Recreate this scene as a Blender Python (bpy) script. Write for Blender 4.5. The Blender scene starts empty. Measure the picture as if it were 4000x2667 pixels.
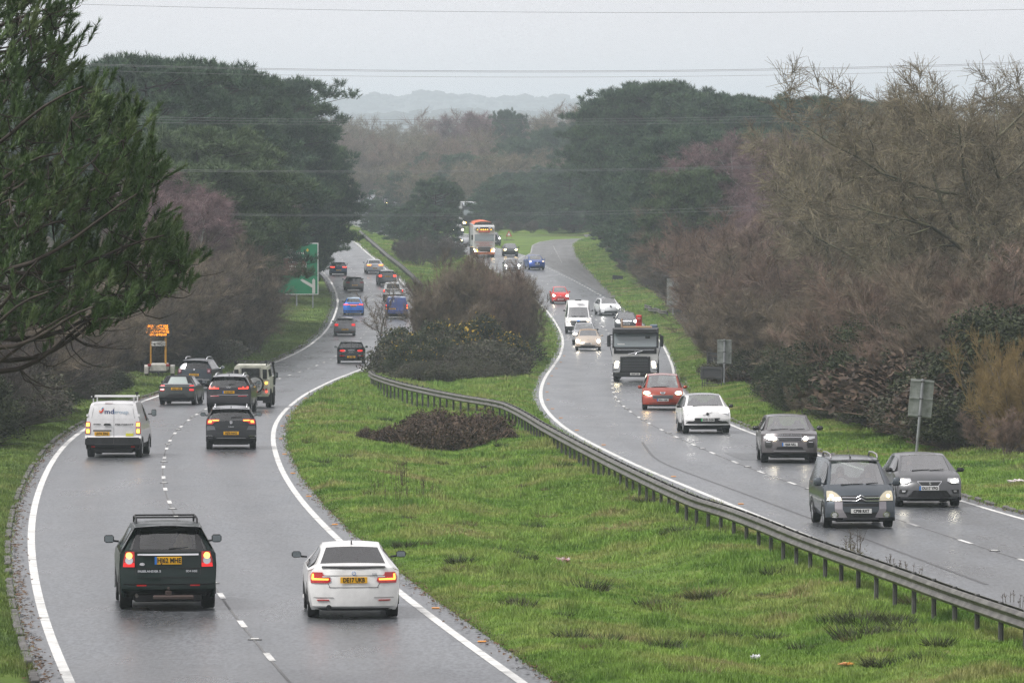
import bpy, math, random
import numpy as np
from mathutils import Vector, Matrix
random.seed(7); RNG = np.random.default_rng(7)
SC = bpy.context.scene
COL = SC.collection
R = math.radians
# ------------------------------------------------------------------ camera, sky, sun, exposure
HC = 20.0                       # camera height above datum (a bridge parapet some 8 m over the road)
FPX = 22500.0                   # focal length in photo pixels (about 200 mm)
HOR = 540.0                     # horizon row of the 4000 px photograph
TH = math.atan((1333.5 - HOR) / FPX)
cam_d = bpy.data.cameras.new('camera'); cam = bpy.data.objects.new('camera', cam_d); COL.objects.link(cam)
cam_d.sensor_width = 36; cam_d.lens = 36 * FPX / 4000.0
cam_d.clip_start = 1.0; cam_d.clip_end = 20000
cam.location = (0, 0, HC); cam.rotation_euler = (math.pi / 2 - TH, 0, 0)
SC.camera = cam
w = bpy.data.worlds.new('World'); SC.world = w; w.use_nodes = True
nt = w.node_tree; nt.nodes.clear()
SUN_EL, SUN_AZ = R(55), R(248)
sky = nt.nodes.new('ShaderNodeTexSky'); sky.sky_type = 'NISHITA'; sky.sun_disc = False
sky.sun_elevation = SUN_EL; sky.sun_rotation = SUN_AZ; sky.dust_density = 6; sky.air_density = 1.0
hs = nt.nodes.new('ShaderNodeHueSaturation'); hs.inputs['Saturation'].default_value = 0.15
mx = nt.nodes.new('ShaderNodeMixRGB'); mx.inputs['Fac'].default_value = 0.88
mx.inputs['Color2'].default_value = (6.95, 6.75, 6.95, 1)
tcw = nt.nodes.new('ShaderNodeTexCoord'); mpw = nt.nodes.new('ShaderNodeMapping'); mpw.inputs['Scale'].default_value = (1, 1, 5); nt.links.new(tcw.outputs['Generated'], mpw.inputs[0])
cn = nt.nodes.new('ShaderNodeTexNoise'); cn.inputs['Scale'].default_value = 5; cn.inputs['Detail'].default_value = 5; nt.links.new(mpw.outputs[0], cn.inputs[0])
cm = nt.nodes.new('ShaderNodeMapRange'); cm.inputs[1].default_value = .3; cm.inputs[2].default_value = .7; cm.inputs[3].default_value = .95; cm.inputs[4].default_value = 1.06; nt.links.new(cn.outputs[0], cm.inputs[0])
bg = nt.nodes.new('ShaderNodeBackground'); bg.inputs['Strength'].default_value = 0.1
wo = nt.nodes.new('ShaderNodeOutputWorld')
nt.links.new(sky.outputs[0], hs.inputs['Color']); nt.links.new(hs.outputs[0], mx.inputs['Color1'])
cl_ = nt.nodes.new('ShaderNodeMixRGB'); cl_.blend_type = 'MULTIPLY'; cl_.inputs[0].default_value = 1; nt.links.new(mx.outputs[0], cl_.inputs[1]); nt.links.new(cm.outputs[0], cl_.inputs[2]); nt.links.new(cl_.outputs[0], bg.inputs['Color']); nt.links.new(bg.outputs[0], wo.inputs['Surface'])
sl = bpy.data.lights.new('sun', 'SUN'); sl.energy = 2.3; sl.angle = R(18); sl.color = (1, 0.97, 0.93)
so = bpy.data.objects.new('sun', sl); COL.objects.link(so)
so.rotation_euler = (math.pi / 2 - SUN_EL, 0, math.pi - SUN_AZ)
SC.view_settings.view_transform = 'Standard'; SC.view_settings.look = 'None'
SC.view_settings.exposure = 0.54; SC.view_settings.gamma = 1.0
SC.render.engine = 'CYCLES'
cy = SC.cycles
cy.use_denoising = True
try: cy.denoiser = 'OPENIMAGEDENOISE'; cy.denoising_prefilter = 'NONE'
except Exception: pass
cy.max_bounces = 6; cy.diffuse_bounces = 2; cy.glossy_bounces = 3; cy.transmission_bounces = 4
cy.transparent_max_bounces = 8; cy.volume_bounces = 1
cy.caustics_reflective = False; cy.caustics_refractive = False
cy.sample_clamp_indirect = 16.0; cy.sample_clamp_direct = 0.0

# ------------------------------------------------------------------ helpers
def tag(o, label=None, cat=None, group=None, kind=None):
    if label: o['label'] = label
    if cat: o['category'] = cat
    if group: o['group'] = group
    if kind: o['kind'] = kind
    return o
def mesh(name, V, F, uv=None):
    V = np.asarray(V, dtype=np.float32).reshape(-1, 3)
    me = bpy.data.meshes.new(name)
    if isinstance(F, np.ndarray):
        k = F.shape[1]; n = F.shape[0]
        me.vertices.add(len(V)); me.vertices.foreach_set('co', V.ravel())
        me.loops.add(n * k); me.loops.foreach_set('vertex_index', F.astype(np.int32).ravel())
        me.polygons.add(n)
        me.polygons.foreach_set('loop_start', np.arange(0, n * k, k, dtype=np.int32))
        me.polygons.foreach_set('loop_total', np.full(n, k, dtype=np.int32))
        me.update(calc_edges=True)
    else:
        me.from_pydata(V.tolist(), [], [list(f) for f in F])
    return me
def obj(name, V, F, mat, parent=None, smooth=False, loc=None, rz=None):
    me = V if F is None else mesh(name, V, F)
    if F is not None:
        if mat is not None: me.materials.append(mat)
        if smooth: me.polygons.foreach_set('use_smooth', [True] * len(me.polygons))
    o = bpy.data.objects.new(name, me); COL.objects.link(o)
    if parent is not None: o.parent = parent
    if loc is not None: o.location = loc
    if rz is not None: o.rotation_euler = (0, 0, rz)
    return o
def empty(name, loc=(0, 0, 0), rz=0.0):
    o = bpy.data.objects.new(name, None); COL.objects.link(o)
    o.location = loc; o.rotation_euler = (0, 0, rz); o.empty_display_size = 0.2
    return o
class MB:
    """collects shapes into one mesh"""
    def __init__(s): s.v = []; s.f = []
    def add(s, V, F):
        b = len(s.v); s.v += [tuple(map(float, p)) for p in V]; s.f += [tuple(i + b for i in q) for q in F]; return s
    def box(s, c, d, ch=0.0, rot=None):
        x, y, z = d[0] / 2, d[1] / 2, d[2] / 2
        ch = min(ch, x * .9, y * .9, z * .9)
        if ch > 0:
            pts = []
            for zz, k in ((-z, ch), (-z + ch, 0), (z - ch, 0), (z, ch)):
                X, Y = x - k, y - k
                pts += [(-X + ch, -Y, zz), (X - ch, -Y, zz), (X, -Y + ch, zz), (X, Y - ch, zz), (X - ch, Y, zz), (-X + ch, Y, zz), (-X, Y - ch, zz), (-X, -Y + ch, zz)]
            fs = [tuple(range(7, -1, -1)), tuple(range(24, 32))]
            for r in range(3):
                for i in range(8): fs.append((r * 8 + i, r * 8 + (i + 1) % 8, r * 8 + 8 + (i + 1) % 8, r * 8 + 8 + i))
        else:
            pts = [(a, b, e) for e in (-z, z) for (a, b) in ((-x, -y), (x, -y), (x, y), (-x, y))]
            fs = [(3, 2, 1, 0), (4, 5, 6, 7), (0, 1, 5, 4), (1, 2, 6, 5), (2, 3, 7, 6), (3, 0, 4, 7)]
        if rot is not None: pts = [tuple(rot @ Vector(p)) for p in pts]
        return s.add([(p[0] + c[0], p[1] + c[1], p[2] + c[2]) for p in pts], fs)
    def tube(s, pts, r, n=6, cap=True):
        pts = [Vector(p) for p in pts]; rs = r if isinstance(r, (list, tuple)) else [r] * len(pts)
        V = []
        for i, p in enumerate(pts):
            d = (pts[min(i + 1, len(pts) - 1)] - pts[max(i - 1, 0)]).normalized()
            a = d.cross(Vector((0, 0, 1)) if abs(d.z) < .9 else Vector((1, 0, 0))).normalized(); b = d.cross(a)
            for k in range(n):
                t = 2 * math.pi * k / n; V.append(p + (a * math.cos(t) + b * math.sin(t)) * rs[i])
        F = [(i * n + k, i * n + (k + 1) % n, (i + 1) * n + (k + 1) % n, (i + 1) * n + k) for i in range(len(pts) - 1) for k in range(n)]
        if cap: F += [tuple(range(n - 1, -1, -1)), tuple((len(pts) - 1) * n + k for k in range(n))]
        return s.add(V, F)
    def lathe(s, prof, axis='y', c=(0, 0, 0), n=20, a0=0.0, a1=2 * math.pi, close=True):
        """prof: list of (offset along axis, radius)"""
        V = []; full = abs(a1 - a0 - 2 * math.pi) < 1e-6; m = n if full else n + 1
        for (h, r) in prof:
            for k in range(m):
                t = a0 + (a1 - a0) * k / n
                if axis == 'y': V.append((c[0] + r * math.cos(t), c[1] + h, c[2] + r * math.sin(t)))
                elif axis == 'x': V.append((c[0] + h, c[1] + r * math.cos(t), c[2] + r * math.sin(t)))
                else: V.append((c[0] + r * math.cos(t), c[1] + r * math.sin(t), c[2] + h))
        F = []
        for i in range(len(prof) - 1):
            for k in range(n if full else m - 1):
                F.append((i * m + k, i * m + (k + 1) % m, (i + 1) * m + (k + 1) % m, (i + 1) * m + k))
        if close: F += [tuple(range(m)), tuple((len(prof) - 1) * m + k for k in range(m))]
        return s.add(V, F)
    def prism(s, poly, x0, x1, axis='x'):
        """poly in the plane across the axis (y,z | x,z | x,y)"""
        n = len(poly)
        f = {'x': lambda p, a: (a, p[0], p[1]), 'y': lambda p, a: (p[0], a, p[1]), 'z': lambda p, a: (p[0], p[1], a)}[axis]
        V = [f(p, x0) for p in poly] + [f(p, x1) for p in poly]
        F = [tuple(range(n)), tuple(range(2 * n - 1, n - 1, -1))] + [(i, (i + 1) % n, n + (i + 1) % n, n + i) for i in range(n)]
        return s.add(V, F)
    def build(s, name, mat, parent=None, smooth=False, **k): return obj(name, s.v, s.f, mat, parent, smooth, **k)

def text(name, s, size, mt, parent, loc, rot=(math.pi / 2, 0, 0), align='CENTER', bold=0.0, sx=1.0, ext=.002):
    cu = bpy.data.curves.new('t', 'FONT'); cu.body = s; cu.size = size; cu.align_x = align; cu.align_y = 'CENTER'; cu.extrude = ext; cu.offset = bold; cu.resolution_u = 2
    o = bpy.data.objects.new('t', cu); COL.objects.link(o); dg = bpy.context.evaluated_depsgraph_get(); me = bpy.data.meshes.new_from_object(o.evaluated_get(dg)); bpy.data.objects.remove(o)
    me.materials.clear(); me.materials.append(mt); me.name = name
    q = bpy.data.objects.new(name, me); COL.objects.link(q); q.parent = parent; q.location = loc; q.rotation_euler = rot; q.scale = (sx, 1, 1); return q
# ------------------------------------------------------------------ materials
MATS = {}
def mat(name, col=(.5, .5, .5), rough=.5, metal=0., spec=.5, coat=0., emis=None, estr=0., ior=None, alpha=None):
    if name in MATS: return MATS[name]
    m = bpy.data.materials.new(name); m.use_nodes = True
    b = m.node_tree.nodes['Principled BSDF']
    b.inputs['Base Color'].default_value = (*col, 1); b.inputs['Roughness'].default_value = rough
    b.inputs['Metallic'].default_value = metal; b.inputs['Specular IOR Level'].default_value = spec
    b.inputs['Coat Weight'].default_value = coat; b.inputs['Coat Roughness'].default_value = .08
    if ior: b.inputs['IOR'].default_value = ior
    if emis: b.inputs['Emission Color'].default_value = (*emis, 1); b.inputs['Emission Strength'].default_value = estr
    MATS[name] = m; return m
def noisy(name, cols, scale=3.0, rough=(.8, .95), detail=5, bump=0.0, bscale=None, stretch=(1, 1, 1), pos=(.3, .7), coord='Object', spec=.3, fine=None, coat=0., metal=0.):
    """colour ramp over noise, optional fine second noise and bump"""
    if name in MATS: return MATS[name]
    m = bpy.data.materials.new(name); m.use_nodes = True; t = m.node_tree; L = t.links
    b = t.nodes['Principled BSDF']; b.inputs['Specular IOR Level'].default_value = spec
    b.inputs['Coat Weight'].default_value = coat; b.inputs['Metallic'].default_value = metal
    if coord == 'World': gm = t.nodes.new('ShaderNodeNewGeometry'); src = gm.outputs['Position']
    else: tc = t.nodes.new('ShaderNodeTexCoord'); src = tc.outputs[coord]
    mp = t.nodes.new('ShaderNodeMapping'); mp.inputs['Scale'].default_value = stretch
    L.new(src, mp.inputs['Vector'])
    n = t.nodes.new('ShaderNodeTexNoise'); n.inputs['Scale'].default_value = scale; n.inputs['Detail'].default_value = detail
    L.new(mp.outputs[0], n.inputs['Vector'])
    r = t.nodes.new('ShaderNodeValToRGB'); e = r.color_ramp
    while len(e.elements) < len(cols): e.elements.new(.5)
    for i, c in enumerate(cols):
        e.elements[i].position = pos[0] + (pos[1] - pos[0]) * i / max(1, len(cols) - 1); e.elements[i].color = (*c, 1)
    L.new(n.outputs['Fac'], r.inputs['Fac']); out = r.outputs[0]
    if fine:
        n2 = t.nodes.new('ShaderNodeTexNoise'); n2.inputs['Scale'].default_value = fine[0]; n2.inputs['Detail'].default_value = 4
        L.new(mp.outputs[0], n2.inputs['Vector'])
        mr = t.nodes.new('ShaderNodeMapRange'); mr.inputs[1].default_value = .3; mr.inputs[2].default_value = .7
        mr.inputs[3].default_value = fine[1]; mr.inputs[4].default_value = fine[2]; L.new(n2.outputs['Fac'], mr.inputs[0])
        mm = t.nodes.new('ShaderNodeMixRGB'); mm.blend_type = 'MULTIPLY'; mm.inputs['Fac'].default_value = 1
        L.new(out, mm.inputs['Color1']); L.new(mr.outputs[0], mm.inputs['Color2']); out = mm.outputs[0]
    L.new(out, b.inputs['Base Color'])
    q = t.nodes.new('ShaderNodeMapRange'); q.inputs[3].default_value = rough[0]; q.inputs[4].default_value = rough[1]
    L.new(n.outputs['Fac'], q.inputs[0]); L.new(q.outputs[0], b.inputs['Roughness'])
    if bump:
        n3 = t.nodes.new('ShaderNodeTexNoise'); n3.inputs['Scale'].default_value = bscale or scale * 4; n3.inputs['Detail'].default_value = 4
        L.new(mp.outputs[0], n3.inputs['Vector'])
        bp = t.nodes.new('ShaderNodeBump'); bp.inputs['Strength'].default_value = bump; bp.inputs['Distance'].default_value = .05
        L.new(n3.outputs['Fac'], bp.inputs['Height']); L.new(bp.outputs[0], b.inputs['Normal'])
    MATS[name] = m; return m

# ------------------------------------------------------------------ the lie of the land
_PK = np.array([(-200, 3.), (0, 7.0), (100, 9.02), (200, 11.04), (300, 13.06), (380, 14.55), (430, 15.2), (480, 15.5), (530, 15.2), (600, 14.55), (680, 14.0), (800, 13.75), (900, 13.55), (1000, 13.2), (1100, 12.7), (1300, 12.), (1700, 10.5), (2500, 8), (6500, 6), (9000, 6)])
_px, _pz = _PK[:, 0], _PK[:, 1]
_sl = np.diff(_pz) / np.diff(_px)
_m = np.concatenate([[_sl[0]], np.where(_sl[:-1] * _sl[1:] > 0, 2 * _sl[:-1] * _sl[1:] / (_sl[:-1] + _sl[1:] + 1e-12), 0), [_sl[-1]]])
def drop(d):
    """how far the road lies below the camera at distance d"""
    d = np.asarray(d, float); i = np.clip(np.searchsorted(_px, d) - 1, 0, len(_px) - 2)
    h = _px[i + 1] - _px[i]; t = (d - _px[i]) / h
    return (2*t**3 - 3*t**2 + 1) * _pz[i] + (t**3 - 2*t**2 + t) * h * _m[i] + (-2*t**3 + 3*t**2) * _pz[i + 1] + (t**3 - t**2) * h * _m[i + 1]
def ray(px, py):
    X = (px - 2000.0) / FPX; Y = (1333.5 - py) / FPX; c, s = math.cos(TH), math.sin(TH)
    fy = c + Y * s; fz = -s + Y * c
    return X / fy, fz / fy          # x and z per metre of distance
def P(px, py, lift=0.0):
    """where the line of sight of a photo pixel meets the road plane"""
    rx, rz = ray(px, py); lo, hi = 50.0, 2500.0
    for _ in range(60):
        m = .5 * (lo + hi)
        if (float(drop(m)) - lift) / m > -rz: lo = m
        else: hi = m
    return (rx * lo, lo, HC + rz * lo)
def A(px, py, d):
    rx, rz = ray(px, py); return (rx * d, d, HC + rz * d)
def edge(pts, near=None, far=None, smooth=3):
    """a traced line -> (distance, x) table"""
    q = sorted([(P(*p)[1], P(*p)[0]) for p in pts])
    D = np.array([a for a, b in q]); X = np.array([b for a, b in q])
    if near: D = np.concatenate([[n[0] for n in near], D]); X = np.concatenate([[n[1] for n in near], X])
    if far: D = np.concatenate([D, [n[0] for n in far]]); X = np.concatenate([X, [n[1] for n in far]])
    g = np.arange(-700, 2400, 4.0); x = np.interp(g, D, X)
    sl0 = (X[1] - X[0]) / (D[1] - D[0])
    x = np.where(g < D[0], X[0] + (np.maximum(g, D[0] - 60) - D[0]) * sl0, x)
    for _ in range(smooth):
        k = np.array([1, 2, 3, 2, 1]) / 9.; x[2:-2] = np.convolve(x, k, 'valid')
    return lambda d: np.interp(d, g, x)
L1 = edge([(272,2667),(201,2517),(145,2330),(119,2160),(122,2024),(153,1905),(196,1811),(255,1731),(335,1670),(551,1568),(623,1543),(1063,1420),(1111,1401),(1173,1371),(1221,1340),(1264,1304),(1295,1259),(1310,1225),(1322,1182),(1312,1139),(1291,1096),(1264,1065),(1245,1043)], far=[(720,-26),(800,-33),(900,-40),(1100,-38),(1400,-30)])
L2 = edge([(2041,2667),(1828,2517),(1565,2321),(1310,2100),(1173,1956),(1097,1837),(1063,1726),(1071,1658),(1114,1599),(1190,1539),(1310,1480),(1465,1421),(1560,1370),(1625,1310),(1655,1250),(1640,1190),(1609,1149),(1561,1091),(1513,1058),(1484,1029),(1437,991),(1384,943)], far=[(820,-26),(900,-31),(1100,-29),(1400,-22)])
R1 = edge([(2555,1847),(2500,1826),(2339,1746),(2277,1715),(2214,1679),(2165,1639),(2129,1599),(2112,1563),(2111,1532),(2117,1501),(2134,1465),(2161,1429),(2185,1394),(2196,1363),(2200,1331),(2192,1300),(2174,1264),(2147,1226),(2112,1188),(2074,1157),(2010,1110),(1940,1065),(1872,1026),(1749,954)], near=[(60,13.2),(108,9.9),(145,7.2)], far=[(800,-17.5),(900,-25),(1000,-27.5),(1100,-27),(1400,-20)])
R2 = edge([(4000,2032),(3750,1956),(2942,1696),(2848,1658),(2735,1600),(2670,1540),(2640,1490),(2633,1465),(2627,1429),(2611,1389),(2589,1345),(2536,1282),(2491,1255),(2415,1197),(2361,1162),(2302,1128),(2238,1094),(2178,1065),(2123,1039),(2051,1001)], near=[(60,22.5),(108,17.6)], far=[(720,-1.5),(800,-8.5),(900,-17.5),(1000,-20),(1100,-19.5),(1400,-12)])
C1 = edge([(1051,2565),(941,2437),(857,2328),(657,1962),(642,1912),(636,1868),(636,1827),(640,1790),(647,1757),(658,1726),(674,1699),(696,1675),(720,1652),(748,1631),(776,1612),(805,1593),(1080,1482),(1116,1470),(1150,1459),(1183,1448),(1214,1437),(1243,1425),(1269,1415),(1294,1403),(1413,1318),(1439,1284),(1456,1251),(1465,1206),(1464,1182),(1449,1144),(1439,1122),(1417,1091),(1393,1070),(1365,1043),(1338,1017),(1305,984)], far=[(800,-30),(900,-36)])
C2 = edge([(3994,2188),(3770,2115),(3555,2046),(3071,1880),(2953,1837),(2852,1799),(2768,1763),(2694,1731),(2632,1703),(2577,1676),(2533,1653),(2496,1631),(2465,1611),(2441,1593),(2423,1576),(2408,1559),(2397,1542),(2393,1528),(2391,1512),(2391,1496),(2394,1464),(2400,1420),(2403,1370),(2397,1335),(2380,1304),(2370,1291),(2350,1267),(2325,1245),(2250,1180),(2149,1116),(2131,1105),(2097,1086),(2061,1067),(1985,1020),(1900,975)], near=[(60,17.6)], far=[(800,-13.5),(900,-21)])
SLR = edge([(2420,1175),(2408,1158),(2365,1116),(2323,1073),(2280,1026),(2255,988),(2250,954),(2275,938),(2300,930)], far=[(860,17),(2000,30)], smooth=0)
SLL = edge([(2051,1001),(2074,988),(2080,958),(2110,945),(2165,936),(2290,931)], smooth=0)
TLE = edge([(0,1700),(150,1640),(330,1590),(420,1540),(560,1500),(700,1460),(900,1400),(1050,1330),(1130,1250),(1190,1200),(1220,1150)], near=[(60,-14),(150,-16)], far=[(620,-22),(700,-30),(900,-46),(1400,-40)])
TRE = edge([(4000,1890),(3700,1800),(3500,1740),(3300,1690),(3060,1640),(2870,1580),(2700,1480),(2640,1380),(2580,1290),(2520,1200),(2440,1100),(2340,1010)], near=[(60,26)], far=[(720,9.5),(800,12),(1000,4),(1400,0)])
OL, OR = 0.55, 0.5
def r1o(d): return R1(d) - .45
def r2o(d):
    d = np.asarray(d, float); base = R2(d) + OR
    k = np.clip((d - 520) / 25, 0, 1) * np.clip((860 - d) / 40, 0, 1)
    return base + np.maximum(SLR(d) - base, 0) * k
def bumps(x, y):
    return .05 * np.sin(x * .9 + y * .21) + .04 * np.sin(x * .37 - y * .33 + 1) + .05 * np.sin(y * .13 + x * .15) + .025 * np.sin(x * 2.1 + y * 1.1) + .02 * np.sin(x * 1.3 - y * 1.9)
def gz(x, y):
    """height of the ground"""
    x = np.asarray(x, float); y = np.asarray(y, float); b = HC - drop(y)
    l1, l2, q1, q2 = L1(y) - OL, L2(y) + OL, r1o(y), r2o(y)
    f = np.full(np.broadcast(x, y).shape, -.05)
    s = l1 - x; m = s > 0
    tl = np.maximum(l1 - TLE(y), 1)
    f = np.where(m, .08 * np.minimum(s / .5, 1) + np.minimum(s * .03, .3) + bumps(x, y) * np.minimum(s, 1) + np.clip((s - tl) * .12, 0, 6), f)
    s = x - q2; m = s > 0
    tr = np.maximum(TRE(y) - q2, 1)
    f = np.where(m, .08 * np.minimum(s / .5, 1) + np.minimum(s * .03, .3) + bumps(x, y) * np.minimum(s, 1) + np.clip((s - tr) * .15, 0, 7), f)
    m = (x > l2) & (x < q1)
    t = np.clip((x - l2) / np.maximum(q1 - l2, .1), 0, 1); e = np.minimum(x - l2, q1 - x)
    f = np.where(m, .07 * np.clip(e / .4, 0, 1) + bumps(x, y) * np.clip(e, 0, 1) * 1.2 - .6 * np.sin(np.pi * t) ** 6 * np.clip((q1 - l2 - 6) / 8, 0, 1), f)
    far = np.clip((y - 1300) / 1500, 0, 1)
    f = f + far * 6 * np.sin(x * .006 + y * .003)
    return b + f
def G(px, py):
    p = P(px, py); return (p[0], p[1], float(gz(p[0], p[1])))
def at(x, y): return (x, y, float(gz(x, y)))
# ------------------------------------------------------------------ ground, carriageways, markings
def grass_ground():
    m = bpy.data.materials.new('grass_ground'); m.use_nodes = True; t = m.node_tree; L = t.links; b = t.nodes['Principled BSDF']
    b.inputs['Roughness'].default_value = .9; b.inputs['Specular IOR Level'].default_value = .15
    g = t.nodes.new('ShaderNodeNewGeometry'); at_ = t.nodes.new('ShaderNodeAttribute'); at_.attribute_name = 'litter'
    def N(sc, dt=4):
        n = t.nodes.new('ShaderNodeTexNoise'); n.inputs['Scale'].default_value = sc; n.inputs['Detail'].default_value = dt; L.new(g.outputs['Position'], n.inputs['Vector']); return n
    def ramp(src, cols, p=(.3, .7)):
        r = t.nodes.new('ShaderNodeValToRGB'); e = r.color_ramp
        while len(e.elements) < len(cols): e.elements.new(.5)
        for i, c in enumerate(cols): e.elements[i].position = p[0] + (p[1] - p[0]) * i / (len(cols) - 1); e.elements[i].color = (*c, 1)
        L.new(src, r.inputs[0]); return r.outputs[0]
    gr = ramp(N(.35).outputs[0], [(.055, .095, .02), (.095, .155, .028), (.12, .185, .034), (.15, .16, .05)])
    li = ramp(N(1.2, 6).outputs[0], [(.012, .010, .008), (.03, .022, .016), (.055, .038, .027)])
    n3 = N(2.5); a = t.nodes.new('ShaderNodeMath'); a.operation = 'MULTIPLY_ADD'; a.inputs[1].default_value = .9; a.inputs[2].default_value = -.45; L.new(n3.outputs[0], a.inputs[0])
    s = t.nodes.new('ShaderNodeMath'); s.operation = 'ADD'; s.use_clamp = True; L.new(a.outputs[0], s.inputs[0]); L.new(at_.outputs['Fac'], s.inputs[1])
    mxx = t.nodes.new('ShaderNodeMixRGB'); L.new(s.outputs[0], mxx.inputs[0]); L.new(gr, mxx.inputs[1]); L.new(li, mxx.inputs[2]); L.new(mxx.outputs[0], b.inputs['Base Color'])
    n4 = N(6); bp = t.nodes.new('ShaderNodeBump'); bp.inputs['Strength'].default_value = .6; bp.inputs['Distance'].default_value = .12; L.new(n4.outputs[0], bp.inputs['Height']); L.new(bp.outputs[0], b.inputs['Normal'])
    return m
ys = np.concatenate([np.linspace(-690, 18, 60), np.arange(20, 300, 1.0), np.arange(300, 900, 2.0), np.geomspace(900, 9000, 110)])
off = np.array([0, .12, .3, .6, 1, 1.6, 2.4, 3.3, 4.3, 5.5, 7, 9, 12, 16, 22, 30, 42, 60, 90, 150, 260, 450, 800, 1500, 2500])
X_ = []
l1, l2, q1, q2 = L1(ys) - OL, L2(ys) + OL, r1o(ys), r2o(ys)
q1 = np.maximum(q1, l2 + .3)
X_.append(l1[:, None] - off[::-1][None, :])
X_.append(np.stack([l1 + .02, (l1 + l2) / 2, l2 - .02], 1))
tt = np.concatenate([[0, .01, .03], np.linspace(.06, .94, 34), [.97, .99, 1.0]])
X_.append(l2[:, None] + (q1 - l2)[:, None] * tt[None, :])
X_.append(np.stack([q1 + .02, (q1 + q2) / 2, q2 - .02], 1))
X_.append(q2[:, None] + off[None, :])
X_ = np.concatenate(X_, 1); Y_ = np.repeat(ys[:, None], X_.shape[1], 1)
Z_ = gz(X_, Y_)
nr, nc = X_.shape
V = np.stack([X_, Y_, Z_], -1).reshape(-1, 3)
ii, jj = np.meshgrid(np.arange(nr - 1), np.arange(nc - 1), indexing='ij'); b0 = (ii * nc + jj).ravel()
F = np.stack([b0, b0 + 1, b0 + nc + 1, b0 + nc], 1)
ground = obj('ground', V, F, grass_ground(), smooth=True); tag(ground, 'rolling roadside ground of wet winter grass and dark leaf litter under the trees', kind='structure')
def litter(x, y):
    a = np.clip((TLE(y) + .7 - x) / 1.5, 0, 1); b = np.clip((x - TRE(y) + .4) / 1.5, 0, 1)
    c = np.clip((.28 - np.abs(x - (L2(y) + OL)) ) / .25, 0, 1) * .9 * (y < 300)
    c2 = np.clip((.25 - np.abs(L1(y) - OL - x)) / .25, 0, 1) * .9
    md = np.clip(1.4 - (((x + 2.2) / 9.5) ** 2 + ((y - 410) / 90.) ** 2), 0, 1)
    far = np.clip((y - 840) / 60, 0, 1)
    return np.clip(np.maximum.reduce([a, b, c, c2, md, far]), 0, 1)
at_ = ground.data.attributes.new('litter', 'FLOAT', 'POINT'); at_.data.foreach_set('value', litter(V[:, 0], V[:, 1]).astype(np.float32))

def asphalt(name, c0=.066, c1=.100, r0=.25, r1=.38, tint=(.93, 1, 1.10)):
    m = bpy.data.materials.new(name); m.use_nodes = True; t = m.node_tree; L = t.links; b = t.nodes['Principled BSDF']
    g = t.nodes.new('ShaderNodeNewGeometry')
    mp = t.nodes.new('ShaderNodeMapping'); mp.inputs['Scale'].default_value = (1, .22, 1); L.new(g.outputs['Position'], mp.inputs[0])
    n = t.nodes.new('ShaderNodeTexNoise'); n.inputs['Scale'].default_value = .55; n.inputs['Detail'].default_value = 6; L.new(mp.outputs[0], n.inputs[0])
    r = t.nodes.new('ShaderNodeValToRGB'); r.color_ramp.elements[0].position = .3; r.color_ramp.elements[1].position = .7
    r.color_ramp.elements[0].color = (c0 * tint[0], c0 * tint[1], c0 * tint[2], 1); r.color_ramp.elements[1].color = (c1 * tint[0], c1 * tint[1], c1 * tint[2], 1); L.new(n.outputs[0], r.inputs[0])
    f = t.nodes.new('ShaderNodeTexNoise'); f.inputs['Scale'].default_value = 14; f.inputs['Detail'].default_value = 3; L.new(mp.outputs[0], f.inputs[0])
    q = t.nodes.new('ShaderNodeMapRange'); q.inputs[1].default_value = .35; q.inputs[2].default_value = .65; q.inputs[3].default_value = .6; q.inputs[4].default_value = 1.45; L.new(f.outputs[0], q.inputs[0])
    mm = t.nodes.new('ShaderNodeMixRGB'); mm.blend_type = 'MULTIPLY'; mm.inputs[0].default_value = 1; L.new(r.outputs[0], mm.inputs[1]); L.new(q.outputs[0], mm.inputs[2])
    ac = t.nodes.new('ShaderNodeAttribute'); ac.attribute_name = 'across'; w1 = t.nodes.new('ShaderNodeMath'); w1.operation = 'MULTIPLY'; w1.inputs[1].default_value = 8 * math.pi; L.new(ac.outputs['Fac'], w1.inputs[0])
    w2 = t.nodes.new('ShaderNodeMath'); w2.operation = 'COSINE'; L.new(w1.outputs[0], w2.inputs[0]); w3 = t.nodes.new('ShaderNodeMapRange'); w3.inputs[1].default_value = -1; w3.inputs[2].default_value = 1; w3.inputs[3].default_value = 1.12; w3.inputs[4].default_value = .86; L.new(w2.outputs[0], w3.inputs[0])
    m4 = t.nodes.new('ShaderNodeMixRGB'); m4.blend_type = 'MULTIPLY'; m4.inputs[0].default_value = 1; L.new(mm.outputs[0], m4.inputs[1]); L.new(w3.outputs[0], m4.inputs[2]); L.new(m4.outputs[0], b.inputs['Base Color'])
    rr = t.nodes.new('ShaderNodeMapRange'); rr.inputs[1].default_value = .3; rr.inputs[2].default_value = .7; rr.inputs[3].default_value = r0; rr.inputs[4].default_value = r1; L.new(n.outputs[0], rr.inputs[0]); L.new(rr.outputs[0], b.inputs['Roughness'])
    b.inputs['Specular IOR Level'].default_value = .5
    k = t.nodes.new('ShaderNodeTexNoise'); k.inputs['Scale'].default_value = 60; L.new(g.outputs['Position'], k.inputs[0])
    bp = t.nodes.new('ShaderNodeBump'); bp.inputs['Strength'].default_value = .22; bp.inputs['Distance'].default_value = .01; L.new(k.outputs[0], bp.inputs['Height']); L.new(bp.outputs[0], b.inputs['Normal'])
    return m
MA = asphalt('wet_asphalt'); MA2 = asphalt('old_asphalt', .06, .095, .36, .5, (1.02, 1, 1))
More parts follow.
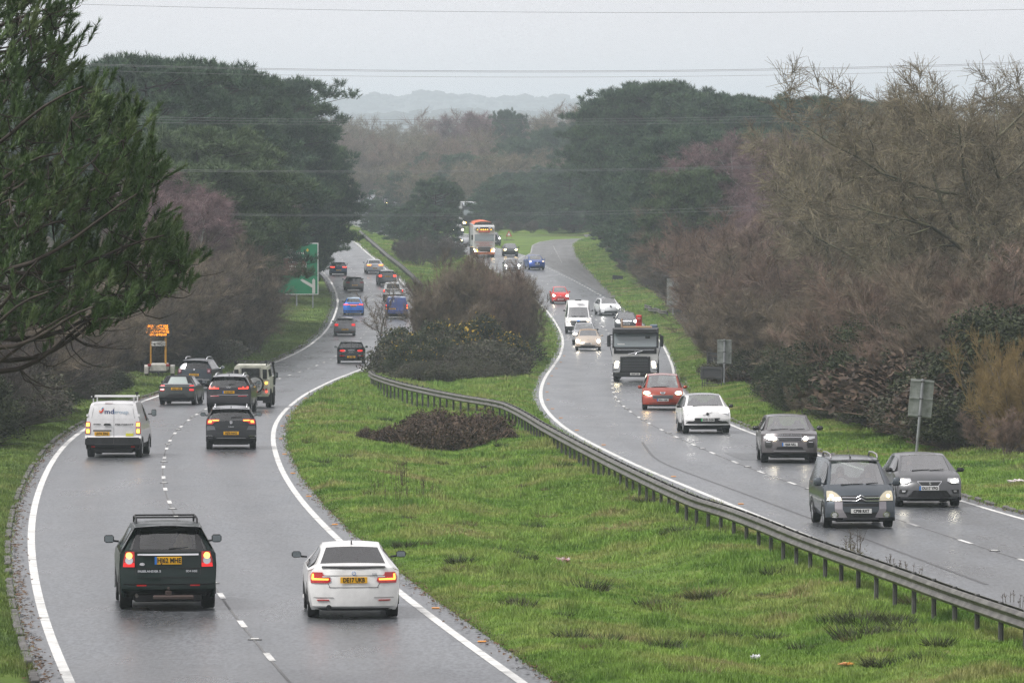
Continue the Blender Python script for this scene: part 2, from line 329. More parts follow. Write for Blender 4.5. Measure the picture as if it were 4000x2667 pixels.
def sheet(name, fa, fb, y0, y1, step, mt, lift=0.0, n=3, label=None, parent=None):
    y = np.arange(y0, y1 + step / 2, step); a, b = fa(y), fb(y)
    t = np.linspace(0, 1, n + 1); X = a[:, None] + (b - a)[:, None] * t; Y = np.repeat(y[:, None], n + 1, 1); Z = HC - drop(Y) + lift
    V = np.stack([X, Y, Z], -1).reshape(-1, 3); nc = n + 1
    ii, jj = np.meshgrid(np.arange(len(y) - 1), np.arange(n), indexing='ij'); b0 = (ii * nc + jj).ravel()
    o = obj(name, V, np.stack([b0, b0 + 1, b0 + nc + 1, b0 + nc], 1), mt, parent, smooth=True)
    at2 = o.data.attributes.new('across', 'FLOAT', 'POINT'); at2.data.foreach_set('value', np.tile(t, len(y)).astype(np.float32))
    if parent is None: tag(o, label, kind='structure')
    return o
road_l = sheet('road', lambda y: L1(y) - OL, lambda y: L2(y) + OL, -60, 1400, 2, MA, 0, 12, 'left carriageway of wet grey asphalt curving away between the verges')
road_r = sheet('road', r1o, lambda y: R2(y) + OR, -60, 1400, 2, MA, 0, 12, 'right carriageway of wet asphalt with oncoming traffic')
slip = sheet('slip_road', lambda y: np.where(y < 679, R2(y) + OR - .05, np.minimum(SLL(y), SLR(y) - .1)), r2o, 488, 822, 2, MA2, .004, 5, 'side road with worn grey asphalt joining the right carriageway')
white = noisy('road_paint', [(.30, .30, .29), (.60, .60, .58), (.72, .72, .70)], 1.8, (.45, .6), 6, coord='World', fine=(7, .8, 1.05), pos=(.25, .6))
worn = noisy('worn_road_paint', [(.10, .10, .10), (.34, .34, .33), (.55, .55, .53)], 1.6, (.45, .6), 6, coord='World', fine=(7, .6, 1.05), pos=(.35, .6))
def line(name, f, wd, y0, y1, mt, parent, step=1.5): return sheet(name, lambda y: f(y) - wd / 2, lambda y: f(y) + wd / 2, y0, y1, step, mt, .006, 1, parent=parent)
line('edge_line', L1, .18, 20, 900, white, road_l); line('edge_line', L2, .18, 20, 900, white, road_l)
line('edge_line', R1, .18, 20, 900, white, road_r); line('edge_line', R2, .15, 20, 470, white, road_r)
line('edge_line', SLL, .15, 684, 800, worn, slip)
TM = edge([(2560, 1800), (3000, 1962), (3400, 2112), (3800, 2262)], smooth=1)
darktar = noisy('fresh_tar', [(.03, .03, .032), (.06, .06, .062)], 3, (.3, .5), coord='World')
sheet('tyre_mark', lambda y: TM(y) - .05, lambda y: TM(y) + .05, 122, 215, 1.5, darktar, .005, 1, parent=road_r)
for fa_, fb_, y0_, y1_, pr_ in ((lambda y: C2(y) + .4, lambda y: C2(y) + 2.2, 196, 203, road_r),):
    sheet('repair_patch', fa_, fb_, y0_, y1_, 1, asphalt('patch_asphalt', .045, .07, .3, .45), .004, 2, parent=pr_)
# faint seams beside the lane lines
seam = noisy('joint_sealant', [(.10, .10, .10), (.16, .16, .16)], 3, (.5, .7), coord='World')
line('seam', lambda y: C1(y) - .02, .05, 20, 300, seam, road_l); line('seam', lambda y: C2(y) - .02, .05, 20, 300, seam, road_r)
def arc_pts(f, y0, y1):
    g = np.arange(y0, y1, .5); x = f(g); s = np.concatenate([[0], np.cumsum(np.hypot(np.diff(x), .5))]); return g, x, s
def dashes(name, f, y0, y1, L, gap, wd, mt, parent, phase=0.0, wear=None):
    g, x, s = arc_pts(f, y0, y1); V = []; F = []; p = phase; pos = []
    while p + L < s[-1]:
        ya, yb = np.interp([p, p + L], s, g); b = len(V)
        for k in range(4):
            yy = ya + (yb - ya) * k / 3; xx = float(f(yy)); z = HC - float(drop(yy)) + .007
            V += [(xx - wd / 2, yy, z), (xx + wd / 2, yy, z)]
        for k in range(3): F.append((b + 2 * k, b + 2 * k + 1, b + 2 * k + 3, b + 2 * k + 2))
        pos.append(float(np.interp(p + L + gap / 2, s, g))); p += L + gap
    obj(name, V, F, mt, parent); return pos
ph1 = P(1051, 2565)[1]; ph2 = P(3770, 2115)[1]
g1, x1, s1 = arc_pts(C1, 20, 900); pa = float(np.interp(ph1 - 1, g1, s1)) % 9.0
stud_y1 = dashes('lane_line', C1, 20, 900, 2, 7, .12, white, road_l, pa)
g2, x2, s2 = arc_pts(C2, 20, 900); pb = float(np.interp(ph2 - 1, g2, s2)) % 9.0
stud_y2 = dashes('lane_line', C2, 20, 900, 2, 7, .12, white, road_r, pb)
dashes('lane_line', R2, 478, 690, 2, 2, .12, white, road_r)
dashes('give_way_line', lambda y: SLL(y) - .2, 650, 690, 1.2, 1.2, .3, white, slip)
g_, w_ = P(2159, 958), P(2195, 1028)
line('centre_line', lambda y: np.interp(y, [w_[1], g_[1]], [w_[0], g_[0]]), .08, w_[1] + 1, g_[1] - 1, worn, slip)
# crumbling kerb strip along the left edge
kerb = noisy('kerb_stone', [(.05, .048, .044), (.10, .095, .09), (.17, .165, .155)], 5, (.5, .8), coord='World')
mb = MB(); rr = random.Random(3)
for f, sgn, ya, yb in ((lambda y: L1(y) - OL - .02, -1, 70, 620), (lambda y: R2(y) + OR + .02, 1, 130, 470)):
    y = ya
    while y < yb:
        ln = .9
        if rr.random() < .62:
            sl_ = math.atan2(float(f(y + 1)) - float(f(y)), 1.0)
            mb.box((float(f(y + .45)), y + .45, HC - float(drop(y + .45)) + .02 + rr.uniform(-.02, .015)), (.14, ln * rr.uniform(.75, .97), .12), .015, Matrix.Rotation(-sl_ + rr.uniform(-.05, .05), 3, 'Z'))
        y += ln
kb = mb.build('kerb', kerb); tag(kb, 'broken grey kerb stones sunk along the outer road edges', kind='structure')
mb = MB()      # leaf debris and mud that has washed into the gutter
for f, ya, yb, n in ((lambda y: L1(y) - .42, 80, 420, 3600), (lambda y: L2(y) + .5, 80, 300, 1500), (lambda y: R2(y) + .42, 130, 420, 1400)):
    for _ in range(n):
        y = ya + (yb - ya) * rr.random() ** 1.5; x = float(f(y)) + rr.gauss(0, .13); z = HC - float(drop(y)) + .012; s = rr.uniform(.02, .07); a = rr.uniform(0, 6.28)
        mb.add([(x + s * math.cos(a), y + s * 1.6 * math.sin(a), z), (x + s * math.cos(a + 2), y + s * 1.6 * math.sin(a + 2), z + .02), (x + s * math.cos(a + 4), y + s * 1.6 * math.sin(a + 4), z + rr.random() * .03)], [(0, 1, 2)])
o = mb.build('leaf_litter', noisy('gutter_leaves', [(.03, .02, .012), (.09, .05, .025), (.16, .09, .04)], 9, coord='World'))
tag(o, 'brown leaf and mud debris lying in the gutters', 'leaf litter', kind='stuff')
# road studs
amber = mat('amber_reflector', (.7, .28, .04), .4, emis=(1, .4, .05), estr=.04); studw = mat('stud_white', (.6, .6, .58), .4); castm = mat('stud_iron', (.16, .16, .16), .55, .2)  # amber studs emit faintly, imitating the light they reflect
def stud(kind):
    e = empty('road_stud')
    if kind == 'amber':
        MB().box((0, 0, .012), (.16, .10, .022), .008).build('housing', amber, e)
    else:
        MB().box((0, 0, .008), (.26, .14, .016), .006).build('housing', castm, e)
        MB().box((0, 0, .02), (.15, .12, .016), .005).build('lens', studw, e)
    return e
def clone(o, loc, rz=0, label=None, sc=None, parent=None):
    c = o.copy(); COL.objects.link(c)
    if parent is None: c.location = loc; c.rotation_euler = (0, 0, rz)
    else: c.parent = parent
    if sc is not None: c.scale = (sc, sc, sc) if not isinstance(sc, tuple) else sc
    if label: c['label'] = label
    for ch in o.children: clone(ch, None, parent=c)
    return c
def studs(kind, f, ylist, label, group):
    first = None
    for y in ylist:
        loc = (float(f(y)), y, HC - float(drop(y)) + .004)
        if first is None: first = stud(kind); tag(first, label, 'road stud', group); first.location = loc
        else: clone(first, loc)
studs('white', C1, [y for y in stud_y1[::2] if 96 < y < 330], 'small white reflecting stud set in the lane line of the left carriageway', 'white studs in the left carriageway lane line')
studs('white', C2, [y for y in stud_y2[::2] if 120 < y < 300], 'small white reflecting stud set in the lane line of the right carriageway', 'white studs in the right carriageway lane line')
studs('amber', lambda y: L2(y) + .3, [P(1300 + 0 * k, y)[1] for k, y in enumerate([2507, 2376, 2049, 1939, 1849, 1774, 1714, 1664, 1624, 1586, 1556])], 'small amber stud beside the median edge line of the left carriageway', 'amber studs beside the left carriageway')
studs('amber', lambda y: R1(y) + .32, [P(2200, y)[1] for y in [1969, 1862, 1738, 1681, 1633, 1597, 1562, 1531, 1499, 1468, 1440, 1415, 1390]], 'small amber stud beside the median edge line of the right carriageway', 'amber studs beside the right carriageway')
# haze
hz = bpy.data.materials.new('haze_air'); hz.use_nodes = True; hz.node_tree.nodes.clear()
pv = hz.node_tree.nodes.new('ShaderNodeVolumePrincipled'); pv.inputs['Density'].default_value = HAZE if 'HAZE' in globals() else .00022
pv.inputs['Color'].default_value = (.82, .93, 1.0, 1); pv.inputs['Anisotropy'].default_value = 0.0
ho = hz.node_tree.nodes.new('ShaderNodeOutputMaterial'); hz.node_tree.links.new(pv.outputs[0], ho.inputs['Volume'])
hb = MB().box((0, 3900, 0), (6400, 10600, 2 * 95)).build('haze', hz); hb.location = (0, 0, 0); tag(hb, 'thin grey winter haze filling the valley air', kind='stuff')
# ------------------------------------------------------------------ vegetation makers
def rot_to(d, n):
    """random unit vectors around d (N,3) tilted by n"""
    return d
def norm(v): return v / np.maximum(np.linalg.norm(v, axis=-1, keepdims=True), 1e-9)
def seg_mesh(P0, P1, R0, R1, n=4):
    P0, P1 = np.asarray(P0, float), np.asarray(P1, float); R0, R1 = np.asarray(R0, float), np.asarray(R1, float)
    d = norm(P1 - P0); ref = np.where(np.abs(d[:, 2:3]) < .9, np.array([[0, 0, 1.]]), np.array([[1., 0, 0]]))
    a = norm(np.cross(d, ref)); b = np.cross(d, a); t = np.arange(n) * 2 * np.pi / n
    ring = a[:, None, :] * np.cos(t)[None, :, None] + b[:, None, :] * np.sin(t)[None, :, None]
    V = np.stack([P0[:, None] + ring * R0[:, None, None], P1[:, None] + ring * R1[:, None, None]], 1)
    N = len(P0); base = (np.arange(N) * 2 * n)[:, None]; k = np.arange(n); k2 = (k + 1) % n
    F = np.stack([base + k, base + k2, base + n + k2, base + n + k], -1).reshape(-1, 4)
    return V.reshape(-1, 3), F
def merge(*vf):
    V = []; F = []; b = 0
    for v, f in vf: V.append(v); F.append(f + b); b += len(v)
    return np.concatenate(V), np.concatenate(F)
class Tree:
    def __init__(s, seed): s.r = random.Random(seed); s.g = np.random.default_rng(seed); s.seg = {}
    def grow(s, p, d, L, r, lv, sp):
        c = sp[lv]; n = c['n']; rr = s.r; pts = [p]; rad = [r]; dirs = []
        for i in range(n):
            d = (d + Vector((rr.gauss(0, 1), rr.gauss(0, 1), rr.gauss(0, 1))) * c['w'] + Vector((0, 0, c['up']))).normalized()
            q = p + d * (L / n); r2 = r * (1 - (1 - c['tap']) * (i + 1) / n)
            s.seg.setdefault(lv, []).append((p, q, rad[-1], r2)); p = q; pts.append(p); rad.append(r2); dirs.append(d.copy())
        if lv + 1 < len(sp):
            k = sp[lv + 1]; m = k['count']; m = max(1, int(m * rr.uniform(.75, 1.25)))
            for j in range(m):
                t = k['from'] + (1 - k['from']) * ((j + rr.random()) / m); f = t * n; i = min(int(f), n - 1); f -= i
                q = pts[i].lerp(pts[i + 1], f); dd = dirs[i]; ang = R(rr.uniform(*k['ang'])); az = rr.uniform(0, 6.283) if 'az' not in k else k['az'] + rr.gauss(0, k.get('azs', .7))
                a = dd.cross(Vector((0, 0, 1)) if abs(dd.z) < .95 else Vector((1, 0, 0))).normalized(); b = dd.cross(a)
                nd = (dd * math.cos(ang) + (a * math.cos(az) + b * math.sin(az)) * math.sin(ang)).normalized()
                LL = L * rr.uniform(*k['len']) * (1 - k.get('fall', .35) * t)
                s.grow(q, nd, LL, (rad[i] + (rad[i + 1] - rad[i]) * f) * k['r'], lv + 1, sp)
    def arr(s, lv):
        q = s.seg[lv]; return [np.array([list(a[0]) for a in q]), np.array([list(a[1]) for a in q]), np.array([a[2] for a in q]), np.array([a[3] for a in q])]
    def twigs(s, lv, per, L, rad, spread, up=0., droop=0., sub=1):
        P0, P1, R0, R1 = s.arr(lv); g = s.g; N = len(P0); i = np.repeat(np.arange(N), per); t = g.random(len(i))[:, None]
        p = P0[i] * (1 - t) + P1[i] * t; d = norm(P1[i] - P0[i]); d = norm(d + g.normal(0, spread, d.shape) + [0, 0, up])
        Lr = (L * g.uniform(.5, 1.2, len(i)))[:, None]; m = p + d * Lr * .5; d2 = norm(d + g.normal(0, .25, d.shape) + [0, 0, -droop]); e = m + d2 * Lr * .5
        o = [(p, m, np.full(len(i), rad), np.full(len(i), rad * .8)), (m, e, np.full(len(i), rad * .8), np.full(len(i), rad * .4))]
        if sub:
            d3 = norm(d + g.normal(0, .6, d.shape) + [0, 0, up - droop]); o.append((m, m + d3 * Lr * .45, np.full(len(i), rad * .7), np.full(len(i), rad * .4)))
        return tuple(np.concatenate([q[k] for q in o]) for k in range(4))
BARKS = {
    'oak': noisy('oak_bark', [(.055, .052, .036), (.11, .105, .07), (.15, .155, .085)], 2.2, (.85, .95), coord='World'),
    'oak_twig': noisy('oak_twigs', [(.09, .078, .052), (.17, .145, .098), (.23, .205, .13)], 1.1, (.85, .95), coord='World', fine=(3.2, .45, 1.65)),
    'birch': noisy('birch_bark', [(.08, .075, .07), (.28, .27, .25), (.42, .41, .39)], 5, (.7, .9), stretch=(1, 1, .6), pos=(.32, .5)),
    'birch_twig': noisy('birch_twigs', [(.12, .078, .080), (.19, .125, .130), (.22, .155, .160)], .8, (.8, .95), coord='World', fine=(3.2, .45, 1.65)),
    'shrub': noisy('shrub_bark', [(.08, .068, .058), (.14, .12, .10)], 2, (.85, .95), coord='World'),
    'shrub_twig': noisy('shrub_twigs', [(.085, .068, .050), (.16, .128, .092), (.22, .18, .13)], .5, (.85, .95), coord='World', fine=(3.2, .45, 1.65)),
    'red_twig': noisy('reddish_twigs', [(.11, .078, .060), (.18, .128, .098), (.22, .16, .13)], .6, (.85, .95), coord='World', fine=(3.2, .45, 1.65)),
    'gold_twig': noisy('golden_twigs', [(.16, .11, .045), (.26, .19, .08)], 2, (.8, .9), coord='World'),
    'dark_twig': noisy('dark_twigs', [(.06, .050, .046), (.11, .09, .08)], .8, (.85, .95), coord='World', fine=(3.2, .45, 1.65)),
    'pine': noisy('pine_bark', [(.03, .025, .022), (.065, .052, .044)], 3, (.85, .95), coord='World'),
}
NEED = noisy('pine_needles', [(.020, .046, .028), (.044, .085, .044), (.08, .13, .06)], .55, (.5, .7), 4, coord='World', spec=.3, fine=(2.6, .45, 1.6))
NEED_L = noisy('light_pine_needles', [(.04, .072, .03), (.07, .11, .045), (.09, .13, .055)], .6, (.5, .7), 4, coord='World', spec=.3, fine=(2.6, .45, 1.6))
NEED_N = noisy('near_pine_needles', [(.032, .066, .022), (.075, .13, .042), (.15, .20, .08)], 1.1, (.4, .6), 4, coord='World', spec=.4, fine=(9, .6, 1.3))
LEAF = noisy('evergreen_leaves', [(.016, .022, .010), (.034, .042, .018), (.06, .07, .03)], 1.5, (.6, .8), 4, coord='World', spec=.2, fine=(7, .6, 1.3))
IVY = noisy('ivy_leaves', [(.018, .028, .013), (.038, .052, .022), (.065, .085, .035)], 1.2, (.6, .8), 4, coord='World', spec=.2, fine=(8, .6, 1.3))
BRAM = noisy('bramble_leaves', [(.022, .016, .013), (.045, .036, .022), (.055, .062, .03), (.10, .085, .06)], 1.6, (.5, .75), 5, coord='World', spec=.35, fine=(9, .6, 1.35))
BRAMR = noisy('russet_brambles', [(.03, .021, .015), (.065, .042, .028), (.11, .075, .05)], 1.6, (.6, .8), 5, coord='World', spec=.3, fine=(9, .6, 1.3))
GORSE = noisy('gorse_spines', [(.016, .024, .010), (.032, .042, .016), (.05, .06, .022)], 1.4, (.5, .7), 4, coord='World', fine=(6, .6, 1.3))
GFLOW = mat('gorse_flowers', (.42, .28, .03), .8)
PROTO = {}
def proto(key, trunkVF, crownVF, mt, mc, names=('trunk', 'crown'), H=1., kind='tree'):
    a = mesh(names[0], *trunkVF); a.materials.append(mt); b = mesh(names[1], *crownVF); b.materials.append(mc)
    PROTO.setdefault(key, []).append((a, b, H, names, kind))
def oak_spec(): return [
    dict(n=5, w=.10, up=.08, tap=.55), dict(n=6, w=.24, up=.05, tap=.3, count=9, **{'from': .22}, ang=(35, 70), len=(.65, .95), r=.66, fall=.3),
    dict(n=5, w=.30, up=.03, tap=.3, count=8, **{'from': .2}, ang=(30, 70), len=(.38, .6), r=.62, fall=.3),
    dict(n=4, w=.33, up=.02, tap=.35, count=7, **{'from': .15}, ang=(30, 70), len=(.35, .6), r=.45, fall=.3)]
for sd in (11, 12, 13):
    T = Tree(sd); T.grow(Vector((0, 0, -.6)), Vector((0, 0, 1)), 8.5, .17, 0, oak_spec())
    tr = merge(seg_mesh(*T.arr(0), 8), seg_mesh(*T.arr(1), 6), seg_mesh(*T.arr(2), 4))
    cr = merge(seg_mesh(*T.arr(3), 3), seg_mesh(*T.twigs(3, 4, .75, .011, .55, .05), 3))
    proto('oak', tr, cr, BARKS['oak'], BARKS['oak_twig'], H=float(cr[0][:, 2].max()))
for sd in (21, 22, 23):
    T = Tree(sd); T.grow(Vector((0, 0, -.5)), Vector((.05, 0, 1)), 12, .17, 0, [
        dict(n=8, w=.05, up=.05, tap=.12), dict(n=5, w=.12, up=.08, tap=.25, count=26, **{'from': .2}, ang=(25, 50), len=(.22, .36), r=.5, fall=.45),
        dict(n=4, w=.16, up=-.02, tap=.3, count=7, **{'from': .15}, ang=(20, 50), len=(.35, .6), r=.5, fall=.3)])
    tr = merge(seg_mesh(*T.arr(0), 7), seg_mesh(*T.arr(1), 4))
    cr = merge(seg_mesh(*T.arr(2), 3), seg_mesh(*T.twigs(2, 9, .85, .009, .4, 0, .35), 3))
    proto('birch', tr, cr, BARKS['birch'], BARKS['birch_twig'], H=float(cr[0][:, 2].max()))
for sd in (26, 27):
    T = Tree(sd); T.grow(Vector((0, 0, -.5)), Vector((.1, 0, 1)), 10, .15, 0, [
        dict(n=7, w=.10, up=.05, tap=.2), dict(n=6, w=.15, up=.10, tap=.2, count=8, **{'from': .3}, ang=(25, 50), len=(.35, .6), r=.6, fall=.3),
        dict(n=5, w=.2, up=.05, tap=.25, count=6, **{'from': .2}, ang=(20, 50), len=(.3, .5), r=.5, fall=.3), dict(n=3, w=.2, up=0, tap=.4, count=5, **{'from': .1}, ang=(20, 50), len=(.3, .5), r=.5, fall=.3)])
    tr = merge(seg_mesh(*T.arr(0), 7), seg_mesh(*T.arr(1), 5), seg_mesh(*T.arr(2), 4)); cr = merge(seg_mesh(*T.arr(3), 3), seg_mesh(*T.twigs(3, 4, .6, .008, .4, 0, .2), 3))
    proto('white_birch', tr, cr, noisy('white_birch_bark', [(.16, .15, .14), (.62, .60, .57), (.78, .76, .73)], 4, (.6, .8), pos=(.25, .45)), BARKS['birch_twig'], H=float(cr[0][:, 2].max()))
def shrub(sd, key, tw, H0=5.5, stems=11, lean=.45, per=5, mt='shrub', twr=.008, twl=.7):
    T = Tree(sd)
    for i in range(stems):
        a = i * 2.4 + T.r.random(); l = lean * (.3 + T.r.random()); 
        T.grow(Vector((math.cos(a) * .25, math.sin(a) * .25, -.3)), Vector((math.cos(a) * l, math.sin(a) * l, 1)).normalized(), H0 * T.r.uniform(.7, 1.05), .05, 0, [
            dict(n=6, w=.09, up=.05, tap=.25), dict(n=4, w=.15, up=.10, tap=.3, count=9, **{'from': .15}, ang=(20, 55), len=(.28, .5), r=.5, fall=.5),
            dict(n=3, w=.18, up=.08, tap=.4, count=5, **{'from': .1}, ang=(20, 50), len=(.4, .6), r=.55, fall=.3)])
    tr = merge(seg_mesh(*T.arr(0), 5), seg_mesh(*T.arr(1), 3))
    cr = merge(seg_mesh(*T.arr(2), 3), seg_mesh(*T.twigs(2, per, twl, twr, .35, .15), 3))
    proto(key, tr, cr, BARKS[mt], BARKS[tw], ('stem', 'twigs'), H=float(cr[0][:, 2].max()), kind='shrub')
for k, sd in enumerate((31, 32, 33)): shrub(sd, 'shrub', 'shrub_twig')
for k, sd in enumerate((34, 35)): shrub(sd, 'red_shrub', 'red_twig')
shrub(36, 'gold_shrub', 'gold_twig', 4.0, 16, .7, 2, 'shrub', .010, .6)
shrub(37, 'dark_shrub', 'dark_twig', 5.0, 12, .6, 5)
shrub(38, 'sapling', 'shrub_twig', 6.0, 1, .1, 3, 'shrub', .009, .5)
def lobes_tufts(g, lobes, per, nlen, nwid, nn, upb=.7, shell=.55):
    """needle tufts over the upper shells of a set of lobes -> triangles"""
    C = np.array([l[:3] for l in lobes]); Rr = np.array([l[3] for l in lobes]); k = np.maximum((per * (Rr / Rr.mean()) ** 2).astype(int), 4)
    i = np.repeat(np.arange(len(lobes)), k); n = norm(g.normal(0, 1, (len(i), 3))); n[:, 2] = np.where(n[:, 2] < -.25, -n[:, 2] * .6, n[:, 2])
    n = norm(n); rad = Rr[i] * g.uniform(shell, 1.08, len(i)); p = C[i] + n * rad[:, None] * [1, 1, .8]
    ax = norm(n * .8 + [0, 0, upb] + g.normal(0, .25, n.shape))
    j = np.repeat(np.arange(len(i)), nn); d = norm(ax[j] + g.normal(0, .55, (len(j), 3)))
    s = g.uniform(-.5, .7, len(j))[:, None] * nlen; b = p[j] + ax[j] * s; ll = nlen * g.uniform(.6, 1.15, len(j))[:, None]
    sd = norm(np.cross(d, g.normal(0, 1, d.shape))) * nwid * .5
    V = np.stack([b - sd, b + sd, b + d * ll], 1).reshape(-1, 3); return V, np.arange(len(V)).reshape(-1, 3)
def pine(sd, key, H=18, base=.42, rx=4.6, nb=44, per=46, nm=NEED, flat=.55, lr=(.6, 1.15), nn=13, nlen=.42, nwid=.05):
    r = random.Random(sd); g = np.random.default_rng(sd); lobes = []; segs = []
    z = -.5; p = Vector((0, 0, z)); n = 9
    lean = Vector((r.gauss(0, .03), r.gauss(0, .03), 1)); tp = [p]
    for i in range(n): q = p + (lean + Vector((r.gauss(0, .04), r.gauss(0, .04), 0))) * ((H * .93 + .5) / n); segs.append((p, q, .26 * (1 - i / n) + .05, .26 * (1 - (i + 1) / n) + .05)); p = q; tp.append(p)
    for i in range(nb):
        t = base + (1 - base) * ((i + .5) / nb) ** .9; f = t * n; k = min(int(f), n - 1); o = tp[k].lerp(tp[k + 1], f - k)
        u = (t - base) / (1 - base); prof = (math.sin(min(1, u * 1.25 + .28) * math.pi * .62)) if u < .75 else math.sqrt(max(0, 1 - ((u - .55) / .48) ** 2))
        L = rx * max(.25, prof) * r.uniform(.7, 1.1); a = i * 2.39996 + r.gauss(0, .3); dz = r.uniform(.05, .4) + u * .6
        e = o + Vector((math.cos(a) * L, math.sin(a) * L, L * dz * .5)); m = o.lerp(e, .5) + Vector((0, 0, -.06 * L))
        segs.append((o, m, .085, .06)); segs.append((m, e, .06, .025))
        lobes.append((e.x, e.y, e.z, r.uniform(*lr) * (1.0 - .25 * u)))
        if L > 2: q = o.lerp(e, .55) + Vector((r.gauss(0, .4), r.gauss(0, .4), .35)); lobes.append((q.x, q.y, q.z, r.uniform(*lr) * .9))
        for _ in range(2):
            q = e + Vector((r.gauss(0, .9), r.gauss(0, .9), r.gauss(.1, .5))); segs.append((m, q, .04, .015)); lobes.append((q.x, q.y, q.z, r.uniform(*lr) * .6))
    top = tp[-1]; lobes.append((top.x, top.y, top.z + .2, lr[1] * .8))
    A_ = [np.array([list(s_[0]) for s_ in segs]), np.array([list(s_[1]) for s_ in segs]), np.array([s_[2] for s_ in segs]), np.array([s_[3] for s_ in segs])]
    tv, tf = seg_mesh(*A_, 6); cv, cf = lobes_tufts(g, lobes, per, nlen, nwid, nn)
    proto(key, (tv, tf), (cv, cf), BARKS['pine'], nm, H=float(cv[:, 2].max()))
for sd in (41, 42, 43): pine(sd, 'pine')
for sd in (44, 45): pine(sd, 'low_pine', H=14, base=.06, rx=4.6, nb=62, per=46)
for sd in (47, 48): pine(sd, 'edge_pine', H=15, base=.2, rx=5.8, nb=64, per=46)
for sd in (46,): pine(sd, 'green_pine', H=13, base=.25, rx=3.8, nb=40, nm=NEED_L)
def leafbush(sd, key, lobes, per, size, mc, mt, stalk=14, flow=None, names=('stem', 'leaves'), thin=.5, up=.2):
    g = np.random.default_rng(sd); C = np.array([l[:3] for l in lobes]); Rr = np.array([l[3] for l in lobes])
    i = np.repeat(np.arange(len(lobes)), np.maximum((per * (Rr / Rr.mean()) ** 2).astype(int), 8)); n = norm(g.normal(0, 1, (len(i), 3))); n[:, 2] = np.abs(n[:, 2]) * g.choice([1, 1, 1, -.4], len(i))
    p = C[i] + n * (Rr[i] * g.uniform(thin, 1.1, len(i)))[:, None] + g.normal(0, .06, n.shape); p[:, 2] = np.maximum(p[:, 2], .02)
    a = norm(g.normal(0, 1, p.shape) + n * .3 + [0, 0, up]); b = norm(np.cross(a, g.normal(0, 1, p.shape))); s = (size * g.uniform(.5, 1.3, len(p)))[:, None]
    V = np.stack([p - a * s, p + b * s * .5, p + a * s, p - b * s * .5], 1).reshape(-1, 3); F = np.arange(len(V)).reshape(-1, 4)
    P0 = []; P1 = []
    for l in lobes:
        for _ in range(stalk):
            q = np.array(l[:3]) + norm(g.normal(0, 1, 3)) * l[3] * 1.12; q[2] = abs(q[2]); P0.append([l[0] * .5 + g.normal(0, .2), l[1] * .5 + g.normal(0, .2), -.15]); P1.append(q)
    tv, tf = seg_mesh(P0, P1, np.full(len(P0), .02), np.full(len(P0), .008), 3)
    a_ = mesh(names[0], tv, tf); a_.materials.append(mt); b_ = mesh(names[1], V, F); b_.materials.append(mc)
    fl = None
    if flow is not None:
        k = g.random(len(p)) < flow; k &= p[:, 2] > np.quantile(p[:, 2], .55); pp = p[k] + n[k] * .05; ss = .045
        V2 = (pp[:, None] + g.normal(0, ss, (len(pp), 3, 3))).reshape(-1, 3); fl = mesh('flowers', V2, np.arange(len(V2)).reshape(-1, 3)); fl.materials.append(GFLOW)
    PROTO.setdefault(key, []).append((a_, b_, float(V[:, 2].max()), names, 'bush', fl))
def rl(sd, n, rx, ry, h, r0, r1):
    q = random.Random(sd); o = []
    for i in range(n):
        a = q.uniform(0, 6.28); t = math.sqrt(q.random()); x, y = rx * t * math.cos(a), ry * t * math.sin(a); rr_ = q.uniform(r0, r1); o.append((x, y, max(.1, (h - rr_) * (1 - t * t * .7) * q.uniform(.35, 1.0)), rr_))
    return o
leafbush(51, 'evergreen', rl(1, 26, 1.6, 1.6, 3.0, .45, .8), 1000, .052, LEAF, BARKS['dark_twig'])
leafbush(52, 'evergreen', rl(2, 26, 1.7, 1.5, 3.4, .45, .8), 1000, .052, LEAF, BARKS['dark_twig'])
leafbush(53, 'ivy', rl(3, 34, 2.0, 1.6, 4.5, .5, .95), 1000, .058, IVY, BARKS['dark_twig'])
leafbush(54, 'bramble', rl(4, 24, 1.9, 1.7, 1.5, .35, .6), 620, .042, BRAM, BARKS['shrub'], 18, thin=.7)
leafbush(55, 'bramble', rl(5, 24, 2.1, 1.6, 1.9, .35, .65), 620, .042, BRAM, BARKS['shrub'], 18, thin=.7)
leafbush(56, 'russet', rl(6, 22, 1.9, 1.6, 1.1, .3, .5), 330, .055, BRAMR, BARKS['red_twig'], 26, thin=.7)
leafbush(57, 'gorse', rl(7, 26, 1.5, 1.4, 2.3, .35, .6), 700, .05, GORSE, BARKS['dark_twig'], 10, .02)
leafbush(58, 'gorse_bloom', rl(8, 26, 1.5, 1.4, 2.5, .35, .6), 700, .05, GORSE, BARKS['dark_twig'], 10, .07)
DSIGN = P(1165, 1212)[1] + 1; SIGNS = [(3595, P(3579, 1790)[1], 55), (2800, P(2828, 1530)[1], 65), (2636, P(2629, 1252)[1], 30)]
def xat(px, d): return ray(px, 1000)[0] * d
PN = {}; FREE = [False]
def _rad(q):
    b = q[1]; a = np.empty(len(b.vertices) * 3, np.float32); b.vertices.foreach_get('co', a); a = a.reshape(-1, 3); return float(np.quantile(np.hypot(a[:, 0], a[:, 1]), .93))
RAD = {k: max(_rad(q) for q in v) for k, v in PROTO.items()}
_ = dict(evergreen=2.0, ivy=2.4, bramble=2.3, russet=2.1, gorse=1.9, gorse_bloom=1.9, shrub=2.6, red_shrub=2.6, dark_shrub=2.8, gold_shrub=2.4)
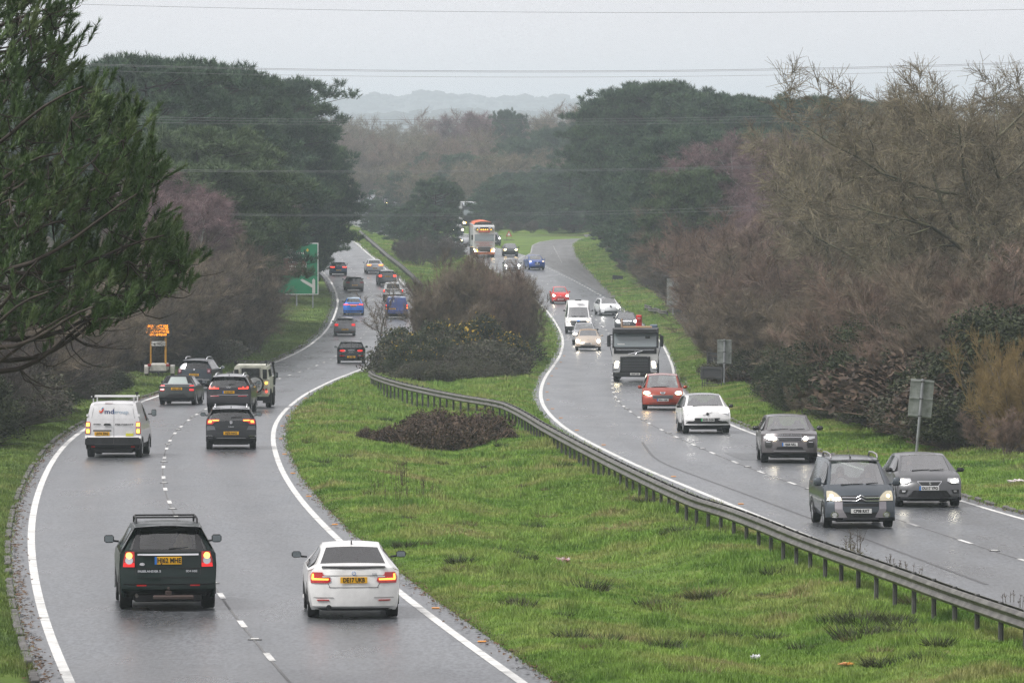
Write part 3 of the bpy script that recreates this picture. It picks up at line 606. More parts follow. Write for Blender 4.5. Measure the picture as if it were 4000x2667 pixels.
def plant(key, x, y, H, name, label, cat, group, rz=None, wide=1.0, sink=0.0, mats=None):
    q = PROTO[key]; i = PN.get(key, 0); PN[key] = i + 1; pr = q[i % len(q)]
    s = H / pr[2]
    if x < 0 and y < 580 and key != 'sapling' and x < .5 * float(L1(y) + L2(y)):
        rad = RAD[key] * s * wide
        if y > 470 and key in ('pine', 'low_pine', 'edge_pine', 'green_pine'): y = max(y, DSIGN + rad + 2)
    if x > 5:
        rad = RAD[key] * s * wide; px_ = 2000 + x / y * FPX
        for sx_, sd_, w_ in SIGNS:
            if abs(px_ - sx_) < w_ + rad * FPX / y and .8 * sd_ < y < sd_ + rad: y = sd_ + rad + .6; x = xat(px_, y)
    if y < 800 and not FREE[0]:
        rad = RAD[key] * s * wide
        k = .12 if key == 'edge_pine' else (.4 if key in ('pine', 'oak') else (.8 if x > 0 else .42))
        if x < .5 * (L1(y) + L2(y)): x = min(x, float(TLE(y)) - k * rad, float(L1(y)) - 1.5)
        elif x > .5 * (R1(y) + R2(y)): x = max(x, float(TRE(y)) + k * rad)
        elif 300 < y < 600:
            a, b_ = float(L2(y)) + (2.2 if 'shrub' in key else 1.5) + 1.0 * rad, float(R1(y)) - 1.4 - .95 * rad; x = (a + b_) / 2 if a > b_ else min(max(x, a), b_)
    if y < DSIGN and x < .5 * float(L1(y) + L2(y)) and key != 'sapling': x = min(x, xat(1118, y) - .92 * RAD[key] * s * wide)
    rr = random.Random(int(x * 31 + y * 7)); e = empty(name, (x, y, float(gz(x, y)) - sink), rr.uniform(0, 6.28) if rz is None else rz)
    e.scale = (s * wide, s * wide, s); tag(e, label, cat, group)
    a = obj(pr[3][0], pr[0], None, None, e); b = obj(pr[3][1], pr[1], None, None, e)
    if len(pr) > 5 and pr[5] is not None: obj('flowers', pr[5], None, None, e)
    return e
def xat(px, d): return ray(px, 1000)[0] * d
def toH(px, d, top):
    """height of a plant at column px, distance d whose tip shows at row top"""
    x = xat(px, d); return HC + ray(px, top)[1] * d - float(gz(x, d))
def tree(key, px, d, top, name, label, cat, group, wide=1.0, **k):
    x = xat(px, d); H = max(1.0, toH(px, d, top)); return plant(key, x, d, H, name, label, cat, group, wide=wide, **k)
# ------------------------------------------------------------------ planting
rv = random.Random(99)
def many(lst, key, name, label, cat, group, wide=1.0, jit=0.0):
    for q in lst:
        k = key if isinstance(key, str) else key[rv.randrange(len(key))]
        tree(k, q[0], q[1], q[2], name, label, cat, group, wide=(q[3] if len(q) > 3 else wide) * rv.uniform(1 - jit, 1 + jit))
# pines on the left of the valley
many([(590, 430, 190), (440, 445, 275), (700, 450, 250), (520, 460, 215), (650, 470, 205), (790, 465, 330)], 'pine', 'pine_tree', 'tall dark pine in the left dome of pines above the road', 'pine', 'pines forming the left dome', 1.15)
many([(945, 470, 232), (1010, 485, 262), (1000, 520, 400), (880, 480, 300)], 'pine', 'pine_tree', 'tall dark pine in the right dome of the left pines', 'pine', 'pines forming the second dome', 1.15)
many([(1120, 560, 460), (1185, 575, 470), (1220, 600, 560), (1240, 630, 640)], ['pine', 'edge_pine'], 'pine_tree', 'dark pine stepping down towards the left carriageway', 'pine', 'pines stepping down to the road', 1.1)
many([(1180, 560, 620), (1240, 610, 640), (1262, 655, 640), (1275, 680, 700), (1255, 640, 760), (1120, 545, 640), (1265, 665, 820), (1200, 590, 760)], 'edge_pine', 'pine_tree', 'dark pine with branches hanging low over the left carriageway', 'pine', 'low pines beside the left carriageway', 1.0)
many([(760, 395, 470), (880, 400, 480), (1000, 545, 490), (1090, 560, 560), (660, 400, 560), (900, 450, 620), (1020, 560, 660), (820, 380, 600)], 'green_pine', 'pine_tree', 'lighter green pine in front of the left pine domes', 'pine', 'lighter green pines on the left', 1.2)
many([(180, 640, 255), (300, 620, 262), (390, 600, 300), (90, 640, 270), (250, 560, 330), (350, 540, 380), (420, 500, 330)], 'pine', 'pine_tree', 'hazy pine seen past the near pine branch on the left', 'pine', 'hazy pines at the far left', 1.2)
many([(480, 400, 420), (560, 410, 400), (1150, 565, 520), (560, 440, 320), (760, 450, 330), (900, 450, 360), (1050, 550, 380)], 'low_pine', 'pine_tree', 'dark pine filling the wood below the left domes', 'pine', 'pines filling the left wood', 1.2)
# pines on the right
many([(2200, 700, 455), (2270, 680, 430), (2330, 670, 380), (2420, 660, 345), (2480, 650, 308), (2560, 640, 300), (2650, 640, 318), (2740, 630, 330)], 'pine', 'pine_tree', 'tall dark pine on the skyline right of the valley', 'pine', 'skyline pines on the right', 1.15)
many([(2830, 620, 352), (2920, 620, 358), (3010, 610, 372), (3100, 610, 368), (3190, 600, 352), (3280, 600, 365), (3380, 600, 380)], 'pine', 'pine_tree', 'dark pine in the level row behind the bare birches', 'pine', 'level row of right hand pines', 1.15)
many([(2200, 690, 600), (2270, 660, 560), (2340, 650, 480), (2420, 620, 520), (2500, 600, 470), (2580, 590, 450), (2230, 720, 720), (2300, 650, 760), (2400, 610, 700), (2480, 580, 640), (2560, 560, 620), (2650, 560, 520), (2350, 630, 860), (2440, 590, 820)], 'low_pine', 'pine_tree', 'dark pine reaching to the ground at the right side road', 'pine', 'dark pines beside the side road', 1.15)
many([(2720, 560, 480), (2820, 560, 500), (2900, 550, 490), (3000, 550, 500), (3100, 540, 500), (3200, 540, 480)], 'low_pine', 'pine_tree', 'dark pine behind the reddish birches on the right', 'pine', 'pines behind the right birches', 1.2)
many([(2710, 430, 650), (2640, 450, 700)], 'green_pine', 'pine_tree', 'small green pine between bare shrubs right of the verge', 'pine', 'small green pines on the right')
# centre
tree('low_pine', 1690, 690, 682, 'pine_tree', 'dark bushy pine alone in the median between the carriageways', 'pine', None, 1.05)
tree('low_pine', 1590, 700, 790, 'pine_tree', 'shorter dark pine leaning against the lone median pine', 'pine', None, 1.2)
many([(1500, 800, 790), (1450, 830, 770), (1550, 780, 820)], 'low_pine', 'pine_tree', 'low dark conifer behind the distant left verge', 'pine', 'low conifers left of the median pine', 1.3)
many([(1640, 645, 900), (1720, 640, 905), (1580, 650, 930), (1770, 655, 920)], 'dark_shrub', 'shrub', 'purple brown bare shrub under the lone median pine', 'shrub', 'shrubs under the median pine', 1.3)
many([(1900, 860, 740), (1960, 850, 700), (2030, 850, 690), (2100, 850, 720), (2170, 840, 690), (2240, 830, 650), (2000, 900, 660), (2130, 900, 640)], 'low_pine', 'pine_tree', 'dark rounded evergreen behind the grass island', 'evergreen', 'evergreens behind the grass island', 1.5)
many([(1940, 838, 850), (2010, 836, 860), (2080, 834, 855), (2150, 832, 850), (2230, 830, 840), (2300, 828, 830), (1880, 842, 850)], 'dark_shrub', 'shrub', 'dim brown scrub at the back of the grass island', 'shrub', 'scrub behind the grass island', 1.6)
# far bare wood
fw = []
for d, n, h in ((940, 15, 11), (1040, 15, 14), (1160, 16, 16), (1290, 16, 17)):
    for i in range(n):
        px = 1180 + (2700 - 1180) * (i + rv.uniform(.1, .9)) / n
        if d < 1000 and px < 1500 and px > 1400: continue
        fw.append((px, d + rv.uniform(-30, 30), h * rv.uniform(.8, 1.15)))
for px, d, h in fw: plant(['oak', 'red_shrub', 'oak', 'shrub'][rv.randrange(4)], xat(px, d), d, h, 'bare_tree', 'distant bare brown tree in the hazy wood across the valley', 'tree', 'bare trees of the far wood', wide=1.25)
many([(1620, 1000, 640), (1700, 1010, 590), (1800, 1000, 585), (1880, 1010, 600), (1960, 1000, 590), (2040, 980, 520), (1690, 950, 660), (1570, 940, 655)], 'low_pine', 'pine_tree', 'hazy blue green conifer inside the far bare wood', 'conifer', 'conifers in the far wood', 1.3)
tree('pine', 1972, 1100, 415, 'pine_tree', 'left of the two thin distant pines above the far wood', 'pine', None, .5); tree('pine', 2010, 1110, 428, 'pine_tree', 'right of the two thin distant pines above the far wood', 'pine', None, .55)
tree('oak', 2065, 1120, 425, 'bare_tree', 'crooked bare tree on the far skyline right of the thin pines', 'tree', None, .7)
many([(1780, 1150, 432), (1850, 1160, 422), (1900, 1150, 430), (1820, 1170, 425)], 'birch', 'bare_tree', 'reddish bare poplar topping the far wood', 'tree', 'reddish trees above the far wood', 1.6)
many([(2330, 760, 362)], 'oak', 'bare_tree', 'small bare tree crown on the skyline left of the right pines', 'tree', None, .6)
many([(2150, 1000, 480), (2230, 980, 470), (2290, 940, 450)], 'low_pine', 'pine_tree', 'hazy conifer between the far wood and the right pines', 'conifer', 'conifers left of the right pines', 1.0)
# birches and bare scrub on the left
many([(560, 370, 600), (640, 365, 680), (720, 370, 690), (800, 375, 700), (700, 350, 740), (860, 360, 780), (610, 350, 720)], 'birch', 'birch_tree', 'bare birch with purple twigs left of the white birch', 'birch', 'purple birches on the left', 1.5)
many([(1000, 420, 740), (930, 410, 720)], 'birch', 'birch_tree', 'purple birch to the right of the white birch', 'birch', 'purple birches behind the sign', 1.5)
many([(640, 345, 1000), (720, 350, 960), (800, 340, 900), (880, 345, 880), (960, 350, 860), (1000, 365, 900), (760, 350, 1080), (860, 325, 1040), (940, 340, 1010)], 'shrub', 'shrub', 'tall bare brown shrub in the scrub beside the green sign', 'shrub', 'bare shrubs behind the left verge', 1.3)
many([(900, 345, 1180), (980, 352, 1190), (820, 325, 1220), (760, 345, 1240), (650, 340, 1180), (560, 335, 1180), (480, 300, 1290), (1000, 350, 1260)], 'dark_shrub', 'shrub', 'low dark bare shrub at the edge of the left verge', 'shrub', 'dark shrubs along the left verge', 1.4)
many([(380, 255, 1230), (300, 240, 1240), (220, 228, 1240), (140, 220, 1230), (60, 214, 1240), (440, 275, 1180), (0, 212, 1200), (180, 250, 1150), (320, 270, 1120), (60, 240, 1120), (520, 300, 1120)], ['dark_shrub', 'shrub'], 'shrub', 'dark bare shrub under the near pine on the left', 'shrub', 'shrubs under the near pine', 1.5)
many([(310, 236, 1390), (220, 226, 1400), (130, 214, 1400), (50, 206, 1420), (400, 256, 1380), (350, 244, 1440), (-30, 204, 1400)], ['ivy', 'evergreen', 'bramble'], 'bush', 'dark evergreen bush at the foot of the left thicket', 'bush', 'bushes at the foot of the left thicket', 1.25)
many([(470, 290, 1400), (540, 325, 1400), (650, 345, 1360), (740, 345, 1350), (810, 350, 1320), (930, 356, 1270), (30, 196, 1580), (90, 206, 1500), (150, 224, 1490), (230, 236, 1480), (310, 250, 1460), (390, 270, 1440)], ['bramble', 'bramble', 'evergreen'], 'bramble_bush', 'dull bramble bush spilling on to the left verge', 'bramble', 'brambles along the left verge', 1.4)
# median
many([(1620, 352, 1150), (1700, 350, 1080), (1790, 358, 1020), (1880, 365, 1010), (1960, 370, 1030), (2030, 378, 1080), (1660, 380, 1050), (1750, 390, 1000), (1840, 400, 985), (1930, 405, 1010), (2010, 410, 1060), (1640, 420, 1030), (1720, 430, 1010), (2050, 400, 1110)], ['shrub', 'red_shrub', 'shrub'], 'shrub', 'bare twiggy shrub in the big median thicket', 'shrub', 'bare shrubs of the median thicket', .95)
many([(1520, 342, 1300), (1560, 338, 1260), (1600, 334, 1230), (1640, 336, 1240), (1500, 348, 1320), (1600, 328, 1330), (1680, 330, 1280)], ['gorse', 'gorse', 'bramble'], 'gorse_bush', 'dark green gorse at the left end of the median thicket', 'gorse', 'dark gorse in the median', .95)
many([(1770, 345, 1240), (1840, 346, 1215), (1900, 348, 1235), (1960, 350, 1270)], 'gorse_bloom', 'gorse_bush', 'gorse bush in yellow flower in the median thicket', 'gorse', 'flowering gorse in the median', 1.1)
many([(1720, 328, 1330), (1790, 330, 1320), (1860, 332, 1320), (1930, 336, 1300), (2000, 345, 1290), (2050, 358, 1280), (1750, 322, 1390), (1820, 324, 1395), (1690, 322, 1400), (1640, 322, 1400), (2040, 372, 1230), (1990, 336, 1350), (1900, 322, 1410)], ['bramble', 'bramble', 'bramble', 'russet'], 'bramble_bush', 'dark bramble bush skirting the median thicket', 'bramble', 'brambles skirting the median thicket', 1.1)
# brown bramble patch in the hollow
for (dx, dy, h) in ((-2.2, 3, .55), (-1.2, 1, .75), (0, 0, 1.25), (1.1, 2, 1.2), (2.0, 4, .7), (-.4, 6, .9), (.9, 8, 1.3), (-1.5, 8, .6), (1.8, 9, .7), (0, 12, 1.1)):
    x, y = P(1690, 1735)[0] + dx, P(1690, 1735)[1] + dy
    plant('russet', x, y, h * 1.15, 'bramble_bush', 'russet bramble mound in the hollow beside the crash barrier', 'bramble', 'brambles in the median hollow', wide=.85)
# right side
many([(2560, 500, 900), (2620, 470, 830), (2680, 450, 780), (2740, 440, 740), (2820, 430, 700), (2900, 420, 680), (2530, 560, 980), (2480, 590, 1000), (2440, 610, 990)], ['shrub', 'dark_shrub'], 'shrub', 'bare shrub running back along the right verge', 'shrub', 'shrubs running back along the right verge', 1.35)
many([(2680, 380, 880), (2760, 370, 850), (2850, 360, 820), (2950, 350, 800), (3050, 345, 790), (3150, 340, 780), (3250, 335, 800), (2640, 400, 950), (2720, 355, 960), (2820, 345, 940), (2920, 335, 930), (3020, 325, 920), (3120, 320, 900), (3230, 315, 900)], ['red_shrub', 'shrub', 'red_shrub'], 'shrub', 'tall russet bare shrub behind the right verge', 'shrub', 'russet shrubs behind the right verge', 1.3)
many([(2760, 318, 1120), (2860, 300, 1120), (2960, 285, 1120), (3060, 275, 1100), (3160, 268, 1100), (3260, 260, 1080), (2700, 340, 1130)], 'shrub', 'shrub', 'lower bare shrub above the ivy bank on the right', 'shrub', 'lower shrubs on the right bank', 1.3)
many([(2880, 440, 500), (2960, 430, 560), (3060, 440, 500), (3130, 425, 530), (2800, 450, 560), (3180, 430, 520), (3000, 460, 500)], 'birch', 'birch_tree', 'white stemmed bare birch with reddish twigs on the right', 'birch', 'birches on the right', 1.5)
many([(3500, 330, 370), (3600, 320, 300), (3700, 320, 260), (3900, 320, 250), (3420, 300, 450), (3620, 290, 420), (3820, 290, 400), (3980, 290, 350)], 'oak', 'bare_tree', 'bare tree behind the large oak at the upper right', 'tree', 'bare trees behind the large oak', 1.1)
tree('oak', 3690, 262, 165, 'oak_tree', 'large bare oak with lichened limbs at the upper right', 'oak', None, 1.15)
tree('oak', 3900, 240, 130, 'oak_tree', 'large bare oak cut by the right edge of the view', 'oak', None, 1.1)
tree('oak', 3470, 270, 560, 'oak_tree', 'smaller bare oak leaning out left of the large oak', 'oak', None, 1.15)
many([(3360, 245, 1000), (3470, 240, 960), (3580, 235, 950), (3690, 230, 950), (3800, 228, 900), (3920, 225, 900), (3300, 252, 1080), (3640, 222, 1120), (3760, 218, 1100)], ['shrub', 'red_shrub'], 'shrub', 'bare shrub beneath the oaks on the right', 'shrub', 'shrubs beneath the oaks', 1.35)
many([(3150, 250, 1290), (3230, 240, 1260), (3320, 232, 1230), (3420, 226, 1250), (3250, 228, 1400), (3350, 222, 1380), (3960, 205, 1150), (3850, 208, 1230), (3050, 262, 1330)], ['ivy', 'evergreen', 'ivy'], 'bush', 'ivy covered bush on the bank behind the right verge', 'ivy bush', 'ivy bushes on the right bank', 1.2)
many([(2900, 292, 1380), (2950, 280, 1380), (3020, 262, 1410), (3110, 248, 1450), (3200, 236, 1480), (3300, 224, 1500), (3400, 214, 1520), (3500, 208, 1500), (3600, 204, 1500), (3700, 200, 1480), (3800, 196, 1480), (3900, 192, 1470), (4000, 188, 1470), (3450, 222, 1400), (3560, 216, 1380), (3680, 210, 1370), (3780, 206, 1360), (3520, 212, 1580), (3660, 206, 1600), (3750, 190, 1620), (3850, 186, 1640), (3950, 182, 1650), (3020, 250, 1500), (2900, 272, 1460), (3350, 212, 1610), (3240, 224, 1580), (3130, 236, 1540)], ['bramble', 'bramble', 'russet', 'bramble', 'evergreen'], 'bramble_bush', 'brown green bramble bush on the right bank', 'bramble', 'brambles on the right bank', 1.45)
many([(2850, 266, 1530), (2930, 256, 1560), (3010, 248, 1590), (3280, 216, 1660), (3360, 210, 1680), (3900, 178, 1780), (3800, 182, 1760)], 'russet', 'bramble_bush', 'low russet bracken and bramble at the edge of the right verge', 'bramble', 'russet growth edging the right verge', 1.3)
many([(3970, 196, 1240), (4010, 190, 1280)], 'gold_shrub', 'shrub', 'golden stemmed shrub at the right edge of the view', 'shrub', 'golden shrubs at the right edge', .75)
FREE[0] = True
many([(2890, 400, 585), (3010, 395, 610), (3130, 400, 600), (3240, 395, 640), (2790, 405, 760)], 'white_birch', 'birch_tree', 'white limbed birch standing above the russet shrubs on the right', 'birch', 'white limbed birches on the right', 1.1)
tree('white_birch', 955, 384, 640, 'birch_tree', 'white barked bare birch standing out above the left scrub', 'birch', None, 1.25)
for q in ((830, 402, 690), (760, 398, 700), (890, 408, 720), (1000, 480, 700), (1120, 575, 760)): tree('birch', *q, 'birch_tree', 'purple twigged bare birch in the scrub around the white birch', 'birch', 'purple birches around the white birch', 1.4)
for q in ((860, 375, 900), (930, 380, 900), (1000, 392, 930), (780, 368, 950), (985, 400, 1080), (930, 385, 1100), (960, 388, 985), (960, 380, 1120), (1000, 392, 1150), (900, 375, 1180)): tree('shrub', *q, 'shrub', 'tall bare brown shrub in the scrub beside the green sign', 'shrub', 'bare shrubs behind the left verge', 1.0)
for q in ((1730, 352, 990), (1780, 352, 945), (1870, 356, 960), (1960, 362, 985), (2040, 372, 1040), (1900, 390, 960), (1820, 370, 950), (2000, 400, 1000)): tree(['shrub', 'red_shrub'][rv.randrange(2)], *q, 'shrub', 'bare twiggy shrub in the big median thicket', 'shrub', 'bare shrubs of the median thicket', .62)
tree('sapling', 1503, 372, 1060, 'sapling', 'spindly bare sapling in front of the blue coupe-backed car', 'sapling', None, 1.7); tree('sapling', 1556, 366, 1120, 'sapling', 'forked bare sapling in front of the dark blue van', 'sapling', None, 1.5)
for q in ((1000, 420, 1040),): tree('shrub', *q, 'shrub', 'bare shrub overlapping the left part of the green sign', 'shrub', 'shrubs in front of the green sign', .9)
FREE[0] = False
for k in range(2): pass
many([(px, 262 - (px - 2850) * .068, 1640 - 190 + (px - 2850) * .12) for px in range(2960, 3980, 75) if not 3420 < px < 3720], ['dark_shrub', 'shrub', 'red_shrub'], 'shrub', 'low twiggy shrub growing through the brambles on the right bank', 'shrub', 'twiggy shrubs in the right bank', 1.0, .2)
# hills
def ridge(name, d, prof, amp, label, seed, depth=500):
    g = np.random.default_rng(seed); xs = np.linspace(-d * .12, d * .12, 260); pxs = 2000 + xs / d * FPX
    top = HC - (np.interp(pxs, [p[0] for p in prof], [p[1] for p in prof]) - HOR) / FPX * d
    ys = d + np.linspace(-depth, depth, 24); k = np.cos(np.linspace(-1, 1, 24) * math.pi / 2) ** 1.2
    X, Y = np.meshgrid(xs, ys); Z = -10 + (top[None, :] + 10) * k[:, None] 
    nc = len(xs); ii, jj = np.meshgrid(np.arange(len(ys) - 1), np.arange(nc - 1), indexing='ij'); b0 = (ii * nc + jj).ravel()
    o = obj('hill', np.stack([X, Y, Z], -1).reshape(-1, 3), np.stack([b0, b0 + 1, b0 + nc + 1, b0 + nc], 1), noisy('hill_ground', [(.04, .055, .05), (.08, .09, .07)], .01, coord='World'), smooth=True); tag(o, label, kind='structure')
    # tree canopies over it
    n = 6500; i = g.integers(0, 15, n); j = g.integers(0, nc, n); c = np.stack([X[i, j], Y[i, j], Z[i, j]], -1) + g.normal(0, 1, (n, 3)) * [6, 8, 0]
    s = g.uniform(.5, 1.5, n) * amp * g.choice([.8, 1, 1, 1.9], n)
    t = (1 + 5 ** .5) / 2; ico = norm(np.array([(-1, t, 0), (1, t, 0), (-1, -t, 0), (1, -t, 0), (0, -1, t), (0, 1, t), (0, -1, -t), (0, 1, -t), (t, 0, -1), (t, 0, 1), (-t, 0, -1), (-t, 0, 1)], float))
    fi = np.array([(0, 11, 5), (0, 5, 1), (0, 1, 7), (0, 7, 10), (0, 10, 11), (1, 5, 9), (5, 11, 4), (11, 10, 2), (10, 7, 6), (7, 1, 8), (3, 9, 4), (3, 4, 2), (3, 2, 6), (3, 6, 8), (3, 8, 9), (4, 9, 5), (2, 4, 11), (6, 2, 10), (8, 6, 7), (9, 8, 1)])
    V = c[:, None] + ico[None] * s[:, None, None] * g.uniform(.75, 1.25, (n, 12, 1)) * [1.4, 1.4, .9]
    F = (np.arange(n) * 12)[:, None, None] + fi[None]
    o = obj('distant_wood', V.reshape(-1, 3), F.reshape(-1, 3), noisy('distant_canopy', [(.025, .035, .025), (.06, .06, .045)], .03, coord='World')); tag(o, label.replace('ridge', 'woodland on the ridge'), 'wood', kind='stuff')
ridge('hill', 7400, [(900, 400), (1220, 402), (1330, 392), (1420, 388), (1470, 372), (1520, 378), (1570, 392), (1640, 372), (1700, 374), (1760, 390), (1850, 384), (1950, 392), (2060, 388), (2130, 382), (2200, 384), (2260, 402), (2330, 412), (3000, 420)], 3.2, 'pale blue wooded ridge on the horizon', 5)
ridge('hill', 5400, [(900, 455), (1220, 450), (1400, 462), (1600, 455), (1800, 440), (2000, 450), (2200, 452), (3000, 455)], 2.6, 'nearer hazy wooded ridge below the horizon', 6)
# ------------------------------------------------------------------ the near pine at the left edge
def near_pine():
    g = np.random.default_rng(5); r = random.Random(5); D0 = 92.0
    tx = xat(-420, D0); zg_ = float(gz(tx, D0)); root = empty('pine_tree', (tx, D0, zg_)); tag(root, 'near pine with long needle tufts reaching in from the left edge', 'pine')
    O = np.array([tx, D0, zg_])
    poly = [(-700, -500), (60, -400), (150, -120), (130, 0), (215, 60), (250, 110), (235, 200), (190, 290), (300, 335), (330, 400), (410, 390), (495, 470), (480, 600), (540, 660), (590, 660), (590, 740), (530, 820), (590, 880), (650, 930), (700, 1040), (690, 1120), (600, 1200), (500, 1240), (430, 1280), (300, 1300), (150, 1330), (-700, 1340)]
    def inside(x, y):
        c = False; n = len(poly); j = n - 1
        for i in range(n):
            (xi, yi), (xj, yj) = poly[i], poly[j]
            if (yi > y) != (yj > y) and x < (xj - xi) * (y - yi) / (yj - yi) + xi: c = not c
            j = i
        return c
    segs = []; ztop = HC + ray(0, -420)[1] * D0; tp = []
    n = 12
    for i in range(n + 1):
        z = zg_ - .5 + (ztop - zg_ + .5) * i / n; tp.append(np.array([tx + .25 * math.sin(i), D0 + .2 * math.cos(i * 1.7), z]))
    for i in range(n): segs.append((tp[i], tp[i + 1], .30 * (1 - i / (n + 1)), .30 * (1 - (i + 1) / (n + 1))))
    nodes = []
    tips = [(240, 70), (220, 210), (60, 20), (320, 380), (180, 330), (490, 500), (420, 560), (580, 690), (530, 800), (650, 960), (695, 1070), (620, 1150), (520, 1210), (380, 1240), (240, 1270), (100, 1250), (300, 900), (450, 1000), (250, 640), (100, 560), (380, 760), (520, 1060), (160, 1060), (60, 820), (200, 1180)]
    for (px, py) in tips:
        dd = D0 + r.uniform(-4.0, 3.5); e = np.array(A(px, py, dd)); zb = min(max(e[2] + r.uniform(-1.2, .2), zg_ + 3.5), ztop - .5); t = (zb - zg_) / (ztop - zg_)
        b = np.array([tx, D0, zb]); pts = []
        L = np.linalg.norm(e - b)
        for k in range(13):
            u = k / 12; q = b * (1 - u) + e * u; q = q + np.array([0, 0, -.09 * L * math.sin(u * math.pi) * (1 if py > 300 else .4) + .12 * u * u]) + np.array([math.sin(u * 7 + px), math.cos(u * 6 + py), math.sin(u * 9)]) * .10
            pts.append(q)
        for k in range(12): segs.append((pts[k], pts[k + 1], .055 * (1 - k / 13) + .010, .055 * (1 - (k + 1) / 13) + .010))
        nodes += [(p_, L) for p_ in pts[3:]]
    for k in range(16):     # limbs on the far side of the trunk, outside the picture
        a = r.uniform(1.7, 4.6); zb = zg_ + 4 + (ztop - zg_ - 5) * k / 16; L = r.uniform(3.5, 5.5); e = np.array([tx + math.cos(a) * L, D0 + math.sin(a) * L, zb + .8]); b = np.array([tx, D0, zb])
        pts = [b * (1 - u) + e * u + np.array([0, 0, -.1 * L * math.sin(u * math.pi)]) for u in np.linspace(0, 1, 9)]
        for i in range(8): segs.append((pts[i], pts[i + 1], .08 * (1 - i / 9) + .012, .08 * (1 - (i + 1) / 9) + .012))
        nodes += [(p_, L) for p_ in pts[3:]]
    NP = np.array([q[0] for q in nodes])
    sh = []
    def shoot(p, ax, L): sh.append((p, ax, L))
    # boughs: clumps of shoots fanning from a common twig
    cl = []; tries = 0
    while len(cl) < 245 and tries < 20000:
        tries += 1; px, py = r.uniform(-60, 745), r.uniform(-150, 1335)
        if not inside(px, py) or (py > 1130 and r.random() < .6): continue
        layer = r.randrange(3)
        if any(l_ == layer and (px - a) ** 2 + ((py - b) * 1.15) ** 2 < 72 ** 2 for a, b, l_ in cl): continue
        cl.append((px, py, layer))
    for (a, b) in tips: cl += [(a, b, 3)]
    for (px, py, layer) in sorted(cl, key=lambda q: (q[0] + 500) ** 2 + (q[1] - 500) ** 2 * .3):
        dd = D0 + (layer - 1) * 1.7 + r.gauss(0, .6) if layer < 3 else D0 + r.gauss(0, 1); p = np.array(A(px, py, dd)); k = np.argmin(((NP - p) ** 2 * [1, .35, 1.3]).sum(1)); b = NP[k]
        v = p - b; L = np.linalg.norm(v)
        if L > 2.2: continue
        m = b + v * .5 + np.array([0, 0, -.14 * L]); segs.append((b, m, .016, .012)); segs.append((m, p, .012, .008)); nodes.append((p, L)); NP = np.vstack([NP, p])
        out = norm(np.array([v[0] * .6 + .3, v[1] * .5, .55])); big = layer == 3
        for q in range(9 if big else r.randint(4, 7)):
            s0 = p + g.normal(0, .13, 3) * [1.3, 1, .7] + out * r.uniform(-.25, .25); ax = norm(out + np.array([0, 0, .35]) + g.normal(0, .32, 3)); segs.append((p, s0, .007, .006)); shoot(s0, ax, r.uniform(.22, .42) * (1.25 if big else 1))
    for k in range(420):    # the side away from the road
        b, L0 = nodes[len(tips) * 10 + r.randrange(16 * 6)] if False else nodes[r.randrange(len(tips) * 10, len(tips) * 10 + 16 * 6)]
        p = b + g.normal(0, .6, 3) + np.array([-.2, 0, .3]); segs.append((b, p, .02, .01)); shoot(p, norm(np.array([0, 0, 1.]) + g.normal(0, .35, 3)), r.uniform(.26, .46))
    for k in range(150):    # bare drooping twigs below
        b, L0 = nodes[r.randrange(len(tips) * 10)]
        if b[2] > A(0, 1000, D0)[2]: continue
        p = b; d = norm(np.array([r.gauss(.5, .5), r.gauss(0, .5), -.8]))
        for s_ in range(5):
            q = p + d * r.uniform(.12, .28); segs.append((p, q, .013 - .002 * s_, .011 - .002 * s_)); p = q; d = norm(d + np.array([.15, 0, .28]) + g.normal(0, .25, 3))
    S = [np.array([s_[0] for s_ in segs]) - O, np.array([s_[1] for s_ in segs]) - O, np.array([s_[2] for s_ in segs]), np.array([s_[3] for s_ in segs])]
    obj('trunk', *seg_mesh(*S, 5), BARKS['pine'], root)
    SP = np.array([s_[0] for s_ in sh]) - O; SA = np.array([s_[1] for s_ in sh]); SLn = np.array([s_[2] for s_ in sh]); nn = 95
    i = np.repeat(np.arange(len(sh)), nn); u = g.random(len(i)) ** .8; base = SP[i] + SA[i] * (SLn[i] * u)[:, None]
    d = norm(SA[i] * 1.15 + g.normal(0, .42, (len(i), 3))); ln = g.uniform(.11, .20, len(i))[:, None] * (1.05 - .35 * u[:, None])
    sd = norm(np.cross(d, g.normal(0, 1, d.shape))) * .0085
    V = np.stack([base - sd, base + sd, base + d * ln], 1).reshape(-1, 3)
    obj('crown', V, np.arange(len(V)).reshape(-1, 3), NEED_N, root)
near_pine()

# ------------------------------------------------------------------ grass
def blades(name, xs, ys, hh, wd, mt, nb=5, lean=.45, seed=1, label=None, spread=.06):
    g = np.random.default_rng(seed); zs = gz(xs, ys); P_ = np.stack([xs, ys, zs - .01], -1); i = np.repeat(np.arange(len(xs)), nb); n = len(i)
    a = g.uniform(0, 6.283, n); b = P_[i] + np.stack([g.normal(0, 1, n) * spread * (wd[i] / .012), g.normal(0, 1, n) * spread * 2.0, np.zeros(n)], -1)
    h = hh[i] * g.uniform(.45, 1.2, n); l = lean * h * g.uniform(.2, 1.5, n)
    sd = np.stack([np.ones(n), g.normal(0, .4, n), np.zeros(n)], -1) * (wd[i] * .5)[:, None]
    m = b + np.stack([np.cos(a) * l * .35, np.sin(a) * l * .35, h * .6], -1); e = b + np.stack([np.cos(a) * l, np.sin(a) * l, h], -1)
    V = np.stack([b - sd, b + sd, m + sd * .7, m - sd * .7, e], 1).reshape(-1, 3); k = (np.arange(n) * 5)[:, None]
    # quads + tip triangles as two objects' worth of faces merged as triangles
    F = np.concatenate([k + [0, 1, 2], k + [0, 2, 3], k + [3, 2, 4]]); o = obj(name, V, F, mt); tag(o, label, 'grass', kind='stuff'); return o
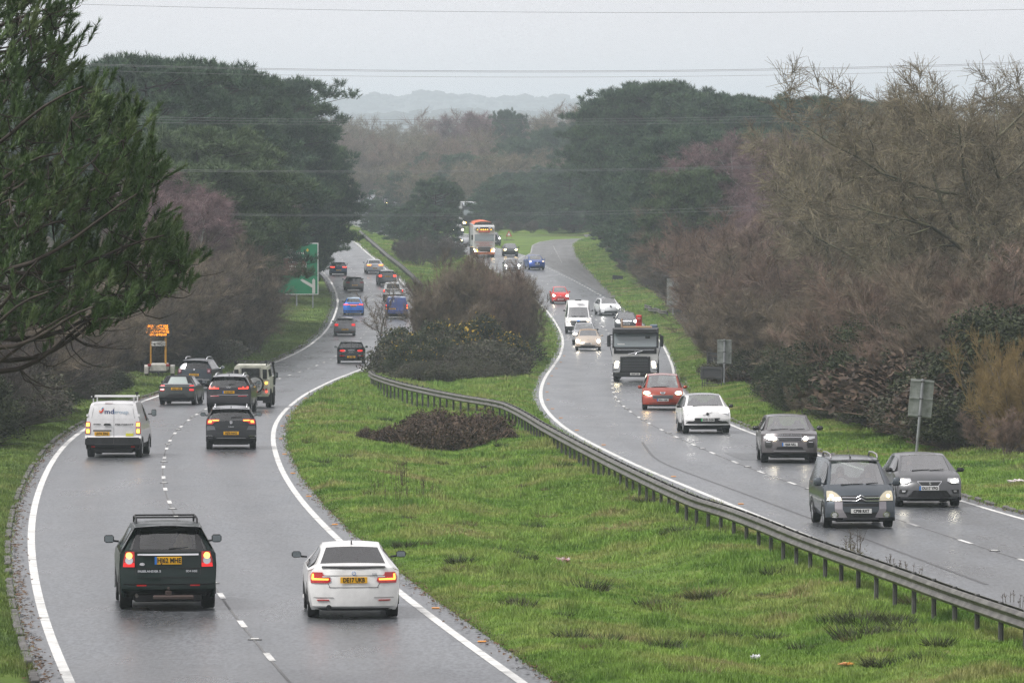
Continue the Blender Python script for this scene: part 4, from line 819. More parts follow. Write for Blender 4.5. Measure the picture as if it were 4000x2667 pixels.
def gmat(name, cols, sc=.28):
    m = noisy(name, cols, sc, (.5, .7), 5, coord='World', spec=.3, fine=(2.2, .50, 1.35), pos=(.28, .72)); return m
GR1 = gmat('median_grass', [(.07, .15, .022), (.13, .24, .034), (.19, .30, .052), (.26, .30, .085), (.28, .235, .11)])
GR2 = gmat('verge_grass', [(.08, .135, .03), (.13, .195, .042), (.18, .21, .065)])
gr = np.random.default_rng(17)
def scatter(n, y0, y1, fa, fb, powr=1.6):
    """denser towards the bridge"""
    u = gr.random(n); y = y0 * (y1 / y0) ** (u ** powr); a, b = fa(y), fb(y); x = a + (b - a) * gr.random(n); return x, y
def keep(x, y, m): return x[m], y[m]
fa = lambda y: L2(y) + OL - .06; fb = lambda y: r1o(y) + .05
x, y = scatter(150000, 92, 330, fa, fb, 1.15); m = fb(y) > fa(y) + .2; x, y = x[m], y[m]
nz = .5 + .5 * np.sin(x * .8 + 1.3 * np.sin(y * .17)) * np.sin(y * .31 + x * .4); sc = np.clip(y / 130, .8, 2.2)
n2 = np.clip(np.sin(x * 2.3 + 2 * np.sin(y * .5)) * np.sin(y * .9 + 1.7 * np.sin(x * 1.1)), 0, 1) ** 2; hh = (.04 + .06 * nz + .16 * n2 + .05 * gr.random(len(x)) ** 3) * (.8 + .25 * sc); e_ = np.minimum(x - fa(y), fb(y) - x); hh *= np.clip(.5 + e_ * .8, .5, 1)
blades('grass', x, y, hh, .012 * sc, GR1, 5, label='long green grass of the wide median between the carriageways')
fa = lambda y: np.maximum(L1(y) - OL - 9, -.1 * y - 2); fb = lambda y: L1(y) - OL + .05
x, y = scatter(52000, 95, 560, fa, fb, 1.0); m = (x > TLE(y) - 1.5) & (x > -.092 * y - .5); x, y = x[m], y[m]; sc = np.clip(y / 130, .8, 3)
blades('grass', x, y, (.06 + .08 * gr.random(len(x))) * (.8 + .2 * sc), .012 * sc, GR2, 5, seed=2, label='damp green grass of the left verge')
fa = lambda y: r2o(y) - .04; fb = lambda y: TRE(y) + 1.5
x, y = scatter(60000, 150, 800, fa, fb, 1.0); m = (x < .092 * y + .5); x, y = x[m], y[m]; sc = np.clip(y / 130, .8, 4)
blades('grass', x, y, (.05 + .07 * gr.random(len(x))) * (.8 + .2 * sc), .012 * sc, GR1, 5, seed=3, label='bright green grass of the right verge')
fa = lambda y: L2(y) + OL; fb = lambda y: r1o(y)
x, y = scatter(42000, 330, 900, fa, fb, 1.0); sc = np.clip(y / 130, 1, 5)
blades('grass', x, y, (.06 + .08 * gr.random(len(x))) * (.6 + .2 * sc), .012 * sc, GR1, 5, seed=4, label='grass of the median beyond the thicket')
# coarse tussocks, each one lift-off-able
STRAW = gmat('straw_tussock', [(.06, .075, .022), (.13, .12, .045), (.20, .16, .07)], 1.5)
def tuss(px, py, s, mt, label, name='grass_tussock', cat='tussock', dark=0):
    c = G(px, py); g = np.random.default_rng(int(px + py)); n = 260; a = g.uniform(0, 6.283, n); rr_ = g.random(n) ** .5 * s; b = np.stack([np.cos(a) * rr_, np.sin(a) * rr_ * 1.6, np.zeros(n)], -1)
    l = g.uniform(.3, 1.2, n)[:, None] * s; d = norm(np.stack([np.cos(a) * .8, np.sin(a) * .8, np.full(n, .9)], -1) + g.normal(0, .3, (n, 3))); sd = norm(g.normal(0, 1, (n, 3))) * .009
    V = np.stack([b - sd, b + sd, b + d * l], 1).reshape(-1, 3); o = obj(name, V, np.arange(3 * n).reshape(-1, 3), mt, loc=c); tag(o, label, cat, 'rough tussocks in the median grass')
DRK = gmat('dark_tussock', [(.02, .028, .010), (.04, .05, .018), (.06, .05, .025)], 1.5)
rt = random.Random(4); TL_ = []
while len(TL_) < 70:
    a, b = rt.uniform(1100, 3700), rt.uniform(1560, 2650)
    x_, y_, z_ = P(a, b)
    if L2(y_) + 1.2 < x_ < R1(y_) - 2.2: TL_.append((a, b, rt.uniform(.12, .32)))
for (px, py, s) in TL_ + [(2655, 2090, .30), (2840, 2092, .30), (2760, 2295, .45), (2810, 2240, .2), (3020, 2240, .28), (2990, 2305, .18), (3280, 2415, .25), (3370, 2440, .5), (3480, 2435, .3), (3350, 2510, .45), (3440, 2490, .35), (2840, 2465, .25), (3010, 2470, .25), (3580, 2360, .35), (1840, 1880, .2), (2080, 2040, .25), (1820, 2050, .25), (2030, 1730, .25), (1560, 1800, .2), (2150, 1900, .22), (1790, 2220, .3), (2300, 2310, .4), (2420, 2250, .25), (1780, 2240, .25), (2540, 2360, .3)]:
    dk = (int(px * 7 + py) % 3) != 0
    tuss(px, py, s, DRK if dk else STRAW, 'dark rough grass tussock in the near median' if dk else 'straw coloured grass tussock in the near median')
DEADW = noisy('dead_stems', [(.05, .04, .03), (.12, .09, .06)], 4, coord='World')
def weed(px, py, h, n, spread, label, leafy=False):
    c = G(px, py); r = random.Random(int(px * 3 + py)); mb = MB()
    for i in range(n):
        x0, y0 = r.gauss(0, spread), r.gauss(0, spread * 1.5); hh = h * r.uniform(.55, 1.05); dx, dy = r.gauss(0, .12) * hh, r.gauss(0, .12) * hh
        p = [(x0, y0, -.03), (x0 + dx * .4, y0 + dy * .4, hh * .5), (x0 + dx, y0 + dy, hh)]; mb.tube(p, [.008, .006, .004], 3)
        for k in range(6):
            t = r.uniform(.4, 1); q = Vector(p[1]).lerp(Vector(p[2]), (t - .4) / .6); a = r.uniform(0, 6.28); mb.tube([q, q + Vector((math.cos(a) * .08, math.sin(a) * .08, r.uniform(.03, .1))) * h * 1.6], [.004, .003], 3)
    e = empty('weed', c); tag(e, label, 'weed', 'dead weed stalks'); mb.build('stem', DEADW, e)
    if leafy:
        g = np.random.default_rng(9); n = 240; p = np.stack([g.normal(0, spread * 1.2, n), g.normal(0, spread * 1.5, n), np.abs(g.normal(0, h * .25, n))], -1); a = norm(g.normal(0, 1, p.shape)) * .035; b = norm(g.normal(0, 1, p.shape)) * .02
        obj('leaves', np.stack([p - a, p + b, p + a], 1).reshape(-1, 3), np.arange(3 * n).reshape(-1, 3), STRAW, e)
for (px, py, h, n, s) in [(1552, 1925, .75, 12, .14), (1470, 1950, .45, 6, .12), (1545, 1970, .5, 7, .2), (1660, 1955, .6, 5, .12), (1700, 1950, .5, 5, .1), (1590, 1960, .4, 6, .2), (2031, 1915, .6, 1, .01), (1690, 1880, .3, 5, .3), (1430, 1620, .5, 8, .3), (1250, 1560, .4, 8, .4)]:
    weed(px, py, h, n, s, 'dead brown weed stalks standing in the median grass')
weed(3330, 2165, .62, 13, .13, 'leafy dead weed clump behind the crash barrier', True)
for (px, py, h, n, s) in [(3470, 2200, .28, 5, .1), (3530, 2225, .28, 6, .12), (3575, 2245, .3, 4, .08), (3930, 2350, .3, 4, .1), (3990, 2370, .3, 4, .08)]: weed(px, py, h, n, s, 'thin dead stalks growing behind the crash barrier')

# ------------------------------------------------------------------ crash barriers
STEEL = noisy('weathered_galvanised', [(.04, .037, .031), (.095, .09, .078), (.19, .185, .168)], 2.2, (.35, .6), 6, coord='World', spec=.5, fine=(8, .7, 1.15), metal=.25)
STEELD = noisy('dark_galvanised', [(.045, .045, .042), (.11, .11, .105)], 3, (.5, .7), coord='World', metal=.2)
WP = [(.0, .155), (.03, .15), (.075, .10), (.08, .085), (.03, .03), (.02, .0), (.03, -.03), (.08, -.085), (.075, -.10), (.03, -.15), (.0, -.155)]
def beam(path, sgn, zc, off, th=.012):
    """W section swept along the path"""
    V = []; F = []; n = len(WP)
    for i, p in enumerate(path):
        a, b = Vector(path[max(i - 1, 0)]), Vector(path[min(i + 1, len(path) - 1)]); t = (b - a); t.z = 0; t.normalize(); nr_ = Vector((-t.y, t.x, 0)) * sgn
        for (u, v) in WP: q = Vector(p) + nr_ * (off + u) + Vector((0, 0, zc + v)); V.append(tuple(q))
        for (u, v) in WP: q = Vector(p) + nr_ * (off + u - th) + Vector((0, 0, zc + v)); V.append(tuple(q))
    m = 2 * n
    for i in range(len(path) - 1):
        for k in range(n - 1):
            F.append((i * m + k, i * m + k + 1, (i + 1) * m + k + 1, (i + 1) * m + k)); F.append((i * m + n + k, (i + 1) * m + n + k, (i + 1) * m + n + k + 1, i * m + n + k + 1))
        F.append((i * m, (i + 1) * m, (i + 1) * m + n, i * m + n)); F.append((i * m + n - 1, i * m + 2 * n - 1, (i + 1) * m + 2 * n - 1, (i + 1) * m + n - 1))
    for i in (0, len(path) - 1): F += [(i * m + k, i * m + k + 1, i * m + n + k + 1, i * m + n + k) for k in range(n - 1)]
    return V, F
def resample(pts, step):
    pts = [np.array(p, float) for p in pts]; s = np.concatenate([[0], np.cumsum([np.linalg.norm((b - a)[:2]) for a, b in zip(pts, pts[1:])])]); q = np.arange(0, s[-1], step)
    A_ = np.array(pts); o = np.stack([np.interp(q, s, A_[:, k]) for k in range(3)], -1)
    for _ in range(3):
        if len(o) > 4: o[1:-1] = (o[:-2] + 2 * o[1:-1] + o[2:]) / 4
    return [tuple(p) for p in o]
def barrier(pts, label, double=True, sp=2.4, h=.61, post_first=None):
    # pts: photo pixels of the rail's top edge -> ground line
    W_ = []
    for (px, py) in pts:
        q = P(px, py, lift=h + .155 + .05); W_.append((q[0], q[1], 0))
    W_.sort(key=lambda p: p[1]); fine = resample(W_, 1.2)
    fine = [(p[0], p[1], float(gz(p[0], p[1])) + .0) for p in fine]
    zz = np.array([p[2] for p in fine]); base = np.array([HC - float(drop(p[1])) + .05 for p in fine]); fine = [(p[0], p[1], b) for p, b in zip(fine, base)]
    e = empty('crash_barrier', fine[0]); tag(e, label, 'crash barrier'); o = Vector(fine[0])
    loc = [tuple(Vector(p) - o) for p in fine]
    obj('rail', *beam(loc, 1, h, .07), STEEL, e, smooth=False)
    if double: obj('rail', *beam(loc, -1, h, .07), STEEL, e, smooth=False)
    posts = resample(loc, sp); pm = None; k = 0
    for i, p in enumerate(posts):
        a, b = Vector(posts[max(i - 1, 0)]), Vector(posts[min(i + 1, len(posts) - 1)]); t = b - a; az = math.atan2(t.y, t.x); zb = min(0, float(gz(p[0] + o.x, p[1] + o.y)) - (p[2] + o.z)) - .15
        if pm is None: pm = mesh('post', *(lambda m_: (m_.v, m_.f))(MB().box((0, 0, h / 2 + .07), (.11, .06, h + .18), .008).box((0, -.045, h / 2 + .07), (.12, .008, h + .18)).box((0, 0, h), (.1, .14, .1)))) ; pm.materials.append(STEELD)
        if k < 100:
            c = bpy.data.objects.new('post', pm); COL.objects.link(c); c.parent = e; c.location = (p[0], p[1], p[2] + zb * .5); c.rotation_euler = (0, 0, az); c.scale = (1, 1, 1 - zb * .8); k += 1
    bm_ = MB()
    for p, q in zip(posts, posts[1:]):
        t = (Vector(q) - Vector(p)).normalized(); n_ = Vector((-t.y, t.x, 0))
        for u in (-.12, .12):
            for s_ in ((1, -1) if double else (1,)):
                c_ = Vector(p) + t * u + n_ * s_ * .15; bm_.box((c_.x, c_.y, c_.z + h + .1), (.035, .035, .03)).box((c_.x, c_.y, c_.z + h - .08), (.035, .035, .03)) if False else None
    return e
barrier([(1478, 1424), (1452, 1436), (1446, 1447), (1462, 1460), (1510, 1477), (1586, 1498), (1704, 1523), (1816, 1544), (1918, 1559), (1969, 1569), (2020, 1592), (2071, 1620), (2122, 1651), (2199, 1692), (2290, 1739), (2400, 1794), (2500, 1842), (2600, 1888), (2728, 1943), (2844, 1975), (2972, 2022), (3115, 2080), (3275, 2138), (3460, 2200), (3564, 2236), (3671, 2275), (3781, 2313), (3909, 2355), (3999, 2384), (4150, 2436), (4400, 2520), (4700, 2620)][2:], 'long curving steel crash barrier crossing the near median')
barrier([(1405, 898), (1430, 920), (1446, 933), (1480, 962), (1513, 991), (1570, 1034), (1613, 1072), (1650, 1110)], 'straight steel crash barrier beside the far part of the left carriageway', True)
q = [G(2524, 1215), G(2548, 1232), G(2576, 1247), G(2602, 1258)]; q.sort(key=lambda p: p[1])
e = empty('crash_barrier', q[0]); tag(e, 'short bent end of crash barrier on the right verge', 'crash barrier'); lc = [tuple(Vector(p) - Vector(q[0])) for p in resample(q, .9)]
lc = [(p[0] + .25 * math.sin(i * .9), p[1], p[2] + .04 * math.sin(i * 1.3)) for i, p in enumerate(lc)]
obj('rail', *beam(lc, 1, .45, 0), STEEL, e)
for i in (1, len(lc) // 2, len(lc) - 2): MB().box((lc[i][0], lc[i][1], .2), (.09, .07, .6), .005).build('post', STEELD, e)

# ------------------------------------------------------------------ power lines
WIRE = mat('aluminium_wire', (.22, .23, .24), .4, .5)
def wire(pts, d, label, rad=.018):
    pts = sorted(pts); rad *= .55; c = np.polyfit([p[0] for p in pts], [p[1] for p in pts], 2 if len(pts) > 2 else 1); mb = MB(); q = []
    for px in np.linspace(-2600, 6600, 60):
        q.append(A(px, float(np.polyval(c, px)), d))
    o = mb.tube(q, rad, 4).build('power_line', WIRE); tag(o, label, 'power line', 'power lines across the valley')
wire([(85, 12), (1100, 33), (1870, 50), (2900, 49), (4000, 38)], 330, 'topmost power line high in the sky')
wire([(350, 250), (1150, 270), (2000, 280), (2700, 273), (3400, 263)], 345, 'upper power line crossing the skyline pines, higher of three', .02)
wire([(350, 255), (1150, 275), (2000, 284), (2700, 278), (3400, 268)], 346, 'upper power line crossing the skyline pines, middle of three', .016)
wire([(350, 276), (1150, 294), (2000, 303), (2700, 298), (3400, 287)], 347, 'upper power line crossing the skyline pines, lowest of three', .014)
wire([(300, 452), (1200, 465), (2000, 469), (2700, 460), (3200, 450)], 349, 'power line below the horizon hills, higher of three', .016)
wire([(300, 462), (1200, 474), (2000, 478), (2700, 470), (3200, 460)], 350, 'power line below the horizon hills, middle of three', .014)
wire([(300, 474), (1200, 486), (2000, 489), (2700, 482), (3200, 474)], 351, 'power line below the horizon hills, lowest of three', .014)
wire([(500, 661), (1200, 668), (2000, 666), (2700, 655)], 352, 'power line crossing the middle of the woods, upper of two', .016)
wire([(500, 667), (1200, 673), (2000, 671), (2700, 661)], 353, 'power line crossing the middle of the woods, lower of two', .014)
wire([(1100, 838), (1600, 838), (2150, 830), (2700, 815)], 354, 'lowest power line above the traffic, upper of two', .014)
wire([(1100, 843), (1600, 845), (2150, 839), (2700, 828)], 355, 'lowest power line above the traffic, lower of two', .014)

# ------------------------------------------------------------------ signs
GREY = noisy('weathered_aluminium', [(.16, .18, .16), (.27, .29, .27), (.34, .36, .35)], 3, (.45, .6), 6, fine=(9, .85, 1.1), metal=.2)
POSTM = noisy('grey_post', [(.22, .23, .24), (.33, .34, .36)], 3, (.4, .6), metal=.3)
def sign_back(base, wd, ht, z0, lean, label, rz=0.0, posth=None):
    e = empty('sign', base, rz); e.rotation_euler = (0, lean, rz); tag(e, label, 'road sign')
    MB().box((0, .0, z0 + ht / 2), (wd, .018, ht), .004).build('panel', GREY, e)
    rb = MB()
    for z in (z0 + .06, z0 + ht * .5, z0 + ht - .06): rb.box((0, -.03, z), (wd * .96, .04, .05), .004)
    rb.box((-wd / 2 + .012, -.015, z0 + ht / 2), (.02, .025, ht * .98)).box((wd / 2 - .012, -.015, z0 + ht / 2), (.02, .025, ht * .98)); rb.build('frame', GREY, e)
    MB().tube([(0, -.09, -.4), (0, -.09, (posth or z0 + ht) + .03)], .05, 12).build('post', POSTM, e)
    cl = MB()
    for z in (z0 + .06, z0 + ht * .5, z0 + ht - .06): cl.box((0, -.085, z), (.14, .12, .04), .01)
    cl.build('clamps', STEELD, e); return e
b = G(3579, 1790); s_ = FPX / b[1]; sign_back(b, 92 / s_, 148 / s_, (1790 - 1647) / s_, .085, 'tall grey sign seen from behind on a leaning post at the right')
b = G(2828, 1530); s_ = FPX / b[1]; sign_back(b, 56 / s_, 95 / s_, (1530 - 1448) / s_, .01, 'grey sign seen from behind, next to the stacked frames')
b = G(2629, 1252); s_ = FPX / b[1]; sign_back(b, 50 / s_, 103 / s_, (1252 - 1215) / s_, 0, 'far grey sign seen from behind, half hidden by twigs', -.1)
def frame_sign(px, py, w1, h1, z1, label, lean=.0, mt=None):
    b = G(px, py); s_ = FPX / b[1]; e = empty('temporary_sign', b); e.rotation_euler = (-.12, lean, 0); tag(e, label, 'temporary sign', None)
    W, Hh, Z = w1 / s_, h1 / s_, z1 / s_
    MB().box((0, 0, Z + Hh / 2), (W, .02, Hh), .004).build('panel', mat('dark_sign_back', (.045, .045, .05), .6), e)
    fr = MB()
    for sx in (-.42, .42): fr.box((sx * W, -.04, (Z + Hh) / 2), (.04, .04, Z + Hh), .005); fr.box((sx * W * .7, .3, Z * .5), (.035, .035, Z + .1), .005, Matrix.Rotation(.35, 3, 'X'))
    for z in (.15, Z * .55, Z + Hh * .15, Z + Hh * .85): fr.box((0, -.045, z), (W * .84, .03, .035))
    fr.build('frame', STEELD, e)
frame_sign(2780, 1533, 90, 48, 38, 'low dark backed temporary sign on frame legs in front of the stack', .03)
frame_sign(2778, 1520, 46, 64, 70, 'taller dark framed temporary sign standing behind the low one', .06)
b = G(2413, 1104); s_ = FPX / b[1]; e = empty('fallen_sign', b, .1); tag(e, 'small dark board lying propped on the right verge', 'sign')
MB().box((0, 0, .28), (42 / s_, .05, 17 / s_), .01, Matrix.Rotation(.1, 3, 'Y')).build('panel', mat('dark_sign_back'), e); MB().box((-.3, .15, .1), (.05, .05, .4)).box((.3, .15, .1), (.05, .05, .4)).build('leg', STEELD, e)
b = G(1988, 938); e = empty('warning_sign', b); tag(e, 'small red and white triangular warning sign on the far grass island', 'warning sign')
MB().prism([(-.42, .55), (.42, .55), (0, 1.35)], -.01, .01, 'y').build('panel', mat('sign_red', (.4, .03, .02), .5), e)
MB().prism([(-.22, .66), (.22, .66), (0, 1.1)], -.022, -.012, 'y').build('face', mat('sign_white', (.7, .7, .7), .5), e); MB().box((-.3, .1, .3), (.04, .04, .7)).box((.3, .1, .3), (.04, .04, .7)).box((0, 0, .05), (1.5, .3, .08), .01).build('frame', STEELD, e)

# the big green direction sign
c = P(1165, 1212); s_ = FPX / c[1]; e = empty('direction_sign', (c[0], c[1], float(gz(c[0], c[1])))); tag(e, 'large green direction sign half hidden by bare twigs on the left verge', 'direction sign')
SGN = noisy('sign_green', [(.008, .16, .07), (.012, .21, .095)], 1, (.4, .5)); SWH = mat('sign_white'); SBR = mat('sign_brown', (.10, .04, .022), .5); dusty = mat('dusty_white', (.5, .5, .48), .6)
z0 = (1212 - 1162) / s_; Hh = 202 / s_; X0, X1 = (1074 - 1165) / s_, (1244 - 1165) / s_; W = X1 - X0; cx = (X0 + X1) / 2
MB().box((cx, 0, z0 + Hh / 2), (W, .04, Hh), .01).build('panel', SWH, e); MB().box((cx, -.025, z0 + Hh / 2), (W - .16, .02, Hh - .16), .008).build('face', SGN, e)
bp_ = MB().box((cx - .35, -.04, z0 + Hh * .54), (W * .62 + .08, .02, Hh * .32 + .08), .01).build('border', dusty, e); MB().box((cx - .35, -.052, z0 + Hh * .54), (W * .62, .02, Hh * .32), .01).build('tourist_panel', SBR, e)
t = MB(); ax = (1229 - 1165) / s_ ; t.box((X1 - .42, -.045, z0 + .72), (.26, .02, 1.2)).prism([(X1 - .55, z0 + .62), (X1 - .55, z0 + .92), (X1 - 1.45, z0 + 1.42), (X1 - 1.62, z0 + 1.3), (X1 - 1.40, z0 + 1.12)], -.055, -.036, 'y'); t.prism([(X1 - .55, z0 + 1.3), (X1 - .29, z0 + 1.3), (X1 - .42, z0 + 1.45)], -.055, -.036, 'y'); t.build('arrow', dusty, e)
t = MB()
for k, (xx, zz, ww) in enumerate([(-.9, .88, 1.2), (-.6, .80, 1.5), (-.75, .73, 1.0), (-.7, .62, 1.3), (-.6, .55, 1.6), (-.7, .48, 1.2)]):
    for j in range(int(ww / .17)): t.box((cx + xx + j * .17, -.066 if k > 2 else -.038, z0 + Hh * zz), (.10, .012, .2 if j % 2 else .15))
t.build('lettering', dusty, e)
MB().prism([(X1 - 1.1, z0 + Hh * .86), (X1 - .95, z0 + Hh * .82), (X1 - .85, z0 + Hh * .86), (X1 - .95, z0 + Hh * .90)], -.05, -.036, 'y').build('route_number', mat('sign_yellow', (.5, .36, .03), .5), e)
for xx in (X0 + .5, cx, X1 - .5): MB().box((xx, .1, (z0 + Hh) / 2 - .2), (.12, .12, z0 + Hh + .2), .01).build('post', POSTM, e)

# the matrix sign trailer
c = P(622, 1487); s_ = FPX / c[1]; x_ = c[0]; e = empty('message_trailer', (x_, c[1], float(gz(x_, c[1])))); tag(e, 'amber message sign on a yellow and white trailer beside the left verge', 'message sign')
YEL = noisy('yellow_paint', [(.35, .17, .03), (.50, .26, .035)], 6, (.4, .6)); WHT = noisy('trailer_white', [(.35, .34, .31), (.5, .49, .46)], 5, (.4, .6)); BLK = mat('black_board', (.012, .012, .013), .5); RBR = mat('rubber', (.015, .015, .016), .8)
u = 1 / s_; zz = lambda py: (1487 - py) * u; xx = lambda px: (px - 622) * u
bd = MB().box((xx(616), 0, (zz(1280) + zz(1331)) / 2), (110 * u, .14, 53 * u), .02).build('display_board', BLK, e)
LED = mat('amber_led', (.9, .3, .02), .5, emis=(1, .30, .01), estr=1.7)
for i, s in enumerate(['EMERGENCY GAS', 'WORKS UPTON RD', 'W/BOUND CLOSURE', 'SGN 0800 9121700']): text('led_text', s, .168, LED, bd, (xx(616), -.075, zz(1288.5 + i * 11.3)), bold=.006, sx=[.88, .80, .80, .74][i])
MB().box((xx(616), 0, zz(1267)), (80 * u, .05, .04)).box((xx(591), 0, zz(1274)), (.04, .04, .2)).box((xx(641), 0, zz(1274)), (.04, .04, .2)).build('solar_panel_frame', BLK, e)
for a_, w_ in ((589, .09), (647, .11)): MB().box((xx(a_), .05, (zz(1331) + zz(1438)) / 2), (w_, .09, (1438 - 1331) * u), .01).build('mast', YEL, e)
pl = MB().box((xx(619), -.03, zz(1357)), (54 * u, .02, 18 * u)).build('name_plate', SWH, e)
mb = MB(); mb.prism([(xx(599), zz(1361)), (xx(609), zz(1361)), (xx(604), zz(1353))], -.05, -.042, 'y')
for k in range(3): mb.box((xx(630), -.045, zz(1352 + 4.5 * k)), (30 * u, .01, .022))
mb.build('lettering', mat('print_grey', (.08, .08, .08), .6), pl)
MB().box((xx(620), .5, zz(1450)), (66 * u, 2.0, 27 * u), .03).build('body', WHT, e); MB().box((xx(620), -.56, zz(1466)), (70 * u, .08, .07)).box((xx(620), .7, zz(1468)), (.12, 3.4, .1)).build('chassis', BLK, e)
for sx in (-1, 1):
    MB().box((sx * .51, -.54, zz(1440)), (.20, .06, .14), .02).build('tail_light', mat('trailer_lamp', (.25, .012, .015), .4), e)
    MB().lathe([(-.12, .33), (-.12, .36), (.12, .36), (.12, .33)], 'x', (sx * .72, .5, .30), 14, 0, math.pi, False).lathe([(-.12, .36), (-.119, .0)], 'x', (sx * .72, .5, .30), 14, 0, math.pi, False).box((sx * .72, .15, .36), (.24, .03, .4), .02).build('mudguard', WHT, e)
    MB().lathe([(-.1, .22), (-.08, .29), (.08, .29), (.1, .22)], 'x', (sx * .72, .5, .29), 16).build('wheel', RBR, e)
MB().box((.0, -.5, .15), (.06, .06, .32)).box((.0, -.5, .02), (.22, .22, .03)).build('jack_leg', STEELD, e)

# ------------------------------------------------------------------ litter
def crumple(name, px, py, sz, col, label, cat, seed, flat=.5, col2=None):
    c = G(px, py); g = np.random.default_rng(seed); t = (1 + 5 ** .5) / 2; bm = None
    import bmesh
    bm = bmesh.new(); bmesh.ops.create_icosphere(bm, subdivisions=3, radius=1)
    for v in bm.verts:
        n = Vector(v.co); k = 1 + .35 * math.sin(n.x * 7 + seed) * math.sin(n.y * 9 + seed * 2) + .25 * math.sin(n.z * 11 + n.x * 13 + seed) + g.normal(0, .06); v.co = Vector((n.x * sz[0], n.y * sz[1], max(-.02, n.z * sz[2] * flat + sz[2] * .3))) * k
    me = bpy.data.meshes.new(name); bm.to_mesh(me); bm.free(); me.materials.append(noisy('litter_' + str(seed), [col, col2 or col], 9, (.4, .6)))
    o = bpy.data.objects.new(name, me); COL.objects.link(o); o.location = (c[0], c[1], c[2] + .02); tag(o, label, cat); return o
crumple('carrier_bag', 2198, 2160, (.17, .2, .16), (.55, .5, .5), 'crumpled white and red carrier bag lying in the median', 'litter', 3, col2=(.3, .06, .07))
crumple('plastic_bag', 2952, 2556, (.08, .08, .08), (.6, .6, .62), 'small white plastic bag in the near grass', 'litter', 4)
crumple('wrapper', 3306, 2592, (.11, .09, .05), (.5, .22, .16), 'pink and orange wrapper in the grass at the bottom right', 'litter', 5, col2=(.65, .35, .05))
crumple('wrapper', 2622, 2420, (.035, .04, .03), (.6, .6, .6), 'tiny white scrap in the grass left of the plastic bag', 'litter', 6)
crumple('plastic_sheet', 400, 1536, (.2, .3, .12), (.5, .52, .55), 'pale plastic sheet at the foot of the left thicket', 'litter', 7)
crumple('plastic_sheet', 288, 1563, (.25, .3, .05), (.25, .5, .48), 'turquoise plastic sheet near the left thicket', 'litter', 8)
crumple('wrapper', 1848, 1537, (.10, .1, .06), (.6, .62, .65), 'white scrap in the grass behind the crash barrier', 'litter', 9)
crumple('wrapper', 2055, 1917, (.08, .08, .03), (.5, .12, .06), 'red and white wrapper in the middle of the median', 'litter', 10, col2=(.6, .6, .6))
crumple('wrapper', 2512, 1164, (.18, .3, .12), (.5, .5, .2), 'yellowish litter on the right verge', 'litter', 11)
crumple('wrapper', 1804, 1873, (.05, .05, .05), (.6, .6, .6), 'small white scrap in the middle of the median', 'litter', 12)
crumple('plastic_sheet', 3970, 1900, (.25, .3, .1), (.55, .5, .5), 'pale plastic rag caught at the foot of the right bank', 'litter', 13)
# ------------------------------------------------------------------ vehicle maker
def glassmat(name, tint, extra, rough=.03):
    m = bpy.data.materials.new(name); m.use_nodes = True; t = m.node_tree; t.nodes.clear(); L = t.links
    tr = t.nodes.new('ShaderNodeBsdfTransparent'); tr.inputs[0].default_value = (*tint, 1)
    gl = t.nodes.new('ShaderNodeBsdfGlossy'); gl.inputs['Roughness'].default_value = rough
    fr = t.nodes.new('ShaderNodeFresnel'); fr.inputs[0].default_value = 1.55
    ad = t.nodes.new('ShaderNodeMath'); ad.operation = 'ADD'; ad.inputs[1].default_value = extra; ad.use_clamp = True; L.new(fr.outputs[0], ad.inputs[0])
    mx_ = t.nodes.new('ShaderNodeMixShader'); L.new(ad.outputs[0], mx_.inputs[0]); L.new(tr.outputs[0], mx_.inputs[1]); L.new(gl.outputs[0], mx_.inputs[2])
    o = t.nodes.new('ShaderNodeOutputMaterial'); L.new(mx_.outputs[0], o.inputs[0]); return m
GW = glassmat('windscreen_glass', (.62, .68, .66), .34); GRW = glassmat('rear_glass', (.62, .68, .64), .10); GTINT = glassmat('privacy_glass', (.12, .13, .14), .05)
GSIDE = mat('side_glass', (.012, .014, .015), .06, spec=.8)
TYRE = noisy('tyre_rubber', [(.010, .010, .011), (.022, .022, .023)], 6, (.6, .85)); RIM = mat('alloy_rim', (.32, .33, .34), .35, .8)
PLAS = noisy('black_plastic', [(.012, .012, .013), (.026, .026, .028)], 5, (.45, .7)); CHROME = mat('chrome_trim', (.75, .76, .78), .12, 1.0); SEAT = mat('seat_fabric', (.03, .03, .033), .8)
GLOSSB = mat('gloss_black', (.008, .008, .009), .12, coat=.5); PY = mat('plate_yellow', (.80, .42, .008), .4); PW = mat('plate_white', (.72, .72, .70), .4); PTX = mat('plate_black', (.008, .008, .008), .5); PB = mat('plate_blue', (.015, .17, .55), .4); PG = mat('plate_green', (.03, .5, .12), .4)
RED = mat('red_lens', (.42, .008, .010), .18, coat=.6); REDL = mat('lit_red_lens', (.7, .02, .02), .3, emis=(1, .06, .03), estr=2.2); ORL = mat('lit_orange_lens', (.9, .25, .05), .3, emis=(1, .28, .04), estr=2.6); YEL_L = mat('lit_yellow_lens', (.9, .5, .1), .3, emis=(1, .52, .08), estr=2.4)
CLEAR = mat('clear_lens', (.55, .56, .58), .12, coat=1.0, metal=.4); HL = mat('lit_headlamp', (.9, .9, .85), .2, emis=(1, .93, .80), estr=30.0); HLW = mat('warm_headlamp', (.9, .8, .6), .2, emis=(1, .70, .36), estr=20.0); DRL = mat('running_light', (.9, .9, .9), .2, emis=(.95, .97, 1), estr=4.0); AMB = mat('lit_indicator', (.9, .45, .05), .3, emis=(1, .48, .03), estr=6.0); DIMH = mat('dim_headlamp', (.42, .38, .28), .15, coat=.6, emis=(1, .85, .6), estr=.08)
